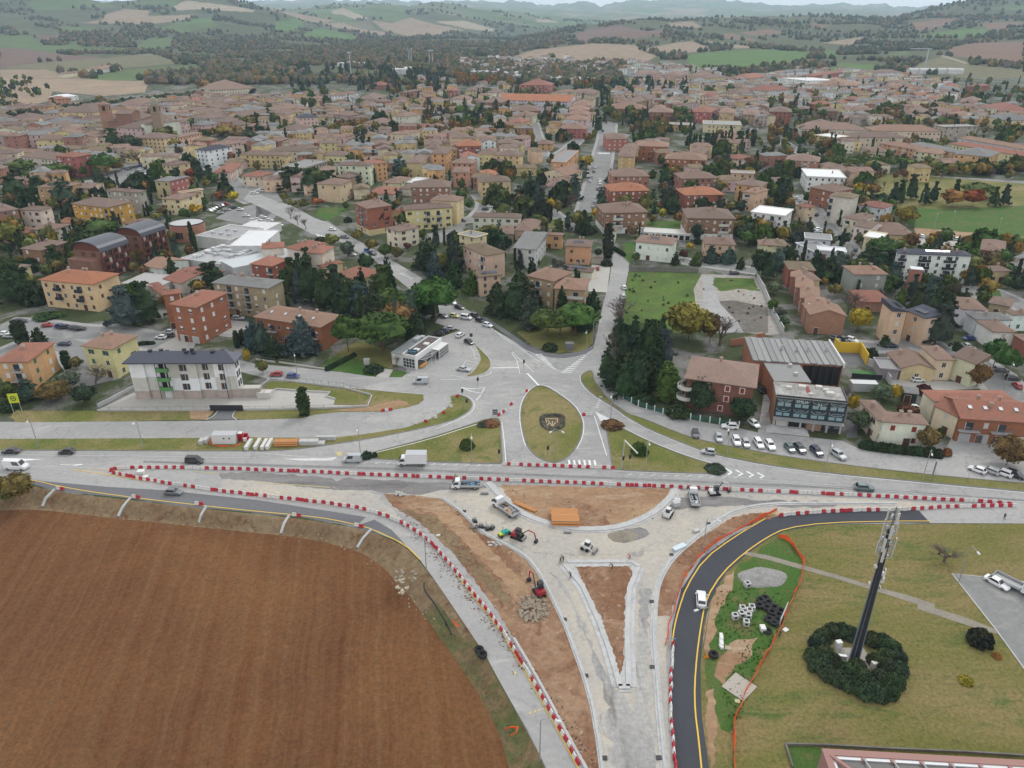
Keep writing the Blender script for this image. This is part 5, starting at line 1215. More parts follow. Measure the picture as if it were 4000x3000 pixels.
Hs('A0','740,600 870,600 865,575',6,wall='white',rc='salmon',name='farmhouse',cat='farmhouse',label='long pale farmhouse alone on the plain left of the river trees')
Hs('A0','490,640 555,640 550,615',6,wall='pale',rc='rosy',name='farmhouse',cat='farmhouse',label='small pale farmhouse beside a clump of trees on the plain')
# one-off buildings
def textmesh(s,size,mat,extr=.02):
 cu=bpy.data.curves.new('lettering','FONT');cu.body=s;cu.size=size;cu.extrude=extr;cu.align_x='CENTER';cu.align_y='CENTER';cu.resolution_u=2
 o=bpy.data.objects.new('lettering',cu);COL.objects.link(o)
 me=bpy.data.meshes.new_from_object(o.evaluated_get(bpy.context.evaluated_depsgraph_get()));bpy.data.objects.remove(o);bpy.data.curves.remove(cu)
 me.name='lettering';me.materials.clear();me.materials.append(mat);return me
def Ltr(s,size,mat,parent,loc,rot=(math.pi/2,0,0),col=None):
 o=add('lettering',textmesh(s,size,mat),parent,loc,col=col);o.rotation_euler=rot;return o
def base_of(reg,s,h):
 a,b,c=[tuple(map(float,t.split(',')))for t in s.split()]
 A,B,L,D,ux,uy=Fo(reg,a,b,c,h)
 c_=A+ux*(L/2)+uy*(D/2);f_=A+ux*(L/2)
 OCC.append((c_.x,c_.y,math.hypot(L,D)/2))
 return c_,tz(f_.x,f_.y),math.atan2(ux.y,ux.x),L,D
def root_at(name,cc,label,cat):
 c_,z,rz,L,D=cc;r=empty(name,(c_.x,c_.y,z),rz);tag(r,label,cat);OCC.append((c_.x,c_.y,math.hypot(L,D)/2));return r,L,D
H_=11.6
R_,L,D=root_at('apartment_block',base_of('C0','1062,492 2030,487 2130,405',H_),'white and beige apartment block with a dark metal roof and green balconies','apartment block')
L-=1.8;D-=1.8
white,beige,taupe=(.72,.73,.73),(.52,.51,.46),(.38,.33,.29)
body=MB().box(-L/2,L/2,-D/2+.9,D/2,-.5,H_).build('wall',M['plaster'],R_,col=white)
bays=[(-.5,-.36,.9,0),(-.36,-.23,.3,0),(-.15,-.02,.5,1),(-.02,.14,.9,1),(.14,.30,.3,1),(.30,.42,.7,0),(.42,.5,.2,0)]
for a,b_,dep,alt in bays:
 y0,y1=-D/2+.9-dep,-D/2+.9
 for z0,z1,cc in((-.5,2.7,taupe),(2.7,6.9 if not alt else 6.6,beige if not alt else white),(6.9 if not alt else 6.6,H_,white if not alt else beige)):
  MB().box(a*L,b_*L,y0,y1,z0,z1).build('bay',M['plaster'],R_,col=cc)
rf_v,rf_f=roof_geo('hip',L,D,1.1,2.3,.35)
rf=add('roof',Msh('roof',rf_v,rf_f,Smp('seamed_metal_roof',(.085,.09,.115),.4,.3)),R_,(0,0,H_))
for i,(x,y,z)in enumerate(((-.30,-.02,1.9),(-.2,.08,1.9),(-.16,.25,1.2),(.05,-.12,1.7),(.02,.08,2.0),(.1,.0,2.2),(.12,-.15,1.5),(.30,-.10,1.7),(.38,.12,1.6))):
 MB().box(-.45,.45,-.35,.35,-.6,.8).box(-.55,.55,-.45,.45,.8,1.0).build('chimney',M['dark'],rf,(x*L,y*D,z+.1))
gp=Smp('green_balcony_paint',(.10,.25,.09),.6)
for k in range(3):
 z=2.9+k*2.95;o=MB().box(-1.7,1.7,-1.5,0,0,.15).box(-1.7,1.7,-1.5,-1.4,.15,1.15).box(-1.7,-1.6,-1.4,0,.15,1.15).box(1.6,1.7,-1.4,0,.15,1.15).build('balcony',gp,R_,(-.19*L,-D/2+.9,z))
 MB().box(-1.3,1.3,-.05,.02,.15,2.4,0).box(.2,.5,-.08,-.05,.15,2.4,1).build('balcony_door',[M['opening_shade'],M['white']],o)
 for x,wdt in((.02,1.5),(.225,1.1),(.38,.8)):
  o=MB().box(-wdt/2,wdt/2,-.06,.0,0,1.9,0).box(-.04,.04,-.09,-.06,0,1.9,1).box(-wdt/2-.5,-wdt/2,-.10,0,0,1.9,2).build('window',[M['glass'],M['white'],M['brownsh']],R_,(x*L,-D/2+.0-(.0),z+.2))
  o.location.y=-D/2+(.9-{.02:.9,.225:.3,.38:.7}[x])-.02
 for y in(-.1,.25):MB().box(0,.06,-.5,.5,0,1.9,0).build('window',[M['glass']],R_,(L/2,y*D,z+.3))
for x in(-.43,-.295,-.09,.06,.22,.36,.46):
 dep=[d_ for a,b_,d_,_ in bays if a<=x<b_][0];MB().box(-.075*L/2*1.3,.075*L/2*1.3,-.05,0,0,2.3).build('garage_door',M['plaster'],R_,(x*L,-D/2+.9-dep,-.0),col=(.42,.34,.30))
for x in(-.25,.40):MB().tube((x*L,-D/2-.15,-.2),(x*L,-D/2-.15,H_),.09,n=6).build('downpipe',M['dark'],R_)
MB().box(L/2,L/2+6,-D*.35,D*.2,-.3,2.9).build('terrace_wing',M['plaster'],R_,col=taupe)
MB().box(L/2+.2,L/2+5.8,-D*.33,D*.18,2.9,3.0).build('terrace_floor',M['plaster'],R_,col=(.5,.48,.44))
w_=[P(*px('C0',u,v))for u,v in((845,895),(1130,893),(1885,893))]
mb=MB()
def Wal(pts,h,th,name,mat,label,cat,posts=0,ptop=None,col=None):
 r_=empty(name,pts[0]);
 for i in range(len(pts)-1):
  a,b_=pts[i],pts[i+1];d=b_-a;Ls=Vector((d.x,d.y,0)).length;an=math.atan2(d.y,d.x)
  o=MB().box(-.02,Ls+.02,-th/2,th/2,-.4,h).build('wall_panel',mat,r_,a-pts[0],an,col=col)
  if posts:
   n=max(1,int(Ls/posts))
   for k in range(n+1):
    MB().box(-.04,.04,-.04,.04,h,h+ptop).build('post',M['grey'],r_,a-pts[0]+d*(k/n),an)
   MB().box(0,Ls,-.03,.03,h+ptop-.06,h+ptop).build('rail',M['grey'],r_,a-pts[0],an)
 tag(r_,label,cat);return r_
Wal([P(*px('C0',*q))for q in((845,898),(1885,893))],.6,.25,'boundary_wall',M['kerb'],'low pale wall with a thin railing along the court, left of the dark gate','wall',3.2,.7)
Wal([P(*px('C0',*q))for q in((2038,893),(2212,893),(2800,880),(3177,860),(3215,765))],.6,.25,'boundary_wall',M['kerb'],'low pale wall with a thin railing beyond the dark gate to the lawn corner','wall',3.2,.7)
g_=P(*px('C0',1962,898));tag(MB().box(-4.6,4.6,-.06,.06,.1,1.9).build('sliding_gate',M['dark'],None,g_),'dark sliding gate across the court driveway','gate')
Wal([P(*px('C0',*q))for q in((848,868),(1160,700))],1.2,.3,'retaining_wall',M['kerb'],'sloping concrete ramp wall left of the white and beige block','wall',3,.8)
Wal([P(*px('C1',*q))for q in((30,690),(125,625),(760,700),(1000,765))],.5,.2,'mesh_fence',M['kerb'],'dark mesh fence on a low wall between the lawn and the street','fence',2.4,1.1)
Wal([P(*px('C1',*q))for q in((135,745),(175,712),(490,735),(640,740),(605,775),(685,800))],.5,.3,'boundary_wall',M['kerb'],'stepped pale wall round the upper side of the court','wall')
Wal([P(*px('C1',*q))for q in((0,455),(165,480))],.5,.2,'railing_fence',M['offwhite'],'white slatted railing in front of the blue spruces, left part','fence',.9,.9)
Wal([P(*px('C1',*q))for q in((200,480),(500,525),(610,540))],.5,.2,'railing_fence',M['offwhite'],'white slatted railing ending at the lawn beside the umbrella pines','fence',.9,.9)
for u,v in((50,765),(108,765)):tag(MB().box(-1,1,-1,1,0,1.7).box(-1.05,1.05,-1.05,1.05,1.7,1.8).build('utility_cabinet',M['offwhite'],None,P(*px('C1',u,v+10))),'white utility cabinet at the court edge, %s of the pair'%('left' if u<80 else 'right'),'cabinet')
Hc=4.0
R_,L,D=root_at('cafe',base_of('C1','1170,392 1440,446 1755,302',Hc),'low white cafe with a ribbed rusty roof panel and white glazed veranda','cafe')
MB().box(-L/2,L/2-2.6,-D/2,D/2,-.4,Hc).build('wall',M['plaster'],R_,col=(.58,.58,.56))
MB().box(-L/2-.2,-L*.12,-D/2-.2,D/2+.2,Hc,Hc+.15).build('grey_roof',M['flat_paint'],R_,col=(.17,.19,.19))
MB().box(-L*.12,L/2-2.7,-D/2,D/2,Hc,Hc+.1).build('roof',M['flat_paint'],R_,col=(.15,.10,.085))
for i in range(15):
 y=-D/2+.5+(D-1)*i/14;MB().box(-L*.11,L/2-2.8,y-.08,y+.08,Hc+.1,Hc+.25).build('roof_rib',M['grey'],R_)
MB().box(L/2-2.7,L/2-2.2,-D/2-.2,D/2+.2,0,Hc+.6).build('fascia',M['flat_paint'],R_,col=(.72,.72,.71))
MB().box(-L*.12-.3,-L*.12,-D/2-.2,D/2+.2,Hc,Hc+.5).build('parapet',M['flat_paint'],R_,col=(.6,.61,.6))
MB().box(-L*.12,L/2-2.7,D/2-.1,D/2+.2,Hc,Hc+.5).build('parapet',M['flat_paint'],R_,col=(.6,.61,.6));MB().box(-L*.12,L/2-2.7,-D/2-.2,-D/2+.1,Hc,Hc+.5).build('parapet',M['flat_paint'],R_,col=(.6,.61,.6))
for x,y in((.08,-.22),(.12,.12)):MB().box(-.9,.9,-.8,.8,0,.5).build('roof_hatch',M['white'],R_,(x*L,y*D,Hc+.2))
for x,y in((-.28,.3),(-.22,.38),(-.3,.22)):MB().box(-.7,.7,-.6,.6,0,.9).build('air_conditioner',M['lightgrey'],R_,(x*L,y*D,Hc+.15))
def Glz(w,h,nx,nz,name,parent,loc,rz):
 r_=add(name,MB().box(-w/2,w/2,-.03,.03,0,h).mesh(name,M['glass']),parent,loc,rz)
 for i in range(nx+1):x=-w/2+w*i/nx;MB().box(x-.06,x+.06,-.09,-.03,0,h).build('frame_bar',M['white'],r_)
 for k in range(nz+1):z=h*k/nz;MB().box(-w/2,w/2,-.08,-.035,z-.05,z+.05).build('frame_bar',M['white'],r_)
 return r_
Glz(4.2,3.1,4,3,'glazed_front',R_,(L*.06,-D/2-.08,.1),0)
Glz(D*.40,3.0,9,3,'veranda_glazing',R_,(L/2+.4,D*.28,.1),math.pi/2)
Glz(2.6,3.0,2,3,'veranda_glazing',R_,(L/2-.9,D*.485,.1),math.pi)
MB().box(L/2-2.2,L/2+.4,D*.08,D*.49,3.1,3.3).build('veranda_roof',M['white'],R_)
for k in range(9):
 y=-D*.46+D*.52*k/8;MB().box(L/2-2.2,L/2+.9,y-.05,y+.05,3.3,3.42).build('pergola_beam',M['white'],R_)
for y in(-.46,-.27,-.1,.06):MB().tube((L/2+.8,y*D,0),(L/2+.8,y*D,3.3),.06).build('pergola_post',M['white'],R_)
MB().box(L/2-2.15,L/2-2.1,-D*.46,D*.06,.1,2.8).build('shop_window',M['glass'],R_)
MB().box(L/2-2.05,L/2-.9,-D*.44,-D*.2,.1,.7).build('bench',Smp('orange_wood',(.45,.24,.08),.7),R_)
sg=MB().box(-1.5,1.5,-.06,.06,0,1.4).build('sign_board',Smp('teal_sign',(.02,.10,.15),.5),R_,(L*.10,-D*.40,Hc+.3),math.radians(20))
Ltr('Pupetta',.75,M['lightgrey'],sg,(0,-.08,.75))
He=9.3
R_,L,D=root_at('commercial_building',base_of('C3','70,768 697,830 605,690',He),'black glass commercial building with white lettering and a stained flat roof','commercial building')
L-=.4;D=max(D,9.0)
MB().box(-L/2,L/2,-D/2+.4,D/2,-.4,He-.2).build('wall',M['brick'],R_,col=(.30,.16,.10))
MB().box(-L/2-.1,L/2+.1,-D/2-.1,D/2,He-.2,He+.1).build('roof',Gmt('stained_roof_felt',[(.40,.39,.37),(.20,.195,.185),(.30,.285,.26),(.52,.51,.50)],.35,2.5,fine_amt=.4),R_)
MB().box(-L/2-.1,L/2+.1,-D/2-.15,-D/2+.15,He+.1,He+.5).build('parapet',M['dark'],R_);MB().box(L/2-.2,L/2+.1,-D/2+.15,D/2,He+.1,He+.5).build('parapet',M['dark'],R_)
MB().box(-L/2,L/2,-D/2,-D/2+.4,3.4,He-.2).build('facade_frame',M['dark'],R_)
tealg=Smp('teal_facade_glass',(.035,.07,.08),.12,0,.7);pg=Smp('pale_teal_glass',(.22,.33,.36),.2,0,.6)
for i in range(4):
 x0=-L/2+L*i/4+.35;x1=-L/2+L*(i+1)/4-.35;cx=(x0+x1)/2
 for k,z in enumerate((3.7,6.5)):
  pn=MB().box(x0,x1,-.06,0,0,2.4).build('facade_window',tealg,R_,(0,-D/2,z))
  MB().box(cx-.05,cx+.05,-.1,-.06,0,1.2).build('mullion',M['dark'],pn)
  for s_ in(-1,1):MB().box(cx+s_*(x1-x0)/4-(x1-x0)*.2,cx+s_*(x1-x0)/4+(x1-x0)*.2,-.08,-.06,.15,1.05).build('pale_pane',pg,pn)  # two paler glass panes on the lower part of each facade window
  arc=[(cx-(x1-x0)/2*math.cos(t_),-.12,2.35-(.95 if k==0 else .9)*math.sin(t_))for t_ in[math.pi*j/12 for j in range(13)]]
  MB().path(arc,.045,4).build('arc_print',M['lightgrey'],pn)
  if k==1:
   for s_ in(-1,1):
    if i in(1,2):continue
    MB().torus((cx+s_*.8,-.12,.95),.35,.04,10,4,axis='y').build('scroll_print',M['lightgrey'],pn)
   for j in range(4):MB().torus((cx-1.4+.93*j,-.12,1.0 if i not in(1,2)else .9),.26,.035,10,4,axis='y').build('scroll_print',M['lightgrey'],pn)
Ltr('EMILIA',1.0,M['white'],R_,(-L/8,-D/2-.2,8.45));Ltr('51',1.15,M['white'],R_,(L/8,-D/2-.2,8.0))
for i,s_ in((0,'RISTORANTE PIZZERIA'),(3,'SPORT CLUB BAR')):Ltr(s_,.34,M['lightgrey'],R_,(-L/2+L*(i+.5)/4,-D/2-.2,8.5))
for i,s_ in enumerate(('AREA','PALESTRA','BILIARDI','SALA GIOCHI')):Ltr(s_,.34,M['lightgrey'],R_,(-L/2+L*(i+.5)/4,-D/2-.2,5.75))
MB().box(-L/2,L/2,-D/2-1.6,-D/2,3.0,3.35).build('canopy',Smp('glass_canopy',(.25,.26,.26),.3),R_)
for i in range(6):x=-L/2+.4+(L-.8)*i/5;MB().box(x-.25,x+.25,-D/2-.1,-D/2+.4,0,3.0).build('pillar',M['lightgrey'],R_)
for x,w,mm in((-.36,3,M['offwhite']),(-.14,4,M['opening_shade']),(.10,3.6,Smp('warm_shop_window',(.30,.20,.14),.3)),(.29,2.4,M['dark']),(.42,2.4,M['dark'])):MB().box(x*L-w/2,x*L+w/2,-D/2-.04,-D/2+.35,.3,2.8).build('shop_window',mm,R_)
for x in(.29,.42):Ltr('BAR',.7,M['lightgrey'],R_,(x*L,-D/2-.12,1.7))
for k in range(5):MB().box(-L*.52-.3*(4-k),-L*.02+.2*(4-k),-D/2-1.0-.45*(5-k),-D/2,-.1,.16*(k+1)).build('step',M['kerb'],R_)
for x,y,s_ in((-.3,.1,.7),(-.1,.2,.9),(.15,.3,.8),(.28,-.1,1.0),(.24,.15,.7),(.0,-.2,.5)):MB().box(-s_,s_,-s_*.7,s_*.7,0,s_*.9).build('air_conditioner',M['offwhite'],R_,(x*L,y*D,He+.1))
MB().box(-.5,.5,-D*.35,D*.1,.0,.05).build('roof_patch',Smp('red_patch',(.25,.06,.05),.8),R_,(-.02*L,.25*D,He+.1))
R2,L2_,D2_=root_at('hall',base_of('C3','-130,455 652,502 555,290',7.2),'large hall with a ribbed grey roof behind the black glass building','hall')
MB().box(-L2_/2,L2_/2,-D2_/2,D2_/2,-.4,7.0).build('wall',M['brick'],R2,col=(.34,.15,.09))
cr,cn=Smp('fibre_cement_sheet',(.20,.20,.195),.9),M['grey']
for i in range(14):
 x0,x1=-L2_/2+L2_*i/14,-L2_/2+L2_*(i+1)/14;v_=[]
 MB().box(x0+.05,x1-.05,-D2_/2-.2,D2_/2+.2,7.0,7.25+.12*math.sin(i*2.3),0).box(x0-.08,x0+.08,-D2_/2-.2,D2_/2+.2,7.0,7.5,0).build('roof_strip',M['flat_paint'],R2,col=(.19+.03*(i%3),.19+.03*(i%3),.185+.03*(i%3)))
MB().box(L2_/2-.05,L2_/2+.35,-D2_/2-.3,D2_/2+.3,6.4,7.9).build('fascia',M['white'],R2)
for x,y in((-.12,.0),(.05,-.02),(.18,.0),(.4,.05)):MB().box(-.3,.3,-.3,.3,0,1.4).tube((0,0,1.3),(0,-.6,1.7),.25).build('roof_vent',M['lightgrey'],R2,(x*L2_,y*D2_,7.3))
for i in range(5):x=L2_*(.12+.075*i);MB().box(x-1.4,x+1.4,-D2_/2-.06,-D2_/2,.5,6.5).build('tall_window',M['opening_shade'],R2);MB().box(x+1.4,x+1.7,-D2_/2-.2,-D2_/2,0,7).build('pillar',M['dark'],R2)
R3,L3,D3_=root_at('hall_wing',base_of('C3','60,640 370,650 300,455',6.9),'narrow grey roofed wing joining the hall to the black glass building','hall')
MB().box(-L3/2,L3/2,-D3_/2,D3_/2+.5,-.4,6.7).build('wall',M['brick'],R3,col=(.36,.15,.085));MB().box(-L3/2-.2,L3/2+.2,-D3_/2,D3_/2+.5,6.7,6.95).build('roof',M['flat_paint'],R3,col=(.20,.20,.195))
for y in(-.2,.2):MB().box(-.5,.5,-.4,.4,0,.8).build('roof_vent',M['lightgrey'],R3,(.2*L3,y*D3_,6.95))
R_,L,D=root_at('villa',base_of('C2','1492,615 2112,706 2036,480',9.4),'large dark brick villa with pale window surrounds and curved white balconies','villa')
L-=1.4;D-=1.4
MB().box(-L/2,L/2,-D/2,D/2,-.5,9.4).build('wall',M['brick'],R_,col=(.21,.095,.07))
v_,f_=roof_geo('hip',L,D,.8,2.6,.25);rf=add('roof',Msh('roof',v_,f_,M['tiles']),R_,(0,0,9.4),col=(.27,.185,.15))
add('chimney',Chm(),rf,(-.05*L,.12*D,2.4))
for k in range(3):
 for x in((-.18,.12,.34)if k else(.05,.3)):add('window',Wms('f'),R_,(x*L,-D/2,.9+k*3.1),0)
 for y in(-.25,.2):add('window',Wms('f'),R_,(L/2,y*D,.9+k*3.1),math.pi/2);add('window',Wms('f'),R_,(-L/2,y*D,.9+k*3.1),-math.pi/2)
for k in(1,2):
 mb=MB();n=10;pts=[]
 for ring,(z,rr)in enumerate(((0,2.6),(1.05,2.6),(1.05,2.45),(.12,2.45))):
  for i in range(n+1):t_=math.pi*.5+math.pi*i/n*1.2;pts.append((rr*math.cos(t_),rr*math.sin(t_),z))
 mb.poly(pts,[(r_*(n+1)+i,r_*(n+1)+i+1,(r_+1)*(n+1)+i+1,(r_+1)*(n+1)+i)for r_ in range(3)for i in range(n)])
 mb.poly([(0,0,.05)]+[(2.6*math.cos(math.pi*.5+math.pi*i/n*1.2),2.6*math.sin(math.pi*.5+math.pi*i/n*1.2),.05)for i in range(n+1)],[(0,i+1,i+2)for i in range(n)])
 mb.build('balcony',M['offwhite'],R_,(-L/2,-D/2+.4,k*3.1+.1))
for s,lb in(('870,857 1108,772 690,802','nearer of the twin dark brown blocks with vaulted slate roofs'),('1225,722 1432,648 1020,690','farther of the twin dark brown blocks with vaulted slate roofs')):
 R_,L,D=root_at('apartment_block',base_of('B0',s,11.6),lb,'apartment block')
 MB().box(-L/2+.4,L/2-.4,-D/2+.8,D/2-.4,-.5,11.5).build('wall',M['brick'],R_,col=(.21,.115,.085))
 pts,n=[],10
 for e_,off_ in((0,0),(1,.3)):
  for xx in(-L/2-.4,L/2+.4):
   for i in range(n+1):t_=math.pi*i/n;pts.append((xx,-math.cos(t_)*D/2,math.sin(t_)**.8*D*.24+off_))
 q=n+1;fs=[]
 for i in range(n):fs+=[(2*q+i,3*q+i,3*q+i+1,2*q+i+1),(i,i+1,q+i+1,q+i),(i,2*q+i,2*q+i+1,i+1),(q+i,q+i+1,3*q+i+1,3*q+i)]
 add('roof',Msh('roof',pts,fs,Smp('slate_vault',(.085,.09,.105),.45,.2)),R_,(0,0,11.5))
 gp_=[(0,0,0)]+[(0,-math.cos(math.pi*i/n)*D/2*.95,math.sin(math.pi*i/n)**.8*D*.23)for i in range(n+1)]
 for xx in(-L/2+.5,L/2-.5):add('gable',Msh('gable',gp_,[(0,i+1,i+2)for i in range(n)],Smp('rust_cladding',(.13,.045,.03),.7)),R_,(xx,0,11.5))
 npl=6
 for i in range(npl):x=-L/2+.6+(L-1.2)*i/(npl-1);MB().box(x-.35,x+.35,-D/2+.1,-D/2+.9,-.5,11.6).build('pilaster',M['brick'],R_,col=(.15,.05,.035))
 for k in range(4):
  for i in range(npl-1):
   x=-L/2+.6+(L-1.2)*(i+.5)/(npl-1);wv_=(L-1.2)/(npl-1)-.8
   if i%2==0:MB().box(x-wv_/2,x+wv_/2,-D/2-.5,-D/2-.4,k*2.9+.2,k*2.9+1.2).box(x-wv_/2,x+wv_/2,-D/2-.4,-D/2+.8,k*2.9+.05,k*2.9+.2).build('balcony',Smp('maroon_panel',(.14,.04,.03),.6),R_)
   MB().box(x-wv_*.4,x+wv_*.4,-D/2+.72,-D/2+.82,k*2.9+.3,k*2.9+2.3).build('window',[M['glass'],M['offwhite']][1 if(i+k)%3==0 else 0],R_)
  for y in(-.2,.15):MB().box(-L/2+.3,-L/2+.42,y*D-1,y*D+1,k*2.9+.6,k*2.9+2.2).build('window',M['brownsh'],R_)
 if 'nearer' in lb:MB().box(-L/2-4,-L/2+.3,-D/2+1.5,D/2-1,-.5,8.8).build('side_wing',M['brick'],R_,col=(.24,.13,.095))
def slab(reg,s,h,col,name,label,cat,roofcol=None,par=.5):
 R_,L,D=root_at(name,base_of(reg,s,h),label,cat)
 MB().box(-L/2,L/2,-D/2,D/2,-.5,h-.15).build('wall',M['plaster'],R_,col=col)
 MB().box(-L/2,L/2,-D/2,D/2,h-.15,h).build('roof',M['flat_paint'],R_,col=roofcol or(.42,.42,.41))
 for q_ in((-L/2-.1,L/2+.1,-D/2-.1,-D/2+.2),(-L/2-.1,L/2+.1,D/2-.2,D/2+.1),(-L/2-.1,-L/2+.2,-D/2+.2,D/2-.2),(L/2-.2,L/2+.1,-D/2+.2,D/2-.2)):MB().box(*q_,h-.1,h+par).build('parapet',M['plaster'],R_,col=tuple(min(.8,c_*1.2)for c_ in col))
 return R_,L,D
R_,L,D=slab('B0','1690,712 1985,752 2240,640',5.4,(.60,.60,.57),'supermarket','cream white supermarket block with rooftop ducts beside the round brick tower','supermarket',(.30,.30,.30))
for i in range(5):MB().box(-.8,.8,-.6,.6,0,.9).build('air_conditioner',M['lightgrey'],R_,(-.3*L+.12*L*i,(.1 if i%2 else-.2)*D,5.4))
R_,L,D=slab('B0','1560,905 1900,960 2180,800',4.2,(.50,.50,.49),'plant_roof','low roof crowded with white cooling units and ducts','roof',(.36,.36,.36),.3)
rr=random.Random(5)
for i in range(26):w1,w2,hh=rr.uniform(.5,1.6),rr.uniform(.5,1.4),rr.uniform(.4,1.3);MB().box(-w1,w1,-w2,w2,0,hh).build('cooling_unit',M['white']if i%2 else M['lightgrey'],R_,(rr.uniform(-.42,.42)*L,rr.uniform(-.4,.4)*D,4.2))
for y in(-.1,.12,.3):MB().tube((-L*.4,y*D,4.7),(L*.4,y*D,4.7),.28,n=8).build('duct',M['lightgrey'],R_)
slab('B0','1905,925 2020,990 2480,760',6.0,(.52,.54,.54),'sales_hall','long pale grey metal roof of the supermarket hall','supermarket',(.47,.50,.51),.15)
slab('B1','-230,800 45,800 385,655',6.0,(.62,.62,.61),'sales_hall','white hall with shallow vaulted roofs by the avenue','supermarket',(.62,.63,.63),.3)
slab('B0','2030,650 2290,665 2400,590',4.4,(.60,.60,.58),'sales_hall','low white canopy roof at the supermarket car park','supermarket',(.55,.55,.54),.2)
slab('B0','1050,1120 1380,1150 1420,1040',4.0,(.45,.44,.42),'plant_roof','flat workshop roof with a row of big square rooflights','roof',(.36,.35,.34),.2)
r_=P(*px('B0',1610,590),8.0);R_=tag(empty('brick_tower',(r_.x,r_.y,tz(r_.x,r_.y))),'round brick tower of the supermarket with a pale sunken roof','tower');Rr=8.2
for nm,r0,z0,z1,mt,cl in(('wall',Rr,-.5,7.6,M['brick'],(.40,.20,.14)),('roof',Rr-.6,7.6,7.75,M['flat_paint'],(.42,.42,.41))):MB().tube((0,0,z0),(0,0,z1),r0,r0,28).build(nm,mt,R_,col=cl)
MB().torus((0,0,7.9),Rr-.1,.25,28,6).build('rim',M['dark'],R_)
for i in range(5):a_=math.radians(-125+9*i);MB().box(-.5,.5,-.1,.1,1.5,4.6).build('window',M['glass'],R_,(Rr*math.cos(a_),Rr*math.sin(a_),0),a_+math.pi/2)
OCC.append((r_.x,r_.y,9))
R_,L,D=slab('B2','1138,675 1545,702 1530,660',3.0,(.64,.64,.62),'garage_row','long white garage row between the two brown brick blocks','garages',(.50,.49,.45),.2)
for i in range(8):MB().box(-L/2+L*i/8+.4,-L/2+L*(i+1)/8-.4,-D/2-.04,-D/2+.02,.1,2.3).build('garage_opening',M['opening_shade'],R_)
Wal([P(*px('B2',*q))for q in((1015,1010),(1070,1012),(1430,1022),(1610,1030))],2.0,.25,'boundary_wall',M['kerb_old'],'grey block wall between the wild green lot and the houses','wall')
Wal([P(*px('B2',*q))for q in((2115,1080),(2180,1200))]+[P(*px('B3',*q))for q in((40,1390),(130,1560))],2.2,.3,'boundary_wall',M['kerb'],'long pale concrete wall along the right side of the empty lot','wall')
Wal([P(*px('C2',*q))for q in((1880,335),(1960,325),(2100,300))],2.4,.3,'boundary_wall',Smp('brick_wall',(.36,.17,.11),.9),'curved brick wall beside the bare tree and the lot','wall')
Wal([P(*px('C2',*q))for q in((2104,288),(2180,275))],2.4,.3,'boundary_wall',Smp('brick_wall2',(.36,.17,.11),.9),'short brick wall reaching the hall','wall')
ye=Smp('yellow_wall_paint',(.62,.42,.04),.8)
Wal([P(*px('C3',*q))for q in((568,350),(605,390),(790,395),(850,500))],3.6,.3,'playground_wall',ye,'bright yellow wall with black murals round the small yard','wall')
Wal([P(*px('C3',*q))for q in((720,610),(980,630))],1.6,.1,'mesh_fence',M['dark'],'dark mesh fence in front of the small green pitch','fence')
Wal([P(*px('C3',*q))for q in((860,500),(960,545),(1050,665))],2.4,.3,'boundary_wall',M['kerb'],'white wall between the green pitch and the yellow workshop','wall')
tag(MB().box(-3.6,3.6,-1.3,1.3,0,2.5).box(-3.7,3.7,-1.4,1.4,2.5,2.65).build('container',M['lightgrey'],None,P(*px('C3',815,715)),math.radians(-5)),'pale grey storage container behind the black glass building','container')
fp=[P(*px('C2',*q))for q in((905,745),(960,790),(1030,828),(1090,855),(1160,880),(1230,900),(1302,925),(1380,940),(1462,955),(1540,970),(1622,985),(1706,997),(1790,1010),(1875,1020),(1957,1040))]
R_=tag(empty('railing_fence',fp[0]),'green railing fence with white posts in front of the dark villa','fence')
for i,q in enumerate(fp):
 MB().box(-.13,.13,-.13,.13,0,1.9).build('post',M['white'],R_,q-fp[0])
 if i<len(fp)-1:
  d=fp[i+1]-q;MB().box(0,d.length,-.04,.04,.3,1.5).build('railing_panel',Smp('dark_green_rail',(.03,.09,.06),.6)if i==0 else bpy.data.materials['dark_green_rail'],R_,q-fp[0],math.atan2(d.y,d.x))
zr=4.2;qa,qb=P(*px('E3',470,1378),zr),P(*px('E3',2560,1498),zr);d=qb-qa;d.z=0;rz=math.atan2(d.y,d.x);Lp=d.length
R_=tag(empty('industrial_building',(qa.x,qa.y,0),rz),'building with a ribbed grey roof and pink concrete edge in the lower right corner','industrial building')
pink=Smp('pink_concrete',(.33,.19,.165),.9)
MB().box(0,Lp,-30,-.02,-.3,zr-.5).build('wall',pink,R_)
MB().box(-.1,Lp,-1.0,0,zr-.5,zr).build('parapet',pink,R_);MB().box(-.1,.9,-30,-1.0,zr-.5,zr).build('parapet',pink,R_)
MB().box(.9,Lp,-1.5,-1.0,zr-.5,zr-.15).build('gutter',M['lightgrey'],R_);MB().box(.9,1.3,-30,-1.5,zr-.5,zr-.2).build('gutter',M['lightgrey'],R_)
m,nt,b=Nmt('corrugated_sheet');tc=nt.nodes.new('ShaderNodeTexCoord');wv=N(nt,'TexWave');wv.inputs['Scale'].default_value=1.6;nt.links.new(tc.outputs['Object'],wv.inputs['Vector'])
nz=noise(nt,.8,5,Gp(nt));nt.links.new(Mx(nt,wv.outputs[1],(.13,.125,.12),Mx(nt,nz,(.20,.19,.18),(.30,.28,.26))),b.inputs['Base Color']);bump(nt,b,wv.outputs[1],.6,.1)
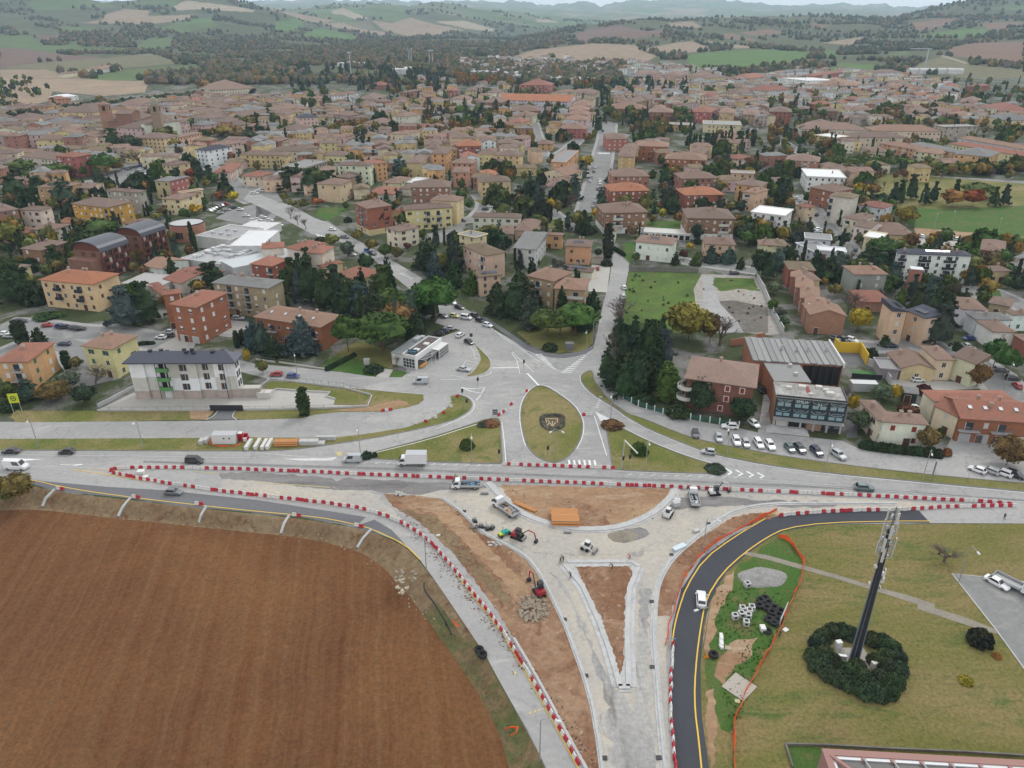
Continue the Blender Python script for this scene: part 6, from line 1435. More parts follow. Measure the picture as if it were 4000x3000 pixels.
for i in range(8):
 x0=1.3+(Lp-1.3)*i/8;x1=1.3+(Lp-1.3)*(i+1)/8;MB().box(x0+.06,x1-.06,-29.5,-1.5,zr-.5,zr-.38).build('roof_panel',m,R_)
 MB().box(-.25,.25,-.25,.25,0,.4).build('bracket',pink,R_,(x0,-1.4,zr-.3))
 if i:MB().tube((x0,-1.5,zr+.1),(x0+1.6,-6.5,zr-.2),.09).build('strut',M['lightgrey'],R_)
MB().tube((.8,-1.0,zr-.15),(9,-9.5,zr-.1),.35,n=4).build('diagonal_beam',pink,R_)
Sht('lawn',RG('E3','150,1360 470,1378 560,1560 560,1700 260,1700'),M['grass_green'],5)
Wal([P(*px('E3',*q))for q in((210,1548),(150,1352),(470,1360),(1000,1390),(1700,1420),(2400,1465))],.5,.22,'boundary_wall',M['kerb_old'],'low wall round the building in the lower right corner','wall')
# old town towers and church
def tower(reg,u,vt,w,h,col,label,dome=False):
 b0=P(*px(reg,u,vt),h);z0=tz(b0.x,b0.y);R_=tag(empty('bell_tower',(b0.x,b0.y,z0),.2),label,'tower')
 MB().box(-w/2,w/2,-w/2,w/2,0,h*.72).build('shaft',M['brick'],R_,col=col)
 MB().box(-w/2-.3,w/2+.3,-w/2-.3,w/2+.3,h*.72,h*.74).build('cornice',M['plaster'],R_,col=col)
 MB().box(-w/2+.2,w/2-.2,-w/2+.2,w/2-.2,h*.74,h*.93).build('belfry',M['brick'],R_,col=col)
 for a_ in range(4):MB().box(-w*.15,w*.15,-w/2+.1,-w/2+.25,h*.77,h*.89).build('arch_opening',M['opening_shade'],R_,rz=a_*math.pi/2)
 if dome:
  pts,n,k=[],8,6
  for j in range(k+1):t_=math.pi/2*j/k;pts+=[(w*.5*math.cos(t_)*math.cos(6.283*i/n),w*.5*math.cos(t_)*math.sin(6.283*i/n),h*.93+w*.9*math.sin(t_))for i in range(n)]
  add('dome',Msh('dome',pts,[(j*n+i,j*n+(i+1)%n,(j+1)*n+(i+1)%n,(j+1)*n+i)for j in range(k)for i in range(n)],M['plaster']),R_,col=(.30,.29,.22));MB().tube((0,0,h*.93+w*.85),(0,0,h*.93+w*1.3),.3,.05).build('finial',M['grey'],R_)
 else:
  v_,f_=roof_geo('pyr',w,w,.5,w*.3);add('roof',Msh('roof',v_,f_,M['tiles']),R_,(0,0,h*.93),col=(.25,.16,.12))
 OCC.append((b0.x,b0.y,w))
tower('A0',893,880,8,30,(.34,.20,.14),'square brick bell tower standing left of the big church')
tower('A0',1330,880,7,32,(.30,.22,.16),'slender bell tower with a pale green dome behind the pink convent',True)
Hs('A0','925,1050 1190,1045 1215,985',15.0,wall=(.27,.16,.12),rc='brown',roof='hip',win=False,chim=0,name='church',label='big brown brick church with buttressed side walls',cat='church',mat='brick')
Hs('A0','985,985 1140,985 1215,965',21.0,wall=(.26,.15,.11),rc='brown',roof='gable',win=False,chim=0,name='church_nave',label='upper nave of the brown brick church with a round window',cat='church',mat='brick')
Hs('A0','1205,1075 1255,1080 1262,1010',15.0,wall='pale',rc='brown',roof='gable_y',win=False,chim=0,name='chapel',label='small pale baroque church front beside the pink convent',cat='chapel')
tower('A1',795,800,5,14,(.62,.62,.60),'small white bell turret beside the white parish house')
# long industrial halls far away
slab('A1','1720,620 2050,625 2060,585',8,(.40,.43,.45),'factory_hall','long pale factory hall with a zigzag roof at the upper middle','factory',(.33,.37,.40),.3)
slab('A1','2065,625 2212,630 2212,590',8,(.60,.60,.60),'factory_hall','white factory hall right of the zigzag roof','factory',(.50,.51,.52),.3)
slab('A2','-60,640 590,690 600,665',7,(.58,.56,.50),'factory_hall','very long low cream wall hall left of the dark conifers','factory',(.35,.35,.34),.3)
slab('A1','700,545 900,545 900,520',8,(.62,.62,.62),'spa_building','white flat building on the edge of the valley wood','building',(.5,.5,.5),.3)
slab('A1','1170,600 1290,600 1290,570',8,(.62,.62,.62),'spa_building','white flat building next to the floodlight masts','building',(.5,.5,.5),.3)
# trees
m,nt,b=Nmt('foliage');oi=nt.nodes.new('ShaderNodeObjectInfo');p=Gp(nt)
n1=noise(nt,.55,3,p,.6);n2=noise(nt,3.0,3,p,.7)
c=Mx(nt,rng(nt,n1,.35,.65),Mx(nt,1.0,oi.outputs['Color'],(.48,.52,.56),'MULTIPLY'),Mx(nt,1.0,oi.outputs['Color'],(1.4,1.3,1.1),'MULTIPLY'))
c=Mx(nt,.5,c,Mx(nt,rng(nt,n2,.3,.7),(.5,.5,.5),(1.5,1.5,1.5)),'MULTIPLY')
nt.links.new(c,b.inputs['Base Color']);b.inputs['Roughness'].default_value=.8;b.inputs['Specular IOR Level'].default_value=.15;M['leaf']=m
M['bark']=Smp('bark',(.085,.065,.05),.95);M['bark_pine']=Smp('pine_bark',(.14,.085,.06),.95);M['twig']=Smp('twigs',(.13,.10,.085),.95)
def shape_pts(kind,n,r):
 """n clump centres with radii in a unit tree (height 1, crown radius 1)"""
 out=[]
 while len(out)<n:
  if kind=='pine':
   a,q=r.uniform(0,6.283),math.sqrt(r.random());z=.50+.44*math.sqrt(max(0,1-q*q*.9))*r.uniform(.4,1)-.06*q
   q*=1+.12*math.sin(3*a+1)+.06*math.sin(7*a)
   out.append((q*.9*math.cos(a),q*.9*math.sin(a),z,.19,.07))
  elif kind=='round':
   u,v,w=r.gauss(0,1),r.gauss(0,1),r.gauss(0,1);d=math.sqrt(u*u+v*v+w*w)or 1;k=r.uniform(.55,.95)/d
   bl=1+.16*math.sin(3*math.atan2(v,u)+2*w)
   out.append((u*k*bl*.9,v*k*bl*.9,.60+w*k*.36,.24,.10))
  elif kind=='spruce':
   z=.06+.92*(1-math.sqrt(r.random()))**1.0;R=(1-z)**.62*1.05;a=r.uniform(0,6.283);q=R*r.uniform(.75,1)
   R2=q*(1+.10*math.sin(z*70));out.append((R2*math.cos(a),R2*math.sin(a),z-.03*q,.17*(1-z)+.07,.045))
  elif kind=='cedar':
   tier=r.randrange(9);z=.14+tier*.10;R=(1.05-z)**.55*(.8+.35*math.sin(tier*2.4+1));a=r.uniform(0,6.283);a+=.5*math.sin(a*2+tier);q=R*math.sqrt(r.random())
   out.append((q*math.cos(a),q*math.sin(a),z-.03*q+r.uniform(-.015,.015),.16,.03))
  elif kind=='cypress':
   z=r.uniform(.03,.98);R=math.sin(math.pi*min(1,(z+.12)/1.2))**.6*.85;a=r.uniform(0,6.283);out.append((R*math.cos(a)*.8,R*math.sin(a)*.8,z,.28,.05))
  elif kind=='bush':
   u,v,w=r.gauss(0,1),r.gauss(0,1),abs(r.gauss(0,1));d=math.sqrt(u*u+v*v+w*w)or 1;k=r.uniform(.7,.9)/d;out.append((u*k,v*k,.12+w*k*.8,.24,.16))
 return out
def Crm(kind,det,seed):
 r=random.Random(seed*31+det);nr_=np.random.RandomState(seed*17+det)
 nc_,nl={3:(170,30),2:(90,20),1:(34,9),0:(16,6)}[det]
 cl=np.array(shape_pts(kind,nc_,r));c0=np.repeat(cl,nl,0);n=len(c0)
 d=nr_.normal(size=(n,3));d/=np.linalg.norm(d,axis=1)[:,None]
 ctr=c0[:,:3]+d*np.stack([c0[:,3],c0[:,3],c0[:,4]],1)*nr_.uniform(.6,1.05,(n,1))
 nd=d+nr_.normal(scale=.55,size=(n,3));nd[:,2]*=.6;nd[:,2]+=.35;nd/=np.linalg.norm(nd,axis=1)[:,None]
 t=np.cross(nd,nr_.normal(size=(n,3)));t/=np.linalg.norm(t,axis=1)[:,None];bt=np.cross(nd,t)
 s={3:.050,2:.072,1:.15,0:.24}[det]*nr_.uniform(.7,1.3,(n,1));s=s*{'pine':.95,'cypress':1.9,'bush':1.6}.get(kind,1.0)
 zsc={'pine':.42,'round':.55,'spruce':.36,'cedar':.36,'cypress':.16,'bush':.9}[kind]
 k_=np.array([1,1,zsc])
 V=np.stack([ctr-t*s*k_-bt*s*.45*k_,ctr+t*s*k_*.2-bt*s*k_,ctr+t*s*k_+bt*s*.4*k_,ctr-t*s*.2*k_+bt*s*k_],1).reshape(-1,3)
 F=np.arange(n*4).reshape(n,4)
 hv,hf=[],[]
 prof={'pine':[(.0,.44),(.82,.47),(.9,.58),(.68,.79),(.0,.91)],'round':[(.0,.26),(.55,.36),(.78,.58),(.55,.82),(.0,.92)],'spruce':[(.0,.06),(.78,.1),(.55,.35),(.28,.65),(.0,.95)],'cedar':[(.0,.10),(.8,.16),(.78,.42),(.5,.68),(.0,.96)],'cypress':[(.0,.02),(.7,.12),(.8,.4),(.55,.75),(.0,.97)],'bush':[(.0,.0),(.75,.05),(.68,.4),(.4,.68),(.0,.78)]}[kind]
 K=9 if det>=2 else 6
 for j,(R,z)in enumerate(prof):
  for i in range(K):a=6.283*i/K;q=R*(1+.15*math.sin(i*2.1+j*1.7+seed));hv.append((q*math.cos(a),q*math.sin(a),z))
 base=len(V);hf=[(base+j*K+i,base+j*K+(i+1)%K,base+(j+1)*K+(i+1)%K,base+(j+1)*K+i)for j in range(len(prof)-1)for i in range(K)]
 if kind=='cedar':hv=[(a*.75,b_*.75,z)for a,b_,z in hv]
 V=np.concatenate([V,np.array(hv)]);F=np.concatenate([F,np.array(hf)])
 return Npm('crown',V,F,M['leaf'])
def trunk_mesh(kind):
 mb=MB();r=random.Random(3)
 if kind=='pine':
  mb.tube((0,0,-.02),(.03,.01,.45),.035,.028,7);mb.tube((.03,.01,.45),(0,0,.72),.028,.018,6)
  for i in range(7):a=6.283*i/7;mb.tube((.02,.005,.48+.02*(i%3)),(.55*math.cos(a),.55*math.sin(a),.74),.014,.005,5)
 elif kind=='bare':pass
 else:
  mb.tube((0,0,-.02),(0,0,.5),.035,.02,6)
  if kind=='round':
   for i in range(6):a=6.283*i/6;mb.tube((0,0,.25+.03*i),(.5*math.cos(a),.5*math.sin(a),.55+.03*(i%3)),.016,.004,4)
 return mb.mesh('trunk',M['bark_pine']if kind=='pine' else M['bark'])
def bare_meshes(seed):
 r=random.Random(seed);mb=MB();tips=[]
 def br(p,d,L,R,lev):
  q=p+d*L;mb.tube(p,q,R,R*.6,5 if lev<2 else 3,caps=False)
  if lev==5:tips.append(q);return
  for _ in range(4 if lev<2 else 3):
   nd=(d+Vector((r.uniform(-1,1),r.uniform(-1,1),r.uniform(-.15,.6)))*.75).normalized();br(p+d*L*r.uniform(.55,1),nd,L*r.uniform(.6,.82),R*.6,lev+1)
 br(Vector((0,0,0)),Vector((0,0,1)),.26,.022,0)
 v=np.array(mb.v);R=np.percentile(np.hypot(v[:,0],v[:,1]),96);Z=v[:,2].max();mb.v=[(a/R,b_/R,c/Z)for a,b_,c in mb.v]
 return mb.mesh('crown',M['twig'])
AUT=('go','ye','or_','rd','br','mr')
NAMES=dict(pine=('umbrella_pine','pine tree','umbrella pine'),spruce=('spruce_tree','spruce','spruce'),cedar=('cedar_tree','cedar','cedar'),cypress=('cypress_tree','cypress','cypress'),round=('broadleaf_tree','tree','tree'),bare=('bare_tree','bare tree','bare tree'),bush=('shrub','shrub','shrub'))
TC=dict(g=(.058,.092,.023),pg=(.040,.088,.020),dg=(.030,.052,.024),bl=(.055,.085,.078),ol=(.13,.13,.038),ye=(.33,.24,.03),go=(.20,.135,.032),br=(.16,.095,.045),or_=(.24,.11,.035),rd=(.26,.06,.03),lg=(.11,.17,.045),gg=(.10,.125,.08),mr=(.09,.035,.03),ba=(.12,.09,.08),bk=(.022,.026,.022),bs=(.042,.06,.045))
TN=dict(g='green',pg='bright green',dg='dark green',bl='blue green',ol='olive green',ye='yellow',go='golden',br='brown leaved',or_='orange',rd='red leaved',lg='light green',gg='grey green',mr='dark red',ba='leafless',bk='blackish',bs='dusky green')
TREES=[];CNT={};MASS=[]
def plant(kind,X,Y,H,R,col,label=None,z=None):
 r=random.Random(int(X*13)^int(Y*7)&0xffff);base=tz(X,Y)if z is None else z
 det=3 if(Y<215 and R>4)else 2 if Y<330 else 1 if Y<620 else 0
 sd=r.randrange(3 if det<3 else 2);cc=TC[col];cc=tuple(v*r.uniform(.85,1.18)for v in cc);rz=r.uniform(0,6.28)
 nm,cat,kn=NAMES[kind]
 if kind=='round' and col in AUT:nm='autumn_tree'
 CNT[nm]=CNT.get(nm,0)+1
 if CNT[nm]>280 and kind!='bare':
  MASS.append((kind,min(det,1),sd%2,X,Y,base,R,H,rz,cc));return
 if kind=='bare':cm=Cch(('bare',sd),lambda:bare_meshes(sd+4))
 else:cm=Cch(('crown',kind,det,sd),lambda:Crm(kind,det,sd))
 if kind=='bush' or kind=='bare' or det==0:
  o=add(nm,cm,None,(X,Y,base),rz,cc,(R,R,H))
 else:
  o=empty(nm,(X,Y,base),rz);o.scale=(1,1,1)
  add('crown',cm,o,(0,0,0),0,cc,(R,R,H));tm=Cch(('trunk',kind),lambda:trunk_mesh(kind))
  t=add('trunk',tm,o,(0,0,0),0,None,(R if kind=='pine' else H*.35,R if kind=='pine' else H*.35,H))
 o['_h']=H;size='tall' if H>14 else 'small' if H<6.5 else ''
 d=(TN[col]+' '+kn)if not(kind=='bare' and col=='ba')else 'leafless tree'
 TREES.append([o,(size+' '+d).strip(),X,Y,'',label,cat]);return o
def T(reg,s,label=None):
 """'kind col u vtop width height' ; ..."""
 for t in s.split(';'):
  k,col,u,v,w,H=t.split()[:6];u,v,w,H=float(u),float(v),float(w),float(H)
  g=P(*px(reg,u,v),H*.97);zc_=g.y*CT+(HC-g.z)*ST;R=w/2/2.212*zc_/FPX*(1.27 if k in('cedar','spruce')else 1.12)
  plant(k,g.x,g.y,H,max(.4,R),col,label)
def Pm():
 Vs,Fs,Cs,n0=[],[],[],0
 for kind,det,sd,X,Y,z,R,H,rz,cc in MASS:
  cm=Cch(('crown',kind,det,sd),lambda:Crm(kind,det,sd));v=np.empty(len(cm.vertices)*3,np.float32);cm.vertices.foreach_get('co',v);v=v.reshape(-1,3);c_,s_=math.cos(rz),math.sin(rz)
  Vs.append(np.stack([X+R*(v[:,0]*c_-v[:,1]*s_),Y+R*(v[:,0]*s_+v[:,1]*c_),z+v[:,2]*H],1));f=np.empty(len(cm.polygons)*4,np.int32);cm.polygons.foreach_get('vertices',f);Fs.append(f.reshape(-1,4)+n0);n0+=len(v);Cs.append(np.tile(np.array([*cc,1.0]),(len(v),1)))
 me=Npm('garden_trees',np.concatenate(Vs),np.concatenate(Fs),M['wood']);at_=me.color_attributes.new('Col','FLOAT_COLOR','POINT');at_.data.foreach_set('color',np.concatenate(Cs).astype(np.float32).ravel());stuff(add('garden_greenery',me),'smaller garden trees and shrubs filling the gaps between the houses','trees')
T('C1','pine pg 1070 45 450 14;pine pg 765 62 250 13.6;spruce bl 365 85 255 12.5;spruce bl 15 92 160 12;spruce dg 118 232 140 8;cypress dg 385 690 118 9;round ol 45 462 90 4.5;bare ba 1208 420 70 5;bush g 1822 1140 112 2.6;bush bs 955 1245 80 1.9;bush bs 1022 1250 42 1.5;bush dg 1010 497 150 2.2;bush br 2030 985 130 1.0;bush bs 1960 1000 90 .8')
T('B1','cedar dg 560 1010 220 15;cedar dg 780 1080 240 14;cedar dg 980 1220 260 12;pine g 1330 1180 260 12;cedar dg 1380 1380 200 9;pine pg 1530 1062 370 17;pine pg 1160 1145 300 13;round br 1220 1300 300 11;cedar dg 275 900 160 16;cedar dg 430 900 280 18;cedar dg 668 962 230 15;cedar bl 880 1140 240 12;cedar g 1085 962 260 14;spruce dg 1470 712 205 15;spruce bl 1535 832 130 12;spruce bs 1690 702 155 16;spruce dg 1700 907 140 12;spruce g 1865 996 140 10;spruce dg 2090 1102 190 13;''cedar dg 280 120 260 14;spruce dg 345 75 160 17;pine g 510 115 230 15;cedar dg 625 150 210 14;cedar dg 440 135 200 15;round ol 240 342 70 5;round ol 400 392 95 6;round ol 310 392 80 5;round or_ 520 382 90 5;bare ba 290 470 75 6;bare ba 350 520 75 6;bare ba 420 560 80 6;round ol 645 690 135 6.5;round gg 780 762 125 7.5;round ol 870 662 90 6;round ol 992 740 110 6;round g 1110 782 110 6.5;round ol 1212 802 100 6.5;round mr 1080 470 165 12;round mr 1310 770 62 3.6;round g 1430 652 80 6;spruce bl 1230 10 130 14;spruce bl 1545 87 120 9;spruce dg 1155 306 60 6;spruce dg 1207 290 60 7;spruce bl 2100 425 80 6;round ol 2040 612 125 5.5;spruce bl 2095 572 60 7;round g 2150 440 90 5;bush dg 790 545 60 3;bush dg 560 720 90 2;round g 230 1000 90 10;round ol 1620 850 90 9;bush dg 210 1250 120 3;round ye 1590 870 60 8;pine g 500 1300 10 3')
T('B2','pine g 420 1340 300 10;cedar dg 30 1120 280 13;cedar dg 200 1260 200 11;spruce dg 620 1330 160 8;spruce dg 70 1036 290 14;spruce bl 142 1212 150 13;pine pg 560 1290 360 12;pine g 310 1330 290 11;spruce dg 702 1172 115 8;cypress dg 842 606 100 16;spruce dg 642 490 155 12;round ol 570 502 115 9;round ye 736 462 92 7;spruce dg 118 217 195 15;spruce bs 222 242 135 14;round ye 335 386 82 8;round ol 400 390 70 9;bare ba 515 345 130 10;cedar bl 600 87 145 11;cedar bl 545 182 130 10;cedar bs 545 252 135 10;round ye 642 16 130 9;spruce dg 850 130 75 9;cedar bl 772 292 85 8;cedar bs 780 347 125 8;cedar dg 1330 92 135 14;cedar bs 1372 242 185 14;round ye 1305 472 74 6;round ol 1220 527 80 5;cedar dg 1400 332 150 12;round br 1452 502 95 7;round ye 1810 212 140 8;bare ba 1750 240 130 10;round br 1650 372 95 8;''spruce bl 1735 792 115 8;spruce bl 1885 796 122 8;spruce g 1600 852 82 6;spruce dg 1420 846 62 6;bush dg 1606 720 52 3.6;spruce dg 1990 882 62 6;round g 2052 662 160 8;round dg 2165 832 155 12;round ye 1542 772 66 3.6;round mr 1490 830 75 4.5;round g 1075 850 65 5;bush dg 820 910 90 3;bush gg 400 918 90 2.4;round br 340 690 70 6;round g 210 520 120 7;bare ba 960 1255 240 8;bare ba 940 1350 150 7;round go 1560 1305 390 13;round br 1740 1380 140 11;round ol 1900 410 110 7;bush mr 190 905 90 2.5;round g 1090 700 60 4;round bs 745 820 70 4;spruce dg 230 500 20 3')
T('C2','cedar dg 990 150 175 17;spruce dg 1215 92 255 20;cedar dg 832 365 160 11;cedar bl 1335 195 190 14;cedar dg 1100 380 230 14;cypress g 1372 490 195 12;bare ba 1828 92 270 10;round dg 1640 600 265 10;round g 1780 602 115 9;round dg 2012 792 225 7;round dg 1650 700 200 8;bush dg 1140 740 170 3;bush dg 1450 850 200 3;bush br 870 985 170 1.5;bush g 1110 1172 132 3;bush bs 1760 1372 160 1.1;bush dg 330 310 120 2.4;cedar dg 1000 500 240 10;cedar dg 880 470 150 9;bare ba 900 250 200 7;round dg 1300 560 160 8')
T('C0','cedar bs 205 640 200 6;round br 440 655 260 5.6;round dg 700 680 190 6;round gg 560 560 210 5.5;bare ba 790 520 230 7;cypress dg 130 112 130 9;spruce dg 300 165 105 6;cypress dg 545 380 80 6;round ol 640 435 110 4;cypress dg 2030 207 60 6;cypress dg 2078 192 50 6;round g 20 650 180 6;round ye 2120 360 70 5;bush dg 60 800 150 3;spruce bl 2150 90 120 12')
T('D0','round ol 105 240 260 6.5;bush ol 30 330 140 2.5')
T('B0','cedar bs 510 250 275 14;cedar dg 92 195 260 13;cedar dg 290 200 180 10;cedar dg 690 300 90 9;round g 850 572 285 10;cedar dg 690 640 190 9;cedar dg 440 795 200 12;round ol 60 600 190 12;cedar dg 60 930 330 16;round ye 620 782 90 8;cedar bl 1030 1150 310 15;cedar dg 1190 1100 260 16;cedar dg 1790 945 300 9;round ye 1680 432 120 6;round ye 2012 325 105 6;round or_ 1890 322 115 5.5;round rd 1630 125 82 7;cedar dg 1660 62 90 10;cedar dg 1720 90 100 11;cedar dg 1790 102 112 11;spruce dg 1922 127 60 9;round ol 1770 222 90 5;pine g 150 50 235 11;pine g 460 80 260 11;pine g 300 130 200 9;round ol 1340 510 90 4;spruce g 665 600 60 4;bush dg 1500 850 90 2;round br 1500 30 90 7;bush dg 400 1380 200 1.6;bush g 1450 590 90 3')
T('A0','pine pg 880 1318 225 15;round go 985 1380 125 8;bare ba 1180 1290 260 12;cedar dg 950 1112 175 16;round dg 1120 1170 205 15;round ol 1420 1100 205 15;round go 1500 1200 135 10;round go 1930 1092 200 9;round br 2060 1120 180 9;cedar dg 2140 1100 200 13;bare ba 740 1380 110 9;round ol 870 1250 120 9;round ol 960 1275 90 8;round dg 820 1265 90 9;spruce dg 450 838 95 16;round go 1760 690 150 16;cedar dg 2170 765 110 14;round ol 860 830 90 10;round ol 2150 1000 160 12')
T('B3','cedar dg 100 60 115 12;cedar dg 145 212 175 13;round dg 342 342 60 6;cedar bs 905 326 115 10;round ye 800 250 135 9;round br 930 260 110 8;cedar dg 1120 252 120 12;cedar dg 1182 230 82 13;cedar dg 1280 180 105 15;cedar dg 1382 262 92 12;cedar dg 1462 242 92 12;round go 1215 440 185 11;round or_ 1625 310 195 10;round rd 1800 310 175 10;pine g 1835 245 275 9;cypress dg 1655 222 50 10;cedar dg 1990 290 102 11;cedar dg 2086 270 92 12;pine pg 1010 725 255 10;cedar dg 900 800 225 9;cedar dg 1000 860 170 9;cedar bl 1115 940 165 10;cedar bl 642 850 195 10;spruce dg 440 815 112 10;cedar bl 112 820 165 10;cedar dg 30 850 135 12;round dg 670 680 105 7;round lg 500 1010 125 5;spruce g 1490 730 62 6;cedar dg 2150 700 72 5;round ol 1982 905 135 7;round g 1882 980 135 8;cedar dg 1330 1140 175 12;cedar bl 1450 1060 225 13;cedar dg 1480 1170 205 15;cedar dg 1590 1200 185 14;cedar g 1170 1160 115 8;bare ba 730 1190 210 9;round ye 815 1340 195 8;round gg 60 1110 125 5;round gg 110 1330 100 4;round gg 150 1410 82 4;round g 50 1262 90 5;round gg 560 710 90 5;round dg 240 680 150 5;round dg 30 640 120 5;bare ba 1690 745 100 5;bare ba 1760 750 100 5;round dg 1220 850 80 6;round dg 1130 1060 90 7')
T('C3','cedar bs 1535 -20 285 14;pine pg 2020 275 195 10;pine pg 2108 342 200 10;round br 1860 490 175 8;round ol 1785 372 130 8;round br 2140 1130 290 8;round gg 822 895 195 6;round ol 1410 1050 205 6;bare ba 715 700 140 7;round ye 755 760 100 5.5;round gg 1010 680 190 4.5;round ye 1122 670 95 5.5;round mr 1232 850 175 4.5;bush mr 1360 672 125 2.6;cedar dg 1022 245 100 4;bush dg 900 352 115 3.4;bush dg 590 60 90 3;round dg 1650 300 80 5;bush g 1500 1040 60 3;bush br 1560 1220 70 2')
T('D3','bare ba 1560 862 260 3.6')
T('E3','bush bk 1862 358 190 2.9;bush ye 1720 770 110 .9;bush or_ 1985 560 70 .8',None)
def clear_of(X,Y,R,roads=True):
 for a,b_,r_ in OCC:
  if abs(a-X)<r_+R and abs(b_-Y)<r_+R and(a-X)**2+(b_-Y)**2<(r_*.92+R*.55)**2:return False
 if roads:
  for ln,hw in STREETS:
   for q in ln:
    if(q.x-X)**2+(q.y-Y)**2<(hw+R*.5)**2:return False
  x,y=to_px(X,Y,tz(X,Y))
  if Ins(x,y,road_poly):return False
  for pl in KEEP_CLEAR:
   if Ins(x,y,pl):return False
 return True
KEEP_CLEAR=[RG('A0','1040,1400 1250,1350 1420,1370 1400,1420 1200,1548 920,1548 900,1500'),RG('B0','1250,120 1440,20 1500,60 1350,250 1100,330 900,210'),RG('B0','1960,500 2212,430 2400,520 2300,640 2050,600 1860,560'),RG('B1','0,330 160,310 250,440 60,560 0,640'),RG('B2','1015,1015 2212,1060 2212,1548 900,1548 960,1300'),RG('B3','1000,600 2212,600 2700,800 1300,790'),RG('C1','0,400 1400,300 2000,500 1800,700 0,600'),RG('B2','1140,560 1560,560 1560,760 1140,760'),RG('C3','560,330 1000,330 1020,660 560,660'),RG('B1','1480,500 1900,500 1850,760 1480,780'),RG('B2','650,880 860,880 840,1200 640,1200'),RG('B3','1000,190 2212,250 2212,600 1300,600 1000,470'),RG('C0','0,0 1400,0 2300,200 2300,600 1000,900 0,700'),RG('C3','0,0 2212,0 2212,1300 0,1300')]
def grove(reg,poly,n,kinds,H,seed=1,roads=True,gap=.62,wf=(.26,.42)):
 pl=RG(reg,poly);r=random.Random(seed);xs=[a for a,_ in pl];ys=[b_ for _,b_ in pl];got=0;tries=0;own=[]
 while got<n and tries<n*25:
  tries+=1;x,y=r.uniform(min(xs),max(xs)),r.uniform(min(ys),max(ys))
  if not Ins(x,y,pl):continue
  k,col=r.choice(kinds).split(':');h=r.uniform(*H)*(.8 if k in('round','bare')else 1);g=P(x,y)
  R=h*{'pine':.42,'round':.38,'spruce':.22,'cedar':.30,'cypress':.09,'bare':.36,'bush':.6}[k]*r.uniform(.85,1.15)
  if not clear_of(g.x,g.y,R,roads)or any((a-g.x)**2+(b_-g.y)**2<((c_+R)*gap)**2 for a,b_,c_ in own):continue
  own.append((g.x,g.y,R));plant(k,g.x,g.y,h,R,col);got+=1
DK=['cedar:dg','spruce:dg','cedar:bs','spruce:dg','cedar:bl','round:dg'];AU=['round:go','round:ol','round:br','round:or_','round:ol','bare:ba','round:go'];MX=DK[:3]+['round:g','round:ol','round:ol','round:go','cypress:dg','pine:g','round:br','bare:ba','round:dg']
grove('A1','100,640 600,600 1000,560 1500,590 1700,700 1650,790 1150,800 700,790 250,760',75,DK,(15,21),1)
grove('A1','380,800 640,800 640,960 420,960 300,880',11,['round:ol','round:g','round:dg'],(14,18),2)
grove('A1','620,1070 1130,1090 1160,1210 660,1230',20,AU,(10,13),3);grove('A1','1400,1130 2212,1120 2212,1220 1880,1230 1400,1180',34,AU,(10,14),4)
grove('A1','1340,930 2212,930 2212,1110 1400,1120',44,MX,(10,16),5);grove('A1','0,1050 150,1050 150,1200 0,1230',5,DK,(12,16),6)
grove('A1','860,1210 1090,1210 1080,1370 880,1360',9,['cedar:bl','cedar:dg','cedar:bs'],(11,15),7);grove('A1','1150,720 1700,690 1690,850 1150,850',26,DK+AU[:3],(12,18),8)
grove('A1','1700,640 2212,650 2212,770 1750,760',34,AU,(13,17),9);grove('A2','0,690 700,690 780,780 300,770 0,720',22,AU[:4]+['round:dg'],(11,15),10)
grove('A2','700,780 1500,760 1520,860 1200,830 900,840 760,920 720,850',30,DK,(14,20),11);grove('A2','720,960 1500,990 1620,1180 1020,1230 800,1180 690,1080',60,MX,(10,15),12)
grove('A2','230,930 450,940 400,1100 230,1150',14,['cedar:bl','cedar:dg','round:br','round:ol'],(11,14),13);grove('A2','390,1150 730,1150 720,1260 400,1250',12,AU+['round:g'],(8,11),14)
grove('A2','730,900 850,890 780,1180 690,1180',14,['cedar:dg','round:dg','cypress:dg'],(10,13),15,roads=False)
for i,(u,w)in enumerate(((1545,34),(1575,26),(1598,24),(1632,30),(1688,46),(1740,40),(1768,28),(1822,34),(1852,26),(1880,26),(1905,24),(1980,60),(2038,40),(2095,56))):T('A2','cypress dg %d %d %d 13'%(u,1125+(i*37)%40,w))
grove('A2','1500,1330 1950,1380 2212,1400 2212,1548 1650,1548',18,MX,(8,12),16);grove('A2','0,1130 200,1130 180,1290 0,1300',7,AU,(8,11),17)
grove('A3','0,760 2212,760 2212,1000 0,930',75,MX,(9,14),18);grove('A3','860,960 1420,960 1430,1060 900,1070',20,['round:dg','pine:g','round:g','round:br'],(11,15),19)
grove('A3','1500,1000 2212,1060 2212,1240 1700,1160 1520,1120',28,['round:ol','round:go','round:dg'],(9,13),20);grove('A3','0,1130 380,1150 700,1210 850,1330 250,1320 0,1280',34,['round:ol','bare:ba','round:go','round:br','cedar:dg','cypress:ol'],(9,14),21)
for i in range(24):T('A3','pine g %d %d 95 9'%(470+i*32,1335+(i*53)%24))
for i in range(16):T('A3','round %s %d %d 90 8'%(('ol','g','go')[i%3],1230+i*62,1375+(i*31)%50))
grove('B3','700,150 1500,170 1550,240 820,250',26,['bare:ba','bare:ba','round:ol','round:br'],(6,9),22,roads=False)
grove('A0','0,1000 0,700 280,690 430,780 380,850 80,870',45,['round:g','round:dg','round:ol'],(9,13),23,gap=.4)
for i in range(22):T('A0','pine dg %d %d 90 13'%(560+i*56,885-i*5.5+(i*29)%16))
for i in range(6):T('A0','round dg %d %d 90 13'%(90+i*48,955-(i*17)%20))
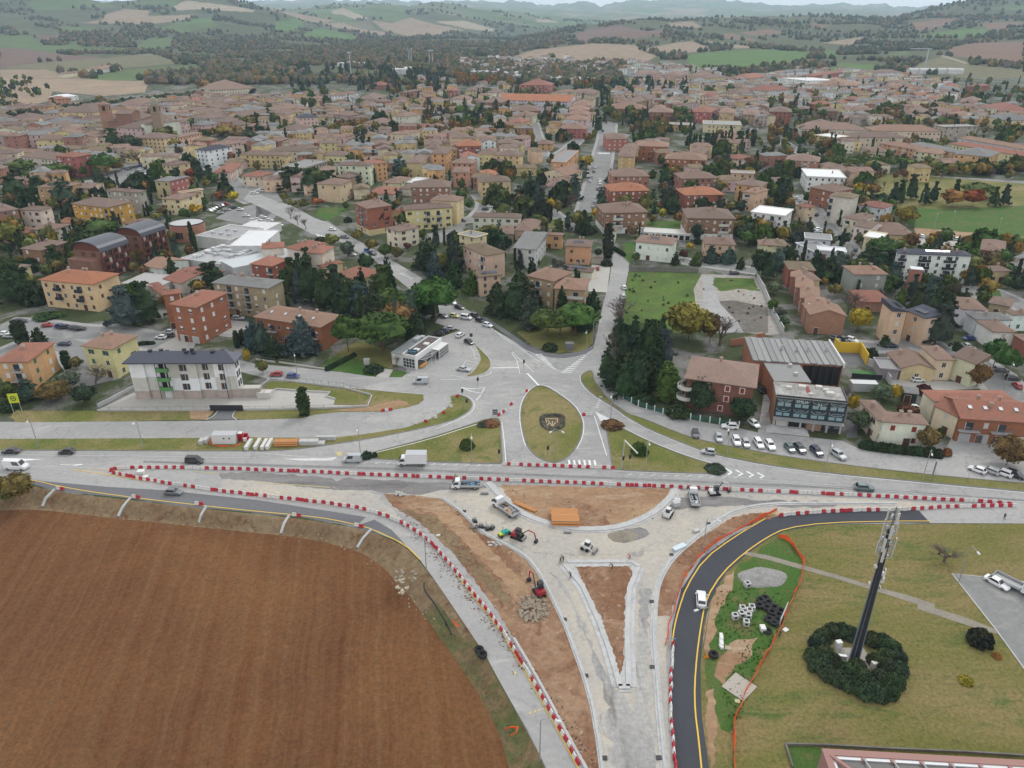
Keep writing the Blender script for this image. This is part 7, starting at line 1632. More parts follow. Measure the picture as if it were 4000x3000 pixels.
grove('A0','1750,1090 2212,1050 2212,1200 1800,1210',10,AU,(9,12),24)
grove('A0','0,1200 1200,1150 1500,1500 0,1548',10,MX,(8,12),25)
m,nt,b=Nmt('woodland');at=nt.nodes.new('ShaderNodeVertexColor');at.layer_name='Col';n1=noise(nt,.25,4,Gp(nt),.7)
nt.links.new(Mx(nt,.6,at.outputs[0],Mx(nt,rng(nt,n1,.3,.7),(.5,.5,.5),(1.5,1.5,1.5)),'MULTIPLY'),b.inputs['Base Color']);b.inputs['Roughness'].default_value=.95;M['wood']=m
# the rest of the town, house by house
def count_of(name):return sum(1 for b_ in BLD if b_[0].name.split('.')[0]==name)
FAR_V,FAR_F,FAR_M=[],[],[]
def fill(reg,poly,n,pal,rpal,size,hh,seed,axis=None,gap=.9,flat=0):
 pl=RG(reg,poly);r=random.Random(seed);xs=[a for a,_ in pl];ys=[b_ for _,b_ in pl];got=tries=0
 while got<n and tries<n*40:
  tries+=1;x,y=r.uniform(min(xs),max(xs)),r.uniform(min(ys),max(ys))
  if not Ins(x,y,pl):continue
  g=P(x,y);L,D=r.uniform(*size),r.uniform(size[0]*.75,size[1]*.7);R=math.hypot(L,D)/2
  if any((a-g.x)**2+(b_-g.y)**2<(r_+R*gap)**2 for a,b_,r_ in OCC):continue
  if any((q.x-g.x)**2+(q.y-g.y)**2<(hw+R)**2 for ln,hw in STREETS for q in ln[::2]):continue
  ang=(axis if axis is not None else 0)+r.choice((0,0,0,math.pi/2))+r.uniform(-.12,.12);ux=Vector((math.cos(ang),math.sin(ang),0));uy=Vector((-ux.y,ux.x,0))
  A=Vector((g.x,g.y,0))-ux*L/2-uy*D/2;h=r.uniform(*hh)
  Bui(A,L,D,ux,uy,h,roof=r.choice(('hip','hip','gable','gable_y')),wall=r.choice(pal),rc=r.choice(rpal),kinds=r.choice((K1,K2,K3,K4)),seed=seed+got,chim=1,over=.4);got+=1
OT=['pale','cream','peach','yellow','orange','ochre','taupe','brick','yellow','pink'];OR=['brown','brown','rosy','moss','grey']
fill('A0','0,1060 450,1010 900,1050 1150,1130 1150,1200 820,1230 700,1300 0,1290',58,OT,OR,(13,24),(7,11),51,.15,.55)
fill('A0','0,985 340,985 500,975 820,980 850,1050 0,1060',14,OT,OR,(14,24),(7,11),52,.15,.55)
fill('A0','1200,880 1560,860 1900,870 2212,880 2212,1040 1800,1090 1500,1000 1250,980',32,OT,OR,(12,22),(7,11),53,.3,.6)
fill('A1','0,860 280,860 320,1000 0,1050',12,OT,OR,(12,18),(7,9),54,.3,.6)
WV=['white','white','lightgrey','pale','white'];WR=['rosy','grey','brown']
fill('A2','0,520 500,510 560,560 1150,540 1500,590 1780,610 1780,650 1000,600 600,600 0,600',34,WV,WR,(12,20),(6,8),55,0,.45)
fill('A1','1720,530 2212,510 2212,585 1730,575',12,WV,WR,(12,20),(6,8),56,0,.45)
fill('A2','1080,700 2212,700 2212,830 1500,780 1100,740',26,WV+OT[:3],WR,(12,20),(6,9),57,0,.55)
fill('A3','0,640 700,620 1300,690 1600,760 1620,860 900,800 0,740',40,WV+OT[:4],WR+['red'],(12,20),(6,8),58,0,.55)
fill('A3','500,780 1650,860 2212,1000 2212,1100 900,1000 0,900',20,OT+['red','brown'],WR+['red'],(13,20),(6,9),59,.1,.7)
fill('A2','700,800 2212,800 2212,1100 1700,1000 1400,960 850,900',16,OT,WR,(13,20),(6,9),60,0,.8)
fill('A1','0,980 2212,950 2212,1450 0,1250',20,OT,WR,(12,18),(5,8),61,.2,.8)
fill('A2','1650,0 2212,0 2212,10',0,OT,WR,(12,18),(5,8),62)
fill('B3','1900,900 2212,900 2212,1100 1900,1150',2,OT,WR,(10,14),(4,6),63)
def Fr(spec,seed):
 V,F,C,n0=[],[],[],0;r=random.Random(seed)
 for reg,poly,n,pal,rp in spec:
  pl=RG(reg,poly);xs=[a for a,_ in pl];ys=[b_ for _,b_ in pl];got=tries=0
  while got<n and tries<n*30:
   tries+=1;x,y=r.uniform(min(xs),max(xs)),r.uniform(min(ys),max(ys))
   if not Ins(x,y,pl):continue
   g=P(x,y);L,D,h=r.uniform(9,17),r.uniform(8,12),r.uniform(5,9.5)
   if any((a-g.x)**2+(b_-g.y)**2<(r_*.8+L*.45)**2 for a,b_,r_ in OCC)or any((q.x-g.x)**2+(q.y-g.y)**2<(hw+6)**2 for ln,hw in STREETS for q in ln[::3]):continue
   OCC.append((g.x,g.y,L*.42));got+=1;T_=Matrix.Translation(g)@Matrix.Rotation(r.choice((0,0,1.57))+r.uniform(-.2,.3),4,'Z');wc=CC[r.choice(pal)];rc=RC[r.choice(rp)];a,b_=L/2,D/2;t_=D*.18;k=.5 if r.random()<.5 else .12
   def put(pts,fs,c):
    nonlocal n0;V.extend(tuple(T_@Vector(q))for q in pts);F.extend(tuple(i+n0 for i in f)for f in fs);C.extend([(*c,1)]*len(pts));n0+=len(pts)
   put([(-a,-b_,-1),(a,-b_,-1),(a,b_,-1),(-a,b_,-1),(-a,-b_,h),(a,-b_,h),(a,b_,h),(-a,b_,h)],[(0,1,5,4),(1,2,6,5),(2,3,7,6),(3,0,4,7)],wc)
   o=.5;put([(-a-o,-b_-o,h),(a+o,-b_-o,h),(a+o,b_+o,h),(-a-o,b_+o,h),(-a*(1-k),0,h+t_),(a*(1-k),0,h+t_)],[(0,1,5,4),(1,2,5),(2,3,4,5),(3,0,4)],rc)
   for z in range(int(h/3)):
    for i in range(3):xw=-a+L*(i+.5)/3;put([(xw-.5,-b_-.05,z*3+1),(xw+.5,-b_-.05,z*3+1),(xw+.5,-b_-.05,z*3+2.3),(xw-.5,-b_-.05,z*3+2.3)],[(0,1,2,3)],(.08,.07,.06))
 me=Msh('far_houses',V,F,M['wood']);at_=me.color_attributes.new('Col','FLOAT_COLOR','POINT');at_.data.foreach_set('color',np.array(C,np.float32).ravel());stuff(add('distant_rooftops',me),'small farther houses packed between the larger ones','houses')
Fr([('A0','0,985 340,985 500,975 900,950 1200,880 1900,860 2212,880 2212,1060 1150,1150 1150,1200 700,1300 0,1290',170,OT,OR),('A1','0,860 700,830 1000,900 1300,930 1300,1060 600,1050 0,1100',60,OT,OR),('A1','0,1150 900,1200 1700,1150 2212,1200 2212,1450 0,1330',70,OT,WR),('A1','1720,520 2212,505 2212,640 1730,575',45,WV,WR),('A1','1350,700 2212,760 2212,1100 1350,1050',40,OT,WR),('A2','0,515 500,505 560,560 1150,540 1500,590 1780,610 1780,700 1000,660 0,620',120,WV,WR),('A2','1000,700 2212,690 2212,1100 1500,1000 850,900',110,WV[:2]+OT,WR),('A3','0,620 700,610 1300,680 1600,760 1640,900 900,1000 0,900',120,WV+OT[:4],WR),('A3','300,960 2212,960 2212,1100 700,1080',40,OT,WR),('A2','0,900 700,900 700,1200 0,1200',20,OT,OR),('F','0,620 900,560 1900,520 2200,640 1700,800 1200,760 700,680 0,760',60,OT,OR),('F','2450,560 4000,600 4000,700 2900,760 2450,700',20,OT,OR)],99)
MB_=[]
for u,v in((1270,640),(1365,640),(1520,640),(1605,640)):
 g=P(*px('A3',u,v));R_=tag(empty('unfinished_house',g,-.05),'unfinished white house with an arched end, %s of the row by the crane'%{1270:'leftmost',1365:'second',1520:'third',1605:'rightmost'}[u],'house','unfinished houses by the crane')
 MB().box(-13,13,-6,6,0,5).build('wall',M['plaster'],R_,col=(.6,.6,.58))
 n=8;pts=[(x,6.3*-math.cos(math.pi*i/n),5+4.5*math.sin(math.pi*i/n))for x in(-13,13)for i in range(n+1)]
 add('roof',Msh('roof',pts+[(13,0,5),(-13,0,5)],[(i,i+1,n+2+i,n+1+i)for i in range(n)]+[(2*n+2,n+1+i,n+2+i)for i in range(n)]+[(2*n+3,i+1,i)for i in range(n)],M['plaster']),R_,col=(.5,.5,.49))
 MB().box(12.9,13.3,-4,4,.5,4.6).build('opening',M['opening_shade'],R_)
g=P(*px('A3',1350,600));R_=tag(empty('tower_crane',g,.1),'thin white tower crane beside the unfinished houses','crane')
MB().box(-.8,.8,-.8,.8,0,34).build('mast',M['lightgrey'],R_);MB().box(-36,6,-.6,.6,34,35.4).build('jib',M['lightgrey'],R_);MB().box(4,8,-1,1,32,34).build('counterweight',M['grey'],R_)
for u,v,h in((828,720,42),(1322,560,30),(1335,560,30),(1348,560,30),(1500,560,26),(1526,560,26)):
 g=P(*px('A1',u,v));R_=tag(empty('floodlight_mast',g),{828:'tall floodlight mast standing by the dark conifers of the stadium',1322:'leftmost of three thin masts beyond the stadium trees',1335:'middle of three thin masts beyond the stadium trees',1348:'rightmost of three thin masts beyond the stadium trees',1500:'left of two thin masts before the factory',1526:'right of two thin masts before the factory'}[u],'mast','floodlight masts')
 MB().tube((0,0,0),(0,0,h),.8,.5).build('pole',M['lightgrey'],R_);MB().box(-3,3,-.3,.3,h,h+2).build('lamp_bank',M['lightgrey'],R_)
GK=['round:g','round:ol','round:dg','cedar:dg','round:g','round:br','bush:g','round:ol','bush:dg','cedar:bs','round:go','cypress:dg','bare:ba']
LEFT='0,1000 0,640 700,560 1000,480 1900,470 2230,500 2290,640 2260,900 1950,1100 1750,1000 1500,900 1300,800 1000,720 700,900 900,1000 700,1100';RIGHT='2440,500 4000,520 4000,1250 3100,1100 2990,960 2440,930'
LEFT,RIGHT=[' '.join('%f,%f'%(a,b_)for a,b_ in F_(q))for q in(LEFT,RIGHT)]
grove('F',LEFT,430,GK,(6,12),71,gap=.5);grove('F',RIGHT,430,GK,(6,12),72,gap=.5)
grove('F','0,900 500,950 900,1150 1300,1350 900,1350 400,1220 0,1350',70,GK,(4,9),73,gap=.5);grove('F','3000,1000 3700,1050 4000,1200 4000,1500 3600,1350 3200,1300',50,GK,(4,8),76,gap=.5)
grove('F','1100,1100 1400,1050 1750,1230 1500,1330 1200,1220',24,DK,(9,14),77,gap=.5);grove('F','1950,1020 2250,1080 2320,1230 2050,1260',12,DK,(8,13),78,gap=.5);grove('F','2400,1300 2650,1330 2640,1560 2420,1480',16,['cedar:dg','spruce:dg','round:dg','bush:dg'],(5,13),79,gap=.5)
grove('F','0,420 1000,440 1900,360 2300,380 2240,500 1000,500 0,560',230,MX,(8,13),74,gap=.5);grove('F','2330,380 3000,400 4000,420 4000,520 2440,500',200,MX,(8,13),75,gap=.5)
grove('F','1400,290 2300,250 3300,290 4000,330 4000,420 2330,380 1900,360 1300,340',260,MX,(9,14),80,gap=.5)
def wood_mesh(name,n,xr,yr,hs,seed,dens=None,label=''):
 rs=np.random.RandomState(seed);X=[];Y=[]
 k=0
 while len(X)<n and k<40:
  k+=1;y=np.exp(rs.uniform(math.log(yr[0]),math.log(yr[1]),n));t=rs.uniform(xr[0],xr[1],n);x=t*y
  m_,px_,py_=wooded(x,y);cl=np.sin(x/130+2*np.sin(y/210))*np.sin(y/160+np.sin(x/190))+.55*np.sin(x/47+y/61);m_&=cl>(dens if dens is not None else-.35)
  X+=list(x[m_]);Y+=list(y[m_])
 X,Y=np.array(X[:n]),np.array(Y[:n]);Z=Ter(X,Y);n=len(X)
 K,rings=6,((.75,.12),(1.0,.42),(.72,.78),(.12,1.0))
 h=rs.uniform(*hs,n);R=h*rs.uniform(.38,.62,n);V=[]
 for a_,z_ in rings:
  for i in range(K):
   an=6.283*i/K+rs.uniform(-.3,.3,n);q=a_*R*rs.uniform(.75,1.2,n);V.append(np.stack([X+q*np.cos(an),Y+q*np.sin(an),Z-1.0+h*z_*rs.uniform(.93,1.07,n)],1))
 V=np.stack(V,1).reshape(-1,3);nv=K*len(rings)
 f=np.array([(j*K+i,j*K+(i+1)%K,(j+1)*K+(i+1)%K,(j+1)*K+i)for j in range(len(rings)-1)for i in range(K)]);F=(f[None]+(np.arange(n)*nv)[:,None,None]).reshape(-1,4)
 me=Npm(name,V,F,M['wood'],False)
 pal=np.array([(.040,.055,.028),(.055,.068,.03),(.095,.09,.04),(.13,.095,.06),(.035,.05,.03),(.17,.11,.04),(.12,.10,.08)]);pr=[.26,.22,.16,.10,.16,.05,.05]if 'hill' in name else[.08,.16,.24,.18,.06,.08,.20]
 ci=pal[rs.choice(len(pal),n,p=pr)]*rs.uniform(.8,1.2,(n,1));cc_=np.repeat(np.concatenate([ci,np.ones((n,1))],1),nv,0)
 at_=me.color_attributes.new('Col','FLOAT_COLOR','POINT');at_.data.foreach_set('color',cc_.astype(np.float32).ravel())
 stuff(add(name,me),label,'wood')
grove('B2','1015,1015 1610,1030 1660,1150 1640,1400 1500,1500 1000,1548 960,1300',34,['bush:lg','bush:gg','bush:lg'],(.5,1.1),90,roads=False,gap=.3)
grove('B2','1700,1060 2100,1080 2200,1400 2000,1500 1700,1200',14,['bush:ol','bush:br'],(.4,.8),91,roads=False,gap=.3)
Pm()
wood_mesh('river_wood',4200,(-.62,.14),(1180,3000),(8,14),1,-.5,'mixed autumn wood filling the valley floor beyond the town')
wood_mesh('hill_wood',6500,(-.95,.95),(1750,3600),(8,14),2,-.1,'woods and hedges on the nearer hill slopes')
wood_mesh('hill_wood',5500,(-.95,.95),(3300,6200),(10,18),3,.05,'far woods on the hills below the skyline')
wood_mesh('hill_wood',1600,(.25,.9),(1350,2400),(8,12),4,-.2,'scattered trees between the villas and the fields at the right')
# vehicles
m,nt,b=Nmt('car_paint');oi=nt.nodes.new('ShaderNodeObjectInfo');nt.links.new(oi.outputs['Color'],b.inputs['Base Color'])
b.inputs['Roughness'].default_value=.32;b.inputs['Specular IOR Level'].default_value=.5;b.inputs['Coat Weight'].default_value=.4;M['paint']=m
M['tyre']=Smp('tyre',(.02,.02,.02),.9);M['rim']=Smp('rim',(.35,.35,.36),.4,.6);M['lampw']=Smp('headlight_glass',(.6,.62,.62),.15);M['lampr']=Smp('tail_light_red',(.35,.02,.02),.3);M['cglass']=Smp('car_glass',(.02,.025,.03),.06,0,.8)
M['plate']=Smp('number_plate',(.6,.6,.6),.6)
CARK=dict(hatch=(4.0,1.76,1.47,.88,-1.85,.95,-1.35,.25),suv=(4.45,1.88,1.65,1.0,-2.0,1.0,-1.6,.35),sedan=(4.55,1.82,1.44,.88,-1.75,1.0,-.95,.3),estate=(4.6,1.82,1.48,.9,-2.2,1.0,-1.9,.3),mpv=(4.4,1.85,1.82,1.0,-2.1,1.3,-1.95,.7),van=(5.7,2.05,2.5,1.25,-2.8,2.0,-2.75,1.25),small=(3.6,1.65,1.5,.88,-1.7,.9,-1.35,.3))
def car_meshes(kind):
 L,W,Hh,belt,c0,c1,t0,t1=CARK[kind];w=W/2;zl=.22
 def body():
  mb=MB();xs=[(-L/2,.80,.45,belt-.14),(-L/2+.12,.93,zl,belt-.03),(-L*.25,1.0,zl,belt),(L*.1,1.0,zl,belt),(c1-.05,.98,zl,belt-.03),(L/2-.3,.93,zl,belt-.17),(L/2-.04,.80,.30,belt-.30)]
  pts=[]
  for x,k,z0,z1 in xs:ww=w*k;pts+=[(x,-ww*.9,z0),(x,-ww,z0+.18),(x,-ww,z1-.16),(x,-ww*.86,z1),(x,ww*.86,z1),(x,ww,z1-.16),(x,ww,z0+.18),(x,ww*.9,z0)]
  n=8;fs=[(i*n+j,i*n+(j+1)%n,(i+1)*n+(j+1)%n,(i+1)*n+j)for i in range(len(xs)-1)for j in range(n)];fs+=[tuple(range(8))[::-1],tuple(range((len(xs)-1)*n,len(xs)*n))]
  mb.poly(pts,fs);a,q=w*.9,w*.74
  mb.poly([(c0,-a,belt-.02),(c1,-a,belt-.04),(c1,a,belt-.04),(c0,a,belt-.02),(t0,-q,Hh-.05),(t1,-q,Hh-.05),(t1,q,Hh-.05),(t0,q,Hh-.05),(t0+.15,-q*.8,Hh),(t1-.15,-q*.8,Hh),(t1-.15,q*.8,Hh),(t0+.15,q*.8,Hh)],[(0,1,5,4),(1,2,6,5),(2,3,7,6),(3,0,4,7),(4,5,9,8),(5,6,10,9),(6,7,11,10),(7,4,8,11),(8,9,10,11)])
  for s_ in(-1,1):mb.box(c1-.35,c1-.15,s_*(w+.02),s_*(w+.2),belt,belt+.16)
  return mb.mesh('body',M['paint'])
 a,q=w*.9,w*.74
 def lerp(p_,r_,t):return tuple(p_[i]+(r_[i]-p_[i])*t for i in range(3))
 def pane(p0,p1,p2,p3,nrm,i0=.07,i1=.93,j0=.14,j1=.9):
  f=lambda u_,v_:tuple(k_+n_*.014 for k_,n_ in zip(lerp(lerp(p0,p1,u_),lerp(p3,p2,u_),v_),nrm));return[f(i0,j0),f(i1,j0),f(i1,j1),f(i0,j1)]
 b0,b1=(c0,belt-.02),(c1,belt-.04);z=Hh-.05
 P_={'windscreen':[pane((c1,-a,b1[1]),(c1,a,b1[1]),(t1,q,z),(t1,-q,z),(.8,0,.6))],'rear_window':[pane((c0,a,b0[1]),(c0,-a,b0[1]),(t0,-q,z),(t0,q,z),(-.8,0,.6))]}
 lo=.55 if kind=='van' else .08
 S_=[pane((c0,-a,b0[1]),(c1,-a,b1[1]),(t1,-q,z),(t0,-q,z),(0,-1,.3),lo,.92),pane((c1,a,b1[1]),(c0,a,b0[1]),(t0,q,z),(t1,q,z),(0,1,.3),.08,1-lo)]
 def mk(nm,quads,mt):mb=MB();[mb.poly(qd,[(0,1,2,3)])for qd in quads];return mb.mesh(nm,mt)
 wheel=MB().tube((0,-.1,0),(0,.1,0),.32,.32,12,0).tube((0,-.115,0),(0,.115,0),.19,.19,8,1).mesh('wheel',[M['tyre'],M['rim']])
 return body(),mk('windscreen',P_['windscreen'],M['cglass']),mk('rear_window',P_['rear_window'],M['cglass']),mk('side_window',[S_[0]],M['cglass']),mk('side_window',[S_[1]],M['cglass']),wheel
CCOL=dict(w=(.68,.69,.69),s=(.38,.40,.41),k=(.018,.018,.02),g=(.13,.14,.15),b=(.02,.05,.20),r=(.35,.02,.02),t=(.09,.14,.14),n=(.02,.03,.06),y=(.6,.58,.30),u=(.03,.15,.42),d=(.05,.055,.065))
CNAM=dict(w='white',s='silver',k='black',g='grey',b='blue',r='red',t='grey green',n='navy',y='pale yellow',u='bright blue',d='dark grey')
VEH=[]
def car(reg,u,v,hd,kind,col,label=None):
 g=P(*px(reg,u,v));R=math.radians(hd);bm_,ws,rw,s1,s2,wh=Cch(('car',kind),lambda:car_meshes(kind));L,W,Hh=CARK[kind][:3]
 nm='van' if kind=='van' else 'parked_car' if abs(g.y-1e9)<0 else 'car'
 o=empty(nm,(g.x,g.y,tz(g.x,g.y)+.05),R);cc=CCOL[col]
 add('body',bm_,o,col=cc)
 if g.y<460:
  for n_,m_ in(('windscreen',ws),('rear_window',rw),('side_window',s1),('side_window',s2)):add(n_,m_,o)
  for x in(-.31,.31):
   for y in(-1,1):add('wheel',wh,o,(x*L,y*(W/2-.09),.32))
  if g.y<300:
   hl=Cch('hl',lambda:MB().box(-.08,.05,-.2,.2,-.07,.07).mesh('headlight',M['lampw']));tl=Cch('tl',lambda:MB().box(-.05,.08,-.13,.13,-.1,.1).mesh('tail_light',M['lampr']))
   pl=Cch('pl',lambda:MB().box(-.01,.03,-.26,.26,-.06,.06).mesh('number_plate',M['plate']))
   for y in(-1,1):add('headlight',hl,o,(L/2-.16,y*W*.34,CARK[kind][3]-.36));add('tail_light',tl,o,(-L/2-.0,y*W*.36,CARK[kind][3]-.25))
   add('number_plate',pl,o,(L/2-.02,0,.42));add('number_plate',pl,o,(-L/2-.02,0,.55))
 else:
  mb=MB();[mb.poly([tuple(v_.co)for v_ in m_.vertices],[tuple(p_.vertices)for p_ in m_.polygons])for m_ in(ws,rw,s1,s2)]
  add('glazing',Cch(('gz',kind),lambda:mb.mesh('glazing',M['cglass'])),o)
 OCC.append((g.x,g.y,2.2));VEH.append([o,'%s %s'%(CNAM[col],{'hatch':'hatchback','small':'small car','sedan':'saloon car','mpv':'people carrier','suv':'off road car','estate':'estate car','van':'van'}[kind]),g.x,g.y,'',label,'van' if kind=='van' else 'car'])
 return o
def CARS(reg,s):
 for t in s.split(';'):
  q=t.split();car(reg,float(q[0]),float(q[1]),float(q[2]),q[3],q[4])
CARS('D0','100 42 180 sedan k;580 46 180 hatch k;1505 396 -4 hatch g')
car('D0',150,178,-4,'van','w','white high roof van driving along the left end of the main road');car('D0',1685,126,-2,'mpv','k','black people carrier with white side panel beside the barrier row')
car('C1',835,1332,180,'van','s','silver van driving beside the bushes of the grass triangle').scale=(.82,.95,.84);car('C1',1425,656,180,'van','s','silver van on the street in front of the cafe').scale=(.82,.95,.8)
CARS('C1','178 592 180 hatch r;322 608 -2 hatch b;1795 548 -18 sedan s;1766 252 62 hatch w;1840 312 -48 hatch k;1580 240 175 hatch k;1622 217 172 hatch n;1665 196 172 hatch s;1615 86 -35 hatch g;1715 86 -25 hatch y;1876 82 145 suv d;1938 126 -38 hatch k;2002 166 -38 hatch w');car('C1',1816,102,-25,'mpv','w')
CARS('B1','1690 1298 -42 mpv w;1625 1302 -42 hatch k;1757 1340 -35 hatch k;960 850 -48 small u;1008 877 -30 hatch k;660 664 -8 hatch w;768 732 -20 suv g;832 882 -10 hatch w;100 292 -10 hatch w;80 310 -8 hatch w;40 330 -8 hatch w;2 347 -8 hatch w;60 556 0 hatch w;20 582 0 suv w;120 585 0 hatch w;200 628 0 suv w;2018 467 0 hatch w;1982 490 -10 hatch k;570 420 0 hatch r;1785 585 -20 hatch k')
CARS('B0','1820 502 -30 hatch w;1845 491 -30 hatch s;1868 480 -30 hatch k;1893 468 -30 suv d;1922 458 -30 hatch g;1958 445 -5 small r;1905 519 20 hatch s;1962 493 15 estate s;2022 472 25 suv d;2076 490 0 hatch w;2130 545 0 hatch w;2190 590 0 suv w;2195 350 0 hatch w;1240 182 0 hatch w;485 208 0 small w')
rr=random.Random(9)
for row,(ua,va,ub,vb,n)in enumerate(((1130,1455,1230,1440,5),(1215,1470,1330,1440,6),(1240,1430,1400,1385,8),(1260,1410,1330,1395,3),(1020,1440,1120,1470,5),(1260,1372,1300,1385,2))):
 for i in range(n):t_=i/max(1,n-1);car('A0',ua+(ub-ua)*t_,va+(vb-va)*t_,75+rr.uniform(-5,5),rr.choice(('hatch','suv','hatch','estate')),rr.choice('wswskgbw'))
CARS('B2','715 127 93 hatch w;705 162 93 suv g;686 212 93 hatch s;674 246 93 hatch w;762 240 -87 hatch w;757 265 -87 suv w;740 316 -87 hatch k;713 421 92 hatch w;701 467 92 hatch s;491 596 60 hatch k;1212 396 0 estate g;966 1168 93 hatch w;957 1243 93 estate s;949 1277 93 suv k;939 1322 93 hatch g;931 1395 93 hatch d;1920 1042 0 suv d;738 1003 80 small r')
CARS('C2','1584 1108 -97 hatch d;1784 1142 -95 hatch s;1880 1046 172 suv w;2090 1022 -70 hatch w;1936 1172 -93 suv w;2018 1190 -93 hatch s;2130 1192 -88 estate w;1696 1266 165 small s;2150 722 92 suv k')
CARS('C3','14 1208 -86 suv w;186 1232 -83 hatch t;270 1238 -80 suv d;416 1262 -80 suv n;606 1292 -68 suv s;1802 1420 132 hatch w;1910 1426 128 estate s;2020 1448 132 suv w;2126 1464 -45 suv k;1292 642 0 hatch w;1062 346 0 suv n;722 297 -52 suv w;652 292 -60 hatch k;582 282 -60 hatch g;1732 281 180 hatch b;1704 342 95 hatch s;2015 556 -10 estate g;2110 628 -10 suv k;2150 690 80 hatch r;1272 886 0 hatch w')
car('C3',1800,602,-62,'van','w','white van parked beside the tall cream gabled house')
CARS('D3','828 362 -6 suv t;1972 1182 -58 sedan w');car('D2',1632,1326,78,'suv','w','white off road car driving up the new black curve')
CARS('C0','182 132 15 estate d;416 168 8 hatch r;528 176 8 hatch b;572 184 8 estate n;650 190 10 hatch d;694 198 10 hatch k;556 328 172 estate n;1392 272 175 hatch w;1455 226 175 hatch s;1462 256 172 hatch k;30 242 175 hatch w;80 262 175 hatch s;2062 106 0 estate s;1990 100 0 hatch k')
CARS('B3','1612 748 175 estate w;1795 992 -32 estate s;1322 722 90 hatch w;252 392 60 hatch w;272 412 60 hatch w;330 461 60 hatch s;420 537 60 suv k;432 662 10 hatch w;430 684 10 hatch w;586 1096 20 suv g;755 842 60 hatch n;1470 180 0 hatch w;1195 762 -40 hatch g')
for i in range(9):car('A2',2070+12*(i%5),1122+12*(i//5),60,'hatch','wsgkw'[i%5])
for i in range(7):car('A1',1000/2+i*22,1196+(i%3)*8,70,'hatch','wskgwsw'[i])
def lorry(reg,u,v,hd,label,box=None,sc=1.0,load=None):
 g=P(*px(reg,u,v));o=empty('lorry',(g.x,g.y,.08+tz(g.x,g.y)),math.radians(hd));o.scale=(sc,)*3;wc_=(.68,.69,.69)
 cb=MB();cb.poly([(1.3,-.95,.5),(3.2,-.95,.5),(3.2,.95,.5),(1.3,.95,.5),(1.3,-.95,1.35),(3.15,-.9,1.15),(3.15,.9,1.15),(1.3,.95,1.35),(1.35,-.82,2.25),(2.3,-.8,2.25),(2.3,.8,2.25),(1.35,.82,2.25)],[(0,3,2,1),(0,1,5,4),(1,2,6,5),(2,3,7,6),(3,0,4,7),(4,5,9,8),(5,6,10,9),(6,7,11,10),(7,4,8,11),(8,9,10,11)]);cab=cb.build('cab',M['paint'],o,col=wc_)
 mb=MB();mb.poly([(3.08,-.78,1.28),(3.08,.78,1.28),(2.42,.7,2.15),(2.42,-.7,2.15)],[(0,1,2,3)]);w_=mb.build('windscreen',M['cglass'],cab,(.03,0,.02))
 for s_ in(-1,1):MB().box(1.6,2.5,s_*.90,s_*.95,1.35,1.95).build('side_window',M['cglass'],cab);MB().box(-.06,.06,-.18,.18,-.1,.1).build('headlight',M['lampw'],o,(3.18,s_*.7,.8));MB().box(2.5,2.7,s_*1.0,s_*1.25,1.4,1.8).build('mirror',M['dark'],cab)
 MB().box(-3.2,3.0,-.45,.45,.45,.65).build('chassis',M['dark'],o)
 for x in(-2.0,2.3):
  for y in(-.85,.85):add('wheel',Cch('lw',lambda:MB().tube((0,-.14,0),(0,.14,0),.4,.4,12,0).tube((0,-.15,0),(0,.15,0),.22,.22,8,1).mesh('wheel',[M['tyre'],M['rim']])),o,(x,y,.4))
 if box:MB().box(-3.4,1.25,-1.1,1.1,.8,3.2).build('cargo_box',M['paint'],o,col=wc_);MB().box(-3.42,1.27,-1.12,1.12,3.2,3.25).build('box_top',M['lightgrey'],o)
 else:
  MB().box(-3.3,1.2,-1.05,1.05,.7,.8).build('bed',M['grey'],o)
  for a in((-3.3,1.2,-1.05,-1.0),(-3.3,1.2,1.0,1.05),(-3.3,-3.25,-1,1),(1.15,1.2,-1,1)):MB().box(*a,.8,1.25).build('bed_side',M['lightgrey'],o)
  for i in range(0 if sc==1.1 else 10):
   MB().box(-.45,.45,-.35,.35,0,.28).build('load',[M['grey'],load or M['lightgrey']][i%2],o,(-2.8+.42*i,rr.uniform(-.5,.5),.8),rr.uniform(0,3))
 OCC.append((g.x,g.y,4));tag(o,label,'lorry');return o
lorry('C1',1350,1362,180,'white box lorry driving on the main road past the grass triangle',True,1.08)
blue_l=Smp('blue_load',(.06,.22,.40),.7);wood_l=Smp('wooden_load',(.40,.28,.18),.8)
lorry('D1',1815,345,180,'white flatbed lorry with blue load just below the long barrier row',None,1.05,blue_l)
lorry('D1',2155,545,131,'white tipper lorry with wooden boards beside the kerb ring',None,1.15,wood_l)
lorry('D2',1570,455,85,'white tipper lorry seen from behind near the top of the ring',None,1.0,M['lightgrey'])
lorry('D3',2118,1210,-52,'white double cab pickup lorry with an empty grey bed in the car park',None,1.1)
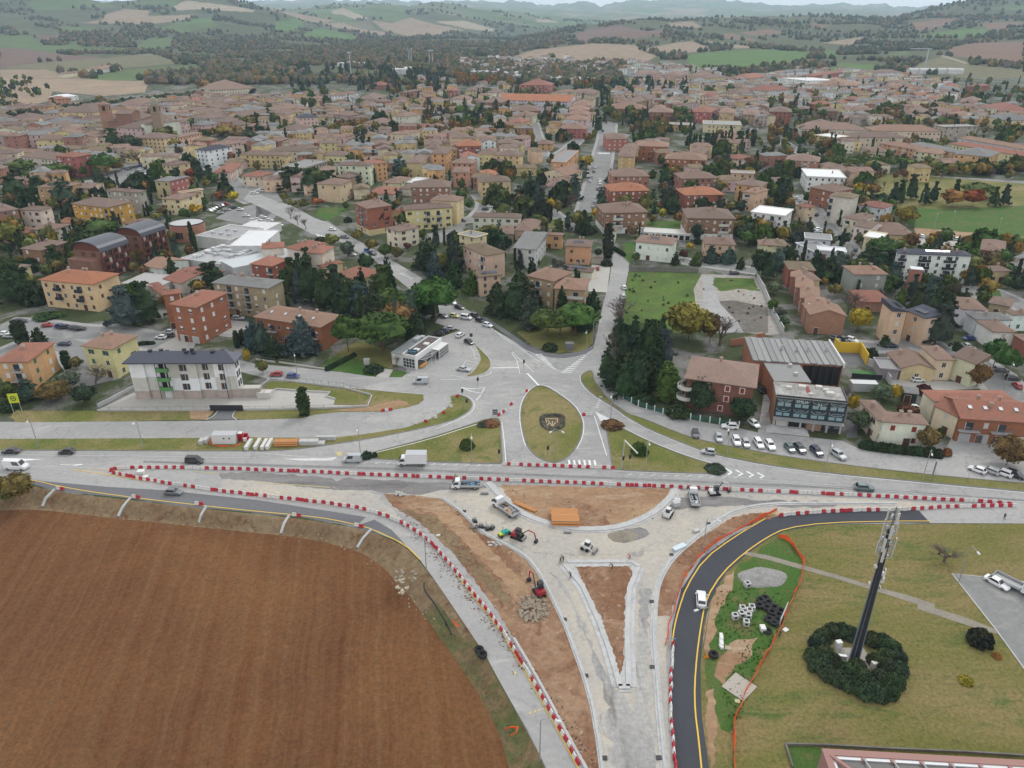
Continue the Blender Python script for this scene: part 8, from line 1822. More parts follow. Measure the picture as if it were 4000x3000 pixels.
def Exc(reg,u,v,hd,body,label,s=1.0,arm=0,up=1.0):
 g=P(*px(reg,u,v));o=empty('excavator',(g.x,g.y,.12+tz(g.x,g.y)),math.radians(hd));o.scale=(s,)*3
 for y in(-.65,.65):MB().box(-1.1,1.1,y-.2,y+.2,.0,.5,0,top=(1,1)).tube((-1.1,y-.2,.25),(-1.1,y+.2,.25),.25,n=8).tube((1.1,y-.2,.25),(1.1,y+.2,.25),.25,n=8).build('track',M['tyre'],o)
 MB().box(-1.2,.1,-.8,.8,.6,1.2,0,top=(.88,.9)).build('housing',body,o);MB().box(.1,.8,-.8,.8,.55,.9).build('deck',M['dark'],o);MB().box(-.3,.8,-.75,.15,1.25,2.3,0,top=(.85,.9)).build('cab',M['cglass'],o);MB().box(-.3,.75,-.72,.12,2.3,2.38).build('cab_roof',M['dark'],o)
 p=[(.8,.4,1.0),(2.0,.4,2.0+.9*up),(3.3,.4,1.9+.6*up),(3.7,.4,.7)]
 for i in range(3):MB().tube(p[i],p[i+1],.13,.10,4).build('boom',body if i else M['dark'],o)
 MB().box(3.4,4.0,.0,.8,.1,.65,top=(.6,1)).build('bucket',M['dark'],o);MB().box(1.1,1.5,-.8,.8,.1,.5).build('blade',M['grey'],o);OCC.append((g.x,g.y,3));tag(o,label,'excavator')
redm,whm=Smp('red_machine_paint',(.28,.02,.03),.5),Smp('white_machine_paint',(.6,.6,.58),.5)
Exc('D2',235,1262,112,redm,'red and black excavator by the rubble heap, boom reaching up the slope',1.08,up=1.2);Exc('D2',52,778,-30,redm,'red and grey compact excavator left of the gravel junction',1.1,up=.3);Exc('D2',1745,402,8,whm,'small white excavator just below the long barrier row',1.0)
def skid(reg,u,v,hd,label):
 g=P(*px(reg,u,v));o=empty('skid_steer_loader',(g.x,g.y,.12+tz(g.x,g.y)),math.radians(hd));MB().box(-1.3,.7,-.75,.75,.4,1.1,0,top=(.9,1)).build('body',whm,o);MB().box(-.5,.6,-.45,.45,1.1,2.0,0,top=(.85,.85)).build('cab',M['cglass'],o);MB().box(-.5,.6,-.48,.48,2.0,2.08).build('cab_roof',whm,o)
 for y in(-.8,.8):
  MB().tube((-1.2,y,1.5),(1.2,y,1.0),.1,n=4).tube((1.2,y,1.0),(1.7,y,.4),.1,n=4).build('lift_arm',whm,o)
  for x in(-.75,.45):MB().tube((x,y-.15,.35),(x,y+.15,.35),.38,n=10).build('wheel',M['tyre'],o)
 MB().box(1.5,2.2,-.9,.9,.1,.7,0,top=(.5,1)).build('bucket',M['grey'],o);tag(o,label,'loader');OCC.append((g.x,g.y,2))
skid('D2',1345,590,60,'white skid steer loader beside the concrete kerb ring');skid('D2',648,878,-35,'white skid steer loader in the middle of the gravel junction')
g=P(*px('D1',2150,755));o=empty('road_roller',g,.6);tm=Smp('teal_machine_paint',(.02,.30,.26),.4);lm=Smp('lime_machine_paint',(.45,.55,.05),.4)
MB().box(-.7,.9,-.5,.5,.6,1.2).build('body',tm,o);MB().box(-1.4,-.4,-.5,.5,.6,1.0).build('frame',lm,o)
for x in(-1.1,1.0):MB().tube((x,-.6,.4),(x,.6,.4),.4,n=12).build('drum',M['dark'],o)
for y in(-.45,.45):MB().tube((-.2,y,1.1),(-.2,y,2.1),.05).build('roll_bar',M['dark'],o)
tag(o,'small teal and lime road roller beside the red excavator','roller')
for u,v,d_ in((1890,640,'leftmost'),(1945,690,'second'),(2000,705,'third'),(2040,700,'rightmost')):
 g=P(*px('D1',u,v));o=empty('plate_compactor',g,u);MB().box(-.6,.6,-.45,.45,.1,.5).build('base',M['dark'],o);MB().box(-.35,.35,-.3,.3,.5,1.1).build('engine',M['grey'],o);MB().path([(.4,0,.5),(1.0,0,1.1),(1.2,0,1.1)],.05).build('handle',M['dark'],o);tag(o,'dark compacting machine by the kerb, %s of four in a row'%d_,'machine')
# barriers, lamps, site material, people
rd_p=Smp('red_barrier_plastic',(.40,.028,.045),.6);wh_p=Smp('white_barrier_plastic',(.58,.57,.54),.65)
def barrier_mesh(mt):return Cch(('bar',mt.name),lambda:MB().box(-.47,.47,-.24,.24,0,.22).box(-.46,.46,-.23,.23,.22,.46,top=(.97,.5)).box(-.44,.44,-.11,.11,.46,.82,top=(.94,.8)).mesh('water_barrier',mt))
ROWS=[('D1',None,F_('439,1849 588,1881 859,1921 1000,1937 1362,1978 1497,2012 1588,2053 1678,2114 1769,2218 1859,2334 1949,2445 2042,2592 2133,2750 2223,2912 2272,3005'),'in the row beside the yellow line on the left curve',0),('',None,F_('2630,2512 2619,2684 2619,2775 2630,2910 2645,3050'),'in the row along the left edge of the new black road',0),('',None,F_('3041,2019 3070,2013 3136,2008 3316,1997 3565,1993 3633,1988 3669,1984 3800,1981 3972,1979'),'in the curved row at the top of the new black road',0),('',None,F_('1963,1816 2000,1818 2226,1825 2402,1832'),'in the short row below the teardrop island',0),('',None,F_('1945,1627 1983,1602'),'in the short row left of the teardrop island',0),('',None,F_('1992,1585 2010,1573'),'in the short row left of the teardrop island',0),('',None,F_('2036,1543 2068,1523'),'at the tip of the teardrop island',0),('',None,F_('2272,1623 2323,1623'),'in the short row right of the teardrop island',0),('',None,F_('1490,1609 1542,1600'),'in the short row on the closed upper road',0),('',None,F_('439,1836 430,1845 433,1851'),'at the left tip of the long rows',0),('',None,F_('442,1836 484,1831 633,1829 1000,1837 1452,1857 2000,1880 2452,1898 2665,1907 3000,1923 3226,1932 3669,1954 3904,1966 3972,1978'),'in the long row beside the main road',0)]
pos=[]
for ri,(_,_,pts,txt,_)in enumerate(ROWS):
 w=Rsp(Wln(pts,0,1),1.02)
 for i in range(len(w)-1):
  a,c_=w[i],w[i+1];q=(a+c_)/2+Vector((RND.uniform(-.09,.09),RND.uniform(-.09,.09),0));q.z=tz(q.x,q.y)+.03;pos.append((q,math.atan2(c_.y-a.y,c_.x-a.x)+RND.uniform(-.1,.1),(i%2==0)if RND.random()<.82 else RND.random()<.4,txt))
for x,y,c_ in((228,1912,0),(244,1914,1),(524,1944,0),(540,1946,1),(770,1971,0),(787,1973,1),(1150,2015,0),(1168,2018,1),(1393,2055,0),(1411,2060,1),(1624,1656,0),(1663,1650,1),(1702,1633,0),(1733,1616,1),(1762,1590,0),(1787,1552,1)):
 pos.append((P(x,y),-.1,bool(c_),'standing loose at the edge of the verge or the field'))
pos.sort(key=lambda t:t[0].length);extra=MB()
for i,(q,an,red,txt)in enumerate(pos):
 if i<290:tag(add('water_barrier',barrier_mesh(rd_p if red else wh_p),None,q,an),'%s plastic water barrier %s'%('red' if red else 'white',txt),'barrier','%s barriers %s'%('red' if red else 'white',txt))
 else:
  T_=Matrix.Translation(q)@Matrix.Rotation(an,4,'Z');k=0 if red else 1;extra.box(-.47,.47,-.24,.24,0,.22,k,T=T_).box(-.46,.46,-.23,.23,.22,.46,k,top=(.97,.5),T=T_).box(-.44,.44,-.11,.11,.46,.82,k,top=(.94,.8),T=T_)
stuff(extra.build('water_barrier',[rd_p,wh_p]),'farther red and white plastic barriers of the long rows','barrier')
lampg=Smp('galvanised_steel',(.36,.37,.37),.45,.5)
def lamp(reg,bu,bv,hu,hv,label,H=9.0,dbl=None):
 g=P(*px(reg,bu,bv));o=empty('street_lamp',g)
 MB().tube((0,0,-.1),(0,0,H-.6),.11,.07,8).build('pole',lampg,o)
 for q in[(hu,hv)]+([dbl]if dbl else[]):
  h=P(*px(reg,*q),H-g.z*0);d=Vector((h.x-g.x,h.y-g.y,0));L=min(max(d.length,.3),2.6);d=d.normalized()*L if d.length>.01 else Vector((.3,0,0))
  MB().path([(0,0,H-.6),tuple(d*.15+Vector((0,0,H-.1))),tuple(d*.5+Vector((0,0,H))),tuple(d+Vector((0,0,H)))],.05).build('arm',lampg,o)
  MB().box(-.1,.75,-.19,.19,-.1,.1,top=(.85,.7)).build('lamp_head',M['white'],o,d+Vector((0,0,H)),math.atan2(d.y,d.x))
 tag(o,label,'street lamp','street lamps');return o
for a in(('C0',335,1213,230,1007,'street lamp on the left verge near the black cars'),('C0',1240,1225,1150,1012,'street lamp on the verge left of the white site container'),('C1',905,1285,873,1083,'street lamp at the left tip of the grass triangle'),('C1',1865,1352,1862,1125,'slim lamp post in the left grass triangle beside the bush'),('C2',1152,1408,1190,1195,'slim lamp post in the right grass triangle beside the bush'),('C2',1852,1286,1867,1068,'street lamp on the verge between the silver car and the parked whites'),('C2',697,322,755,122,'street lamp beside the umbrella pines on the north street'),('C2',640,415,583,380,'short curved lamp above the zebra hatches'),('D3',490,206,557,-15,'street lamp on the right verge below the parked navy car'),('D3',1330,286,1420,75,'street lamp on the right verge beside the tall panel sign'),('D3',1650,1152,1812,898,'tall curved lamp at the corner of the lower car park'),('D1',1475,1088,1560,755,'street lamp beside the left curve above the rubble'),('E1',1345,1488,1485,1138,'curved lamp leaning over the lower end of the left road'),('D2',1645,905,1775,625,'curved lamp between the orange netting and the kerb'),('E2',992,492,943,180,'curved lamp reaching over the white car on the black road'),('C2',850,990,850,806,'double headed lamp where the right slip road begins'),('C3',2040,705,2140,590,'street lamp by the parked cars at the right edge'),('B2',848,905,880,798,'street lamp by the tall cypress'),('B3',1152,1188,1205,1120,'street lamp in front of the brick tower'),('B1',700,528,718,400,'street lamp in the small park beside the avenue'),('B3',1430,665,1462,546,'park lamp, nearest to the golden tree'),('B3',1320,470,1336,356,'park lamp left of the cedars on the lawn'),('B3',1582,640,1605,520,'park lamp in the middle of the lawn'),('B3',1978,706,1988,607,'park lamp at the right of the lawn by the path'),('C1',360,620,355,545,'lamp post behind the red and blue cars')):lamp(*a)
lamp('C2',373,1336,340,1075,'tall lamp with two white heads on the teardrop island',9.5,(432,1075))
def Sgn(reg,u,v,label,h=3.4):
 g=P(*px(reg,u,v));o=empty('traffic_light',g);MB().tube((0,0,0),(0,0,h),.07).build('pole',lampg,o)
 for an in(0,2.1):hd_=MB().box(-.2,.2,-.35,-.1,h-.9,h+.15).build('signal_head',M['dark'],o,rz=an)
 tag(o,label,'traffic light','traffic lights')
for a in(('C2',305,1302,'traffic light on the lower end of the teardrop island'),('C2',952,1392,'traffic light under the slanting white gantry'),('C2',1010,1380,'traffic light right of the slanting gantry'),('C1',2098,1335,'traffic light in the corner of the left grass triangle'),('C1',1782,800,'traffic light on the tip of the curved verge'),('C1',1915,700,'traffic light on the small triangular island'),('C1',1820,890,'traffic light on the curved verge, nearer one'),('C2',100,545,'traffic light on the little island by the avenue mouth')):Sgn(*a)
g=P(*px('C2',945,1395));o=empty('sign_gantry',g);MB().tube((0,0,0),(.3,0,8.2),.14,.1).build('pole',M['lightgrey'],o);MB().box(0,4.6,-.1,.1,-.12,.12).build('arm',M['white'],o,(.3,0,8.0)).rotation_euler=(0,.35,-.9);tag(o,'slanting white gantry arm on the right grass triangle','gantry')
g=P(*px('C0',165,925));o=empty('billboard',g,.15);[MB().tube((x,0,0),(x,0,5),.07).build('post',M['lightgrey'],o)for x in(-1.2,1.0)]
bd=MB().box(-1.4,1.2,-.12,.02,3.6,6.4).build('sign_panel',Smp('lime_sign',(.50,.58,.03),.5),o);MB().torus((0,0,0),.7,.12,6,4,axis='y').build('emblem',M['dark'],bd,(-.1,-.15,5.0));MB().box(-.4,.2,-.16,-.12,4.85,5.1).build('emblem',M['dark'],bd)
tag(o,'lime yellow roadside sign with a black emblem at the left edge','sign')
g=P(*px('D3',1410,278));tag(MB().box(-.5,.5,-.15,.15,.9,5.5).tube((0,0,0),(0,0,1),.08).build('information_sign',M['grey'],None,g,math.radians(60)),'tall narrow grey panel sign on the right verge','sign')
g=P(*px('C1',1860,300));o=empty('back_of_sign',g);MB().tube((0,0,0),(0,0,2.9),.06).build('pole',lampg,o);MB().box(-.5,.5,-.05,.05,1.9,3.1).build('panel',M['dark'],o);o.name='road_sign';tag(o,'dark square road sign at the top of the grass crescent','sign')
g=P(*px('E2',728,478));o=empty('road_sign',g);MB().tube((0,0,0),(0,0,1.2),.05).build('pole',lampg,o);MB().tube((0,-.06,1.3),(0,-.02,1.35),.42,n=14).build('panel',Smp('blue_sign',(.02,.2,.5),.4),o);tag(o,'round blue arrow sign at the head of the barrier row','sign')
g=P(*px('C1',2066,945));o=empty('road_sign',g);[MB().tube((x,0,0),(x,0,3),.05).build('pole',lampg,o)for x in(-.6,.6)];[MB().box(-.7,.7,-.05,.05,z,z+.4).build('panel',Smp('navy_sign',(.03,.06,.14),.5)if z<1 else M['dark'],o)for z in(.6,1.2,1.8)];tag(o,'stack of dark direction signs by the short barrier row','sign')
g=P(*px('C2',965,745));o=empty('shelter',g,-.5);[MB().box(-.06,.06,-.06,.06,0,2.2).build('post',M['brownsh'],o,(x,y,0))for x in(-1.3,1.3)for y in(-.7,.7)];MB().box(-1.7,1.7,-1.1,1.1,2.2,2.35,top=(.9,.3)).build('roof',M['tiles'],o,col=(.36,.17,.10));tag(o,'tiny roofed gate shelter at the start of the green railing','shelter')
g=P(*px('C2',495,365));tag(MB().box(-1.3,1.3,-.9,.9,0,2.3).box(-1.4,1.4,-1,1,2.3,2.45).build('utility_hut',M['grey'],None,g,.1),'small grey utility hut in the garden with umbrella pines','hut')
g=P(*px('C1',960,495));tag(MB().box(-.9,.9,-.6,.6,0,2).build('utility_hut',M['kerbc'],None,g),'small pale utility box under the big umbrella pine','hut')
org=Smp('orange_pipe',(.58,.25,.08),.5);org2=Smp('faded_orange_pipe',(.48,.27,.13),.6);blk=Smp('black_hose',(.018,.018,.02),.6);conc=Smp('new_concrete',(.45,.45,.44),.85);nett=Smp('orange_netting',(.70,.10,.025),.7)
def pipes(reg,u,v,an,rows,cols_,L,label,r_=.16):
 g=P(*px(reg,u,v));o=empty('pipe_stack',g+Vector((0,0,.12)),an);ms=[Cch(('pipe',L,r_,q_),lambda:MB().tube((-L/2,0,0),(L/2,0,0),r_*.9,n=8).mesh('pipe',(org,org2)[q_]))for q_ in(0,1)]
 for j in range(rows):
  for i in range(cols_-j%2):add('pipe',ms[(i*3+j)%2],o,(RND.uniform(-.1,.1),(i-cols_/2+.5*(j%2))*r_*2.05,r_+j*r_*1.75))
 tag(o,label,'pipes')
pipes('D2',450,590,-.06,4,7,6,'orange pipe stack, upper one inside the kerb ring',.2);pipes('D2',460,645,-.03,4,7,6,'orange pipe stack, lower one inside the kerb ring',.2);pipes('D2',118,510,-.62,1,3,6,'three loose orange pipes beside the tipper lorry',.18);pipes('C1',270,1188,.03,4,5,6,'orange pipe stack on the long verge between the white stacks',.2)
cube=lambda:Cch('cube',lambda:MB().box(-.55,.55,-.55,.55,0,.95).box(-.3,.3,-.3,.3,.95,.955,1).box(-.25,.25,-.56,-.55,.3,.75,1).mesh('manhole_block',[conc,M['opening_shade']]))
for i,(u,v)in enumerate(((1325,190),(1405,180),(1385,210),(1315,235),(1375,250),(1260,255),(1357,310))):tag(add('manhole_block',cube(),None,P(*px('E2',u,v))+Vector((0,0,.06)),RND.uniform(-.2,.2)),'hollow concrete block beside the black hose coils','concrete block','concrete blocks by the hose coils')
tag(add('manhole_block',cube(),None,P(*px('D2',2030,1195))+Vector((0,0,.06)),.3),'single hollow concrete block beside the grey gravel heap','concrete block')
def coil(reg,u,v,label,k=3,R_=.75):
 o=add('hose_coil',Cch(('coil',k),lambda:(lambda mb:[mb.torus((0,0,.12+.2*j),R_-.1*(i%2)-.13*i,.11,14,6)for j in range(k)for i in range(3)]and mb)(MB()).mesh('hose_coil',blk)),None,P(*px(reg,u,v))+Vector((0,0,.06)));tag(o,label,'hose coil','black hose coils' if 'stock' in label else None)
for i,(u,v)in enumerate(((1485,110),(1470,155),(1535,175),(1550,130),(1600,175),(1580,215),(1655,205),(1640,240),(1555,275),(1625,285),(1600,305),(1520,95))):coil('E2',u,v,'black ribbed hose coil of the stock pile by the white board')
coil('E2',1075,580,'single black hose coil beside the fallen orange sign',3);coil('E2',1540,370,'black hose coil next to the white pallet',2)
coil('E1',822,540,'black hose coil on the verge, left one of the pair',3);coil('E1',850,580,'black hose coil on the verge, right one of the pair',3)
def block(name,reg,u,v,dims,mt,label,cat,an=0.0,z=.06):return tag(MB().box(-dims[0]/2,dims[0]/2,-dims[1]/2,dims[1]/2,0,dims[2]).build(name,mt,None,P(*px(reg,u,v))+Vector((0,0,z)),an),label,cat)
def Cst(name,reg,u,v,nx,ny,nz,d,mt,label,cat,an=0.0):
 o=empty(name,P(*px(reg,u,v))+Vector((0,0,.05)),an);me=Cch((name,d),lambda:MB().box(-d[0]/2*.95,d[0]/2*.95,-d[1]/2*.95,d[1]/2*.95,0,d[2]*.95).mesh('block',mt))
 for i in range(nx):
  for j in range(ny):
   for k in range(nz):add('block',me,o,((i-(nx-1)/2)*d[0],(j-(ny-1)/2)*d[1],k*d[2]),RND.uniform(-.04,.04))
 tag(o,label,cat)
for i,u in enumerate((405,460,513,567)):Cst('block_pallet','C1',u,1182,2,2,2 if i<3 else 1,(.85,.8,.6),conc,'grey concrete block pallet right of the orange pipes, %s'%('leftmost','second','third','smallest and rightmost')[i],'pallet')
Cst('kerb_stone_stack','C1',608,1145,5,1,3,(1.0,.8,.35),conc,'long low stack of kerb stones at the right end of the verge stock','kerb stones')
for i,(reg,u,v)in enumerate((('C0',2150,1200),('C1',15,1195),('C1',75,1198),('C1',118,1195))):Cst('barrier_stack',reg,u,v,1,4,2,(.9,1.1,.5),wh_p,'white barrier stack between the container and the orange pipes, %s'%('leftmost','second','third','rightmost')[i],'barriers')
for i,(u,v)in enumerate(((1745,1175),(1785,1165))):Cst('block_pallet','C0',u,v,1,2,2,(1.1,.9,.55),conc,'concrete block pallet left of the white container, %s'%('nearer','farther')[i],'pallet')
g=P(*px('C0',1950,1165));o=empty('site_container',g+Vector((0,0,.06)),.0);MB().box(-3,3,-1.2,1.2,0,2.5).build('body',M['white'],o);MB().box(-3.05,3.05,-1.25,1.25,2.5,2.62).build('roof',M['lightgrey'],o);[MB().box(x-.2,x+.2,-1.24,-1.2,1.5,1.9).build('window',M['glass'],o)for x in(.2,1.6)];tag(o,'white site cabin on the verge behind orange netting','container')
g=P(*px('C0',2085,1150));o=empty('portable_toilet',g+Vector((0,0,.06)));MB().box(-.55,.55,-.55,.55,0,2.2).build('body',rd_p,o);MB().box(-.6,.6,-.6,.6,2.2,2.35,top=(.8,.8)).build('roof',M['white'],o);MB().box(-.4,.4,-.6,-.55,.1,2.0).build('door',Smp('dark_red_door',(.3,.01,.02),.6),o);tag(o,'red portable toilet with a white roof beside the site cabin','toilet')
for i,(u,v,c_)in enumerate(((2120,1160,0),(2140,1150,1),(2105,1130,1),(2130,1120,1))):block('spare_barrier','C0' if 1 else '',u,v,(.9,.5,1.0),[wh_p,rd_p][c_],'%s upended barrier next to the portable toilet, %s'%(('white','red')[c_],('nearest','second','left','farthest')[i]),'barrier',i)
def Ntt(pts,label,h=1.0,layer=.1):
 w=Rsp(Wln(pts,0,1),1.0);V,F=[],[]
 for i,q in enumerate(w):
  z=tz(q.x,q.y)+layer;s_=h*(.8+.25*math.sin(i*1.7))*(.75+.3*math.sin(i*.37));lean=.25*math.sin(i*.9);V+=[(q.x,q.y,z),(q.x+lean,q.y+lean*.5,z+s_),(q.x+lean+.05,q.y+.03,z+s_),(q.x+.05,q.y+.03,z)]
 for i in range(len(w)-1):a=i*4;F+=[(a,a+4,a+5,a+1),(a+1,a+5,a+6,a+2),(a+2,a+6,a+7,a+3)]
 o=empty('safety_netting',(w[0].x,w[0].y,tz(w[0].x,w[0].y)));n_=add('netting',Msh('netting',[(a-w[0].x,b_-w[0].y,c_-o.location.z)for a,b_,c_ in V],F,nett),o)
 for i in range(0,len(w),4):MB().tube((0,0,0),(0,0,h+.3),.025,n=4).build('stake',M['grey'],o,w[i]-Vector((w[0].x,w[0].y,0)))
 tag(o,label,'netting')
Ntt(F_('3034,1996 2985,2018 2859,2084 2800,2118 2741,2165 2678,2243 2650,2320 2625,2410 2612,2440 2600,2525'),'orange netting between the brown strip and the new black road')
Ntt(F_('3040,2100 3080,2112 3122,2170 3138,2198 3138,2232 3115,2300 3075,2385 3050,2455 3010,2530 2960,2620 2915,2700 2895,2750 2870,2810 2862,2880 2868,2960 2875,3030'),'long orange netting round the green storage lawn',1.15)
Ntt(RG('C0','1830,1110 1800,1180 1850,1205 2000,1208 2070,1200 2095,1150'),'orange netting round the white site cabin',.5)
Ntt(RG('E1','590,280 640,345'),'scrap of orange netting by the trench, upper one',.4);Ntt(RG('E1','1040,1220 1150,1190 1140,1270 1070,1285'),'scrap of orange netting by the trench, lower one',.35)
g=P(*px('E2',1645,325));h_=P(*px('E2',1712,165),.3);d=h_-g;tag(MB().box(0,d.length,-.04,.04,0,1.7).build('hoarding_board',M['white'],None,g+Vector((0,0,.08)),math.atan2(d.y,d.x)),'long white board leaning beside the black hose pile','board')
block('notice_board','E2',1700,355,(1.0,.8,.06),M['white'],'small white notice lying by the netting','notice',.6);block('wooden_pallet','E2',1203,515,(1.1,.9,.14),Smp('pallet_wood',(.36,.30,.20),.9),'wooden pallet below the white bag pile','pallet',-.3)
block('wooden_pallet','E2',1283,975,(.8,.7,.14),Smp('pallet_wood2',(.42,.40,.24),.9),'small wooden pallet below the concrete slab','pallet',-.2);block('concrete_slab','E2',1300,850,(4.2,4.0,.12),Smp('slab_beige',(.38,.34,.29),.9),'square beige slab lying on the grass by the netting','slab',.75)
for i in range(5):block('kerb_bundle','E2',1143,415+i*24,(.55,.9,.5+.1*(i%2)),M['white'],'white bagged kerb bundle in the short line on the lawn, %s from the top'%('first','second','third','fourth','fifth')[i],'bundle',.05*i)
block('white_tank','E2',1500,358,(.9,1.2,.8),M['white'],'white crate beside the smaller hose coil','crate');tag(MB().box(-.5,.5,-.04,.04,0,.9,top=(.1,1)).build('warning_sign',Smp('orange_sign',(.75,.25,.02),.5),None,P(*px('E2',1018,600))+Vector((0,0,.1))),'orange triangular warning sign at the edge of the black road','sign')
block('bag','D2',1445,870,(3.2,1.2,.5),Smp('pale_blue_sheet',(.52,.60,.64),.6),'pale blue wrapped kerb pack beside the right kerb','pack',.55,.15);block('cement_pallet','D2',1415,500,(1.6,1.4,1.1),conc,'grey wrapped cement pallet behind the loader','pallet',.3,.12);block('cement_pallet','D2',1425,470,(1.5,1.2,.8),M['lightgrey'],'pale cement pallet, the farther of two behind the loader','pallet',.1,.12)
block('block_pile','D2',1590,725,(1.2,.9,.5),conc,'small pile of pale blocks on the gravel near the right kerb','blocks',.4,.12);block('trestle','D2',480,735,(1.6,.5,.3),M['grey'],'metal grate lying on the gravel below the kerb ring','grate',-.1,.12);block('trestle','D1',1975,400,(1.8,.6,.4),M['grey'],'metal grate below the flatbed lorry','grate',0,.12)
for i,(reg,u,v)in enumerate((('D0',1222,222),('D0',1257,255))):block('bag_pallet',reg,u,v,(1.6-.4*i,1.3,.9-.6*i),M['white'],('white bagged pallet inside the left tip of the barriers','flat white trestle inside the left tip of the barriers')[i],'pallet',.1,.05)
for i,(reg,u,v)in enumerate((('D2',1700,655),('D2',1378,925),('D2',1207,1330),('E2',547,680),('E2',605,1465),('E1',1560,268),('E1',1745,755),('E1',1905,1468),('D1',1800,550))):block('drain_grate',reg,u,v,(.8,.7,.1),M['dark'],'dark square drain grate at the kerb, %s'%('beside the curved lamp','below the pale blue pack','beside the right kerb above the fork tip','right kerb below the fork tip','right kerb near the lower edge','left kerb below the excavator','left kerb beside the fork tip','left kerb near the lower edge','near the compacting machines')[i],'drain',0,.13)
def heap(name,reg,u,v,rx,ry,h,mt,label,cat,n=9,k=22):
 g=P(*px(reg,u,v));V=[(0,0,h)];F=[]
 for j in range(1,n+1):
  for i in range(k):a=6.283*i/k;t_=j/n;q=1+.12*math.sin(2*a+1)+.05*math.sin(5*a);V.append((rx*t_*q*math.cos(a),ry*t_*q*math.sin(a),h*(1-t_)**1.0*(1+.15*math.sin(a*3+j))+(.04 if j<n else-.1)))
 F+=[(0,1+i,1+(i+1)%k)for i in range(k)]+[(1+(j-1)*k+i,1+j*k+i,1+j*k+(i+1)%k,1+(j-1)*k+(i+1)%k)for j in range(1,n)for i in range(k)]
 return tag(add(name,Msh(name,V,F,mt),None,g+Vector((0,0,.05))),label,cat)
heap('gravel_heap','D2',2165,1120,4.6,3.4,1.0,M['sand'],'flat heap of grey gravel on the storage lawn','heap');heap('gravel_heap','D2',960,765,3.2,2.4,.5,Gmt('brown_sand',[(.20,.18,.14),(.26,.23,.18)],.5,3),'brown sand heap in the middle of the gravel junction','heap')
def Rub(reg,u,v,n,rx,ry,label,col=(.27,.225,.17),mt=None):
 g=P(*px(reg,u,v));o=empty('rubble_heap',g+Vector((0,0,.06)))
 mt=mt or Smp('rubble_stone',col,.95);ms=[Cch(('rub',mt.name,i),lambda:MB().box(-.35,.35,-.22,.22,0,.22,top=(.8,.85)).mesh('stone',mt))for i in range(1)]
 for i in range(n):a,q=RND.uniform(0,6.28),math.sqrt(RND.random());s_=RND.uniform(.6,1.4);t_=add('stone',ms[0],o,(rx*q*math.cos(a),ry*q*math.sin(a),(1-q)*.5*RND.random()),0,None,s_);t_.rotation_euler=(RND.uniform(-.5,.5),RND.uniform(-.5,.5),a)
 tag(o,label,'rubble')
Rub('D2',190,1390,150,2.9,3.8,'heap of broken pale stones below the red excavator');Rub('D1',1285,1110,15,2.4,2.2,'broken slabs on the bank beside the ploughed field');Rub('D1',1265,1200,14,1.0,2.4,'loose timber and slabs lower on the weedy bank',(.42,.36,.27))
Rub('D1',1240,405,18,1.4,.8,'rubble with a white bucket beside the torn asphalt',(.4,.4,.38));Rub('D1',1900,700,10,1.3,1.0,'dark broken kerbs beside the compacting machines',(.16,.15,.14));Rub('D1',2060,830,12,1.5,.8,'broken pale kerbs by the road roller',(.45,.44,.42))
hose=[P(*px(*q))for q in(('D1',1455,1170),('D1',1450,1215),('D1',1480,1270),('D1',1530,1330),('D1',1590,1430),('D1',1660,1540),('E1',520,270),('E1',565,330),('E1',580,378))]
mb=MB();hp=[q+Vector((0,0,-.6+.12))if i>5 else q+Vector((0,0,.15))for i,q in enumerate(hose)];mb.path(Smo(hp,2),.16,6);tag(mb.build('drain_hose',blk),'long black drain hose lying down the bank trench','hose')
rs_=random.Random(21);mb=MB()
for(x0,y0),(x1,y1),n in(((1560,1990),(2020,2560),330),((2020,2560),(2330,3000),120),((1230,2050),(1700,2430),60),((1700,2060),(2060,2400),90),((2640,2200),(2960,2030),60),((2270,2230),(2420,2560),40),((1950,1900),(2550,2040),70),((300,1990),(1300,2090),80)):
 for i in range(n):
  t_=rs_.random();x,y=x0+(x1-x0)*t_+rs_.gauss(0,14),y0+(y1-y0)*t_+rs_.gauss(0,14);g=P(x,y);s_=rs_.uniform(.05,.19);mb.box(-s_,s_,-s_*.7,s_*.7,0,s_,rs_.randrange(2),top=(.7,.7),T=Matrix.Translation(g+Vector((0,0,.03 if x>1300 else-1.0)))@Matrix.Rotation(rs_.uniform(0,3),4,'Z'))
stuff(mb.build('loose_stones',[Smp('pale_stone',(.30,.25,.20),.95),Smp('earth_clod',(.16,.09,.055),.95)]),'loose stones and clods scattered over the dug ground','stones')
mb=MB();rs_=random.Random(5)
for pl,n,z in((RG('E2','1130,0 1500,0 1700,60 1640,360 1420,760 1300,1180 1200,1200 1150,900 1300,500 1050,400'),900,.05),(F_('1560,2280 1700,2450 1800,2600 1880,2730 1970,2860 2060,3000 2120,3000 2040,2850 1950,2720 1850,2560 1740,2410 1640,2290'),500,-1.0)):
 xs=[a for a,_ in pl];ys=[b_ for _,b_ in pl]
 for i in range(n):
  x,y=rs_.uniform(min(xs),max(xs)),rs_.uniform(min(ys),max(ys))
  if Ins(x,y,pl):g=P(x,y);a=rs_.uniform(0,6.28);s_=rs_.uniform(.1,.3);c_,q_=math.cos(a)*s_,math.sin(a)*s_;mb.poly([(g.x-c_,g.y-q_,z),(g.x+c_,g.y+q_,z),(g.x+rs_.uniform(-.2,.2),g.y+rs_.uniform(-.2,.2),z+rs_.uniform(.15,.45))],[(0,1,2)])
stuff(mb.build('grass_tufts',Smp('grass_blade',(.06,.12,.02),.9)),'tufts of green grass and weeds on the lawn and the bank','grass')
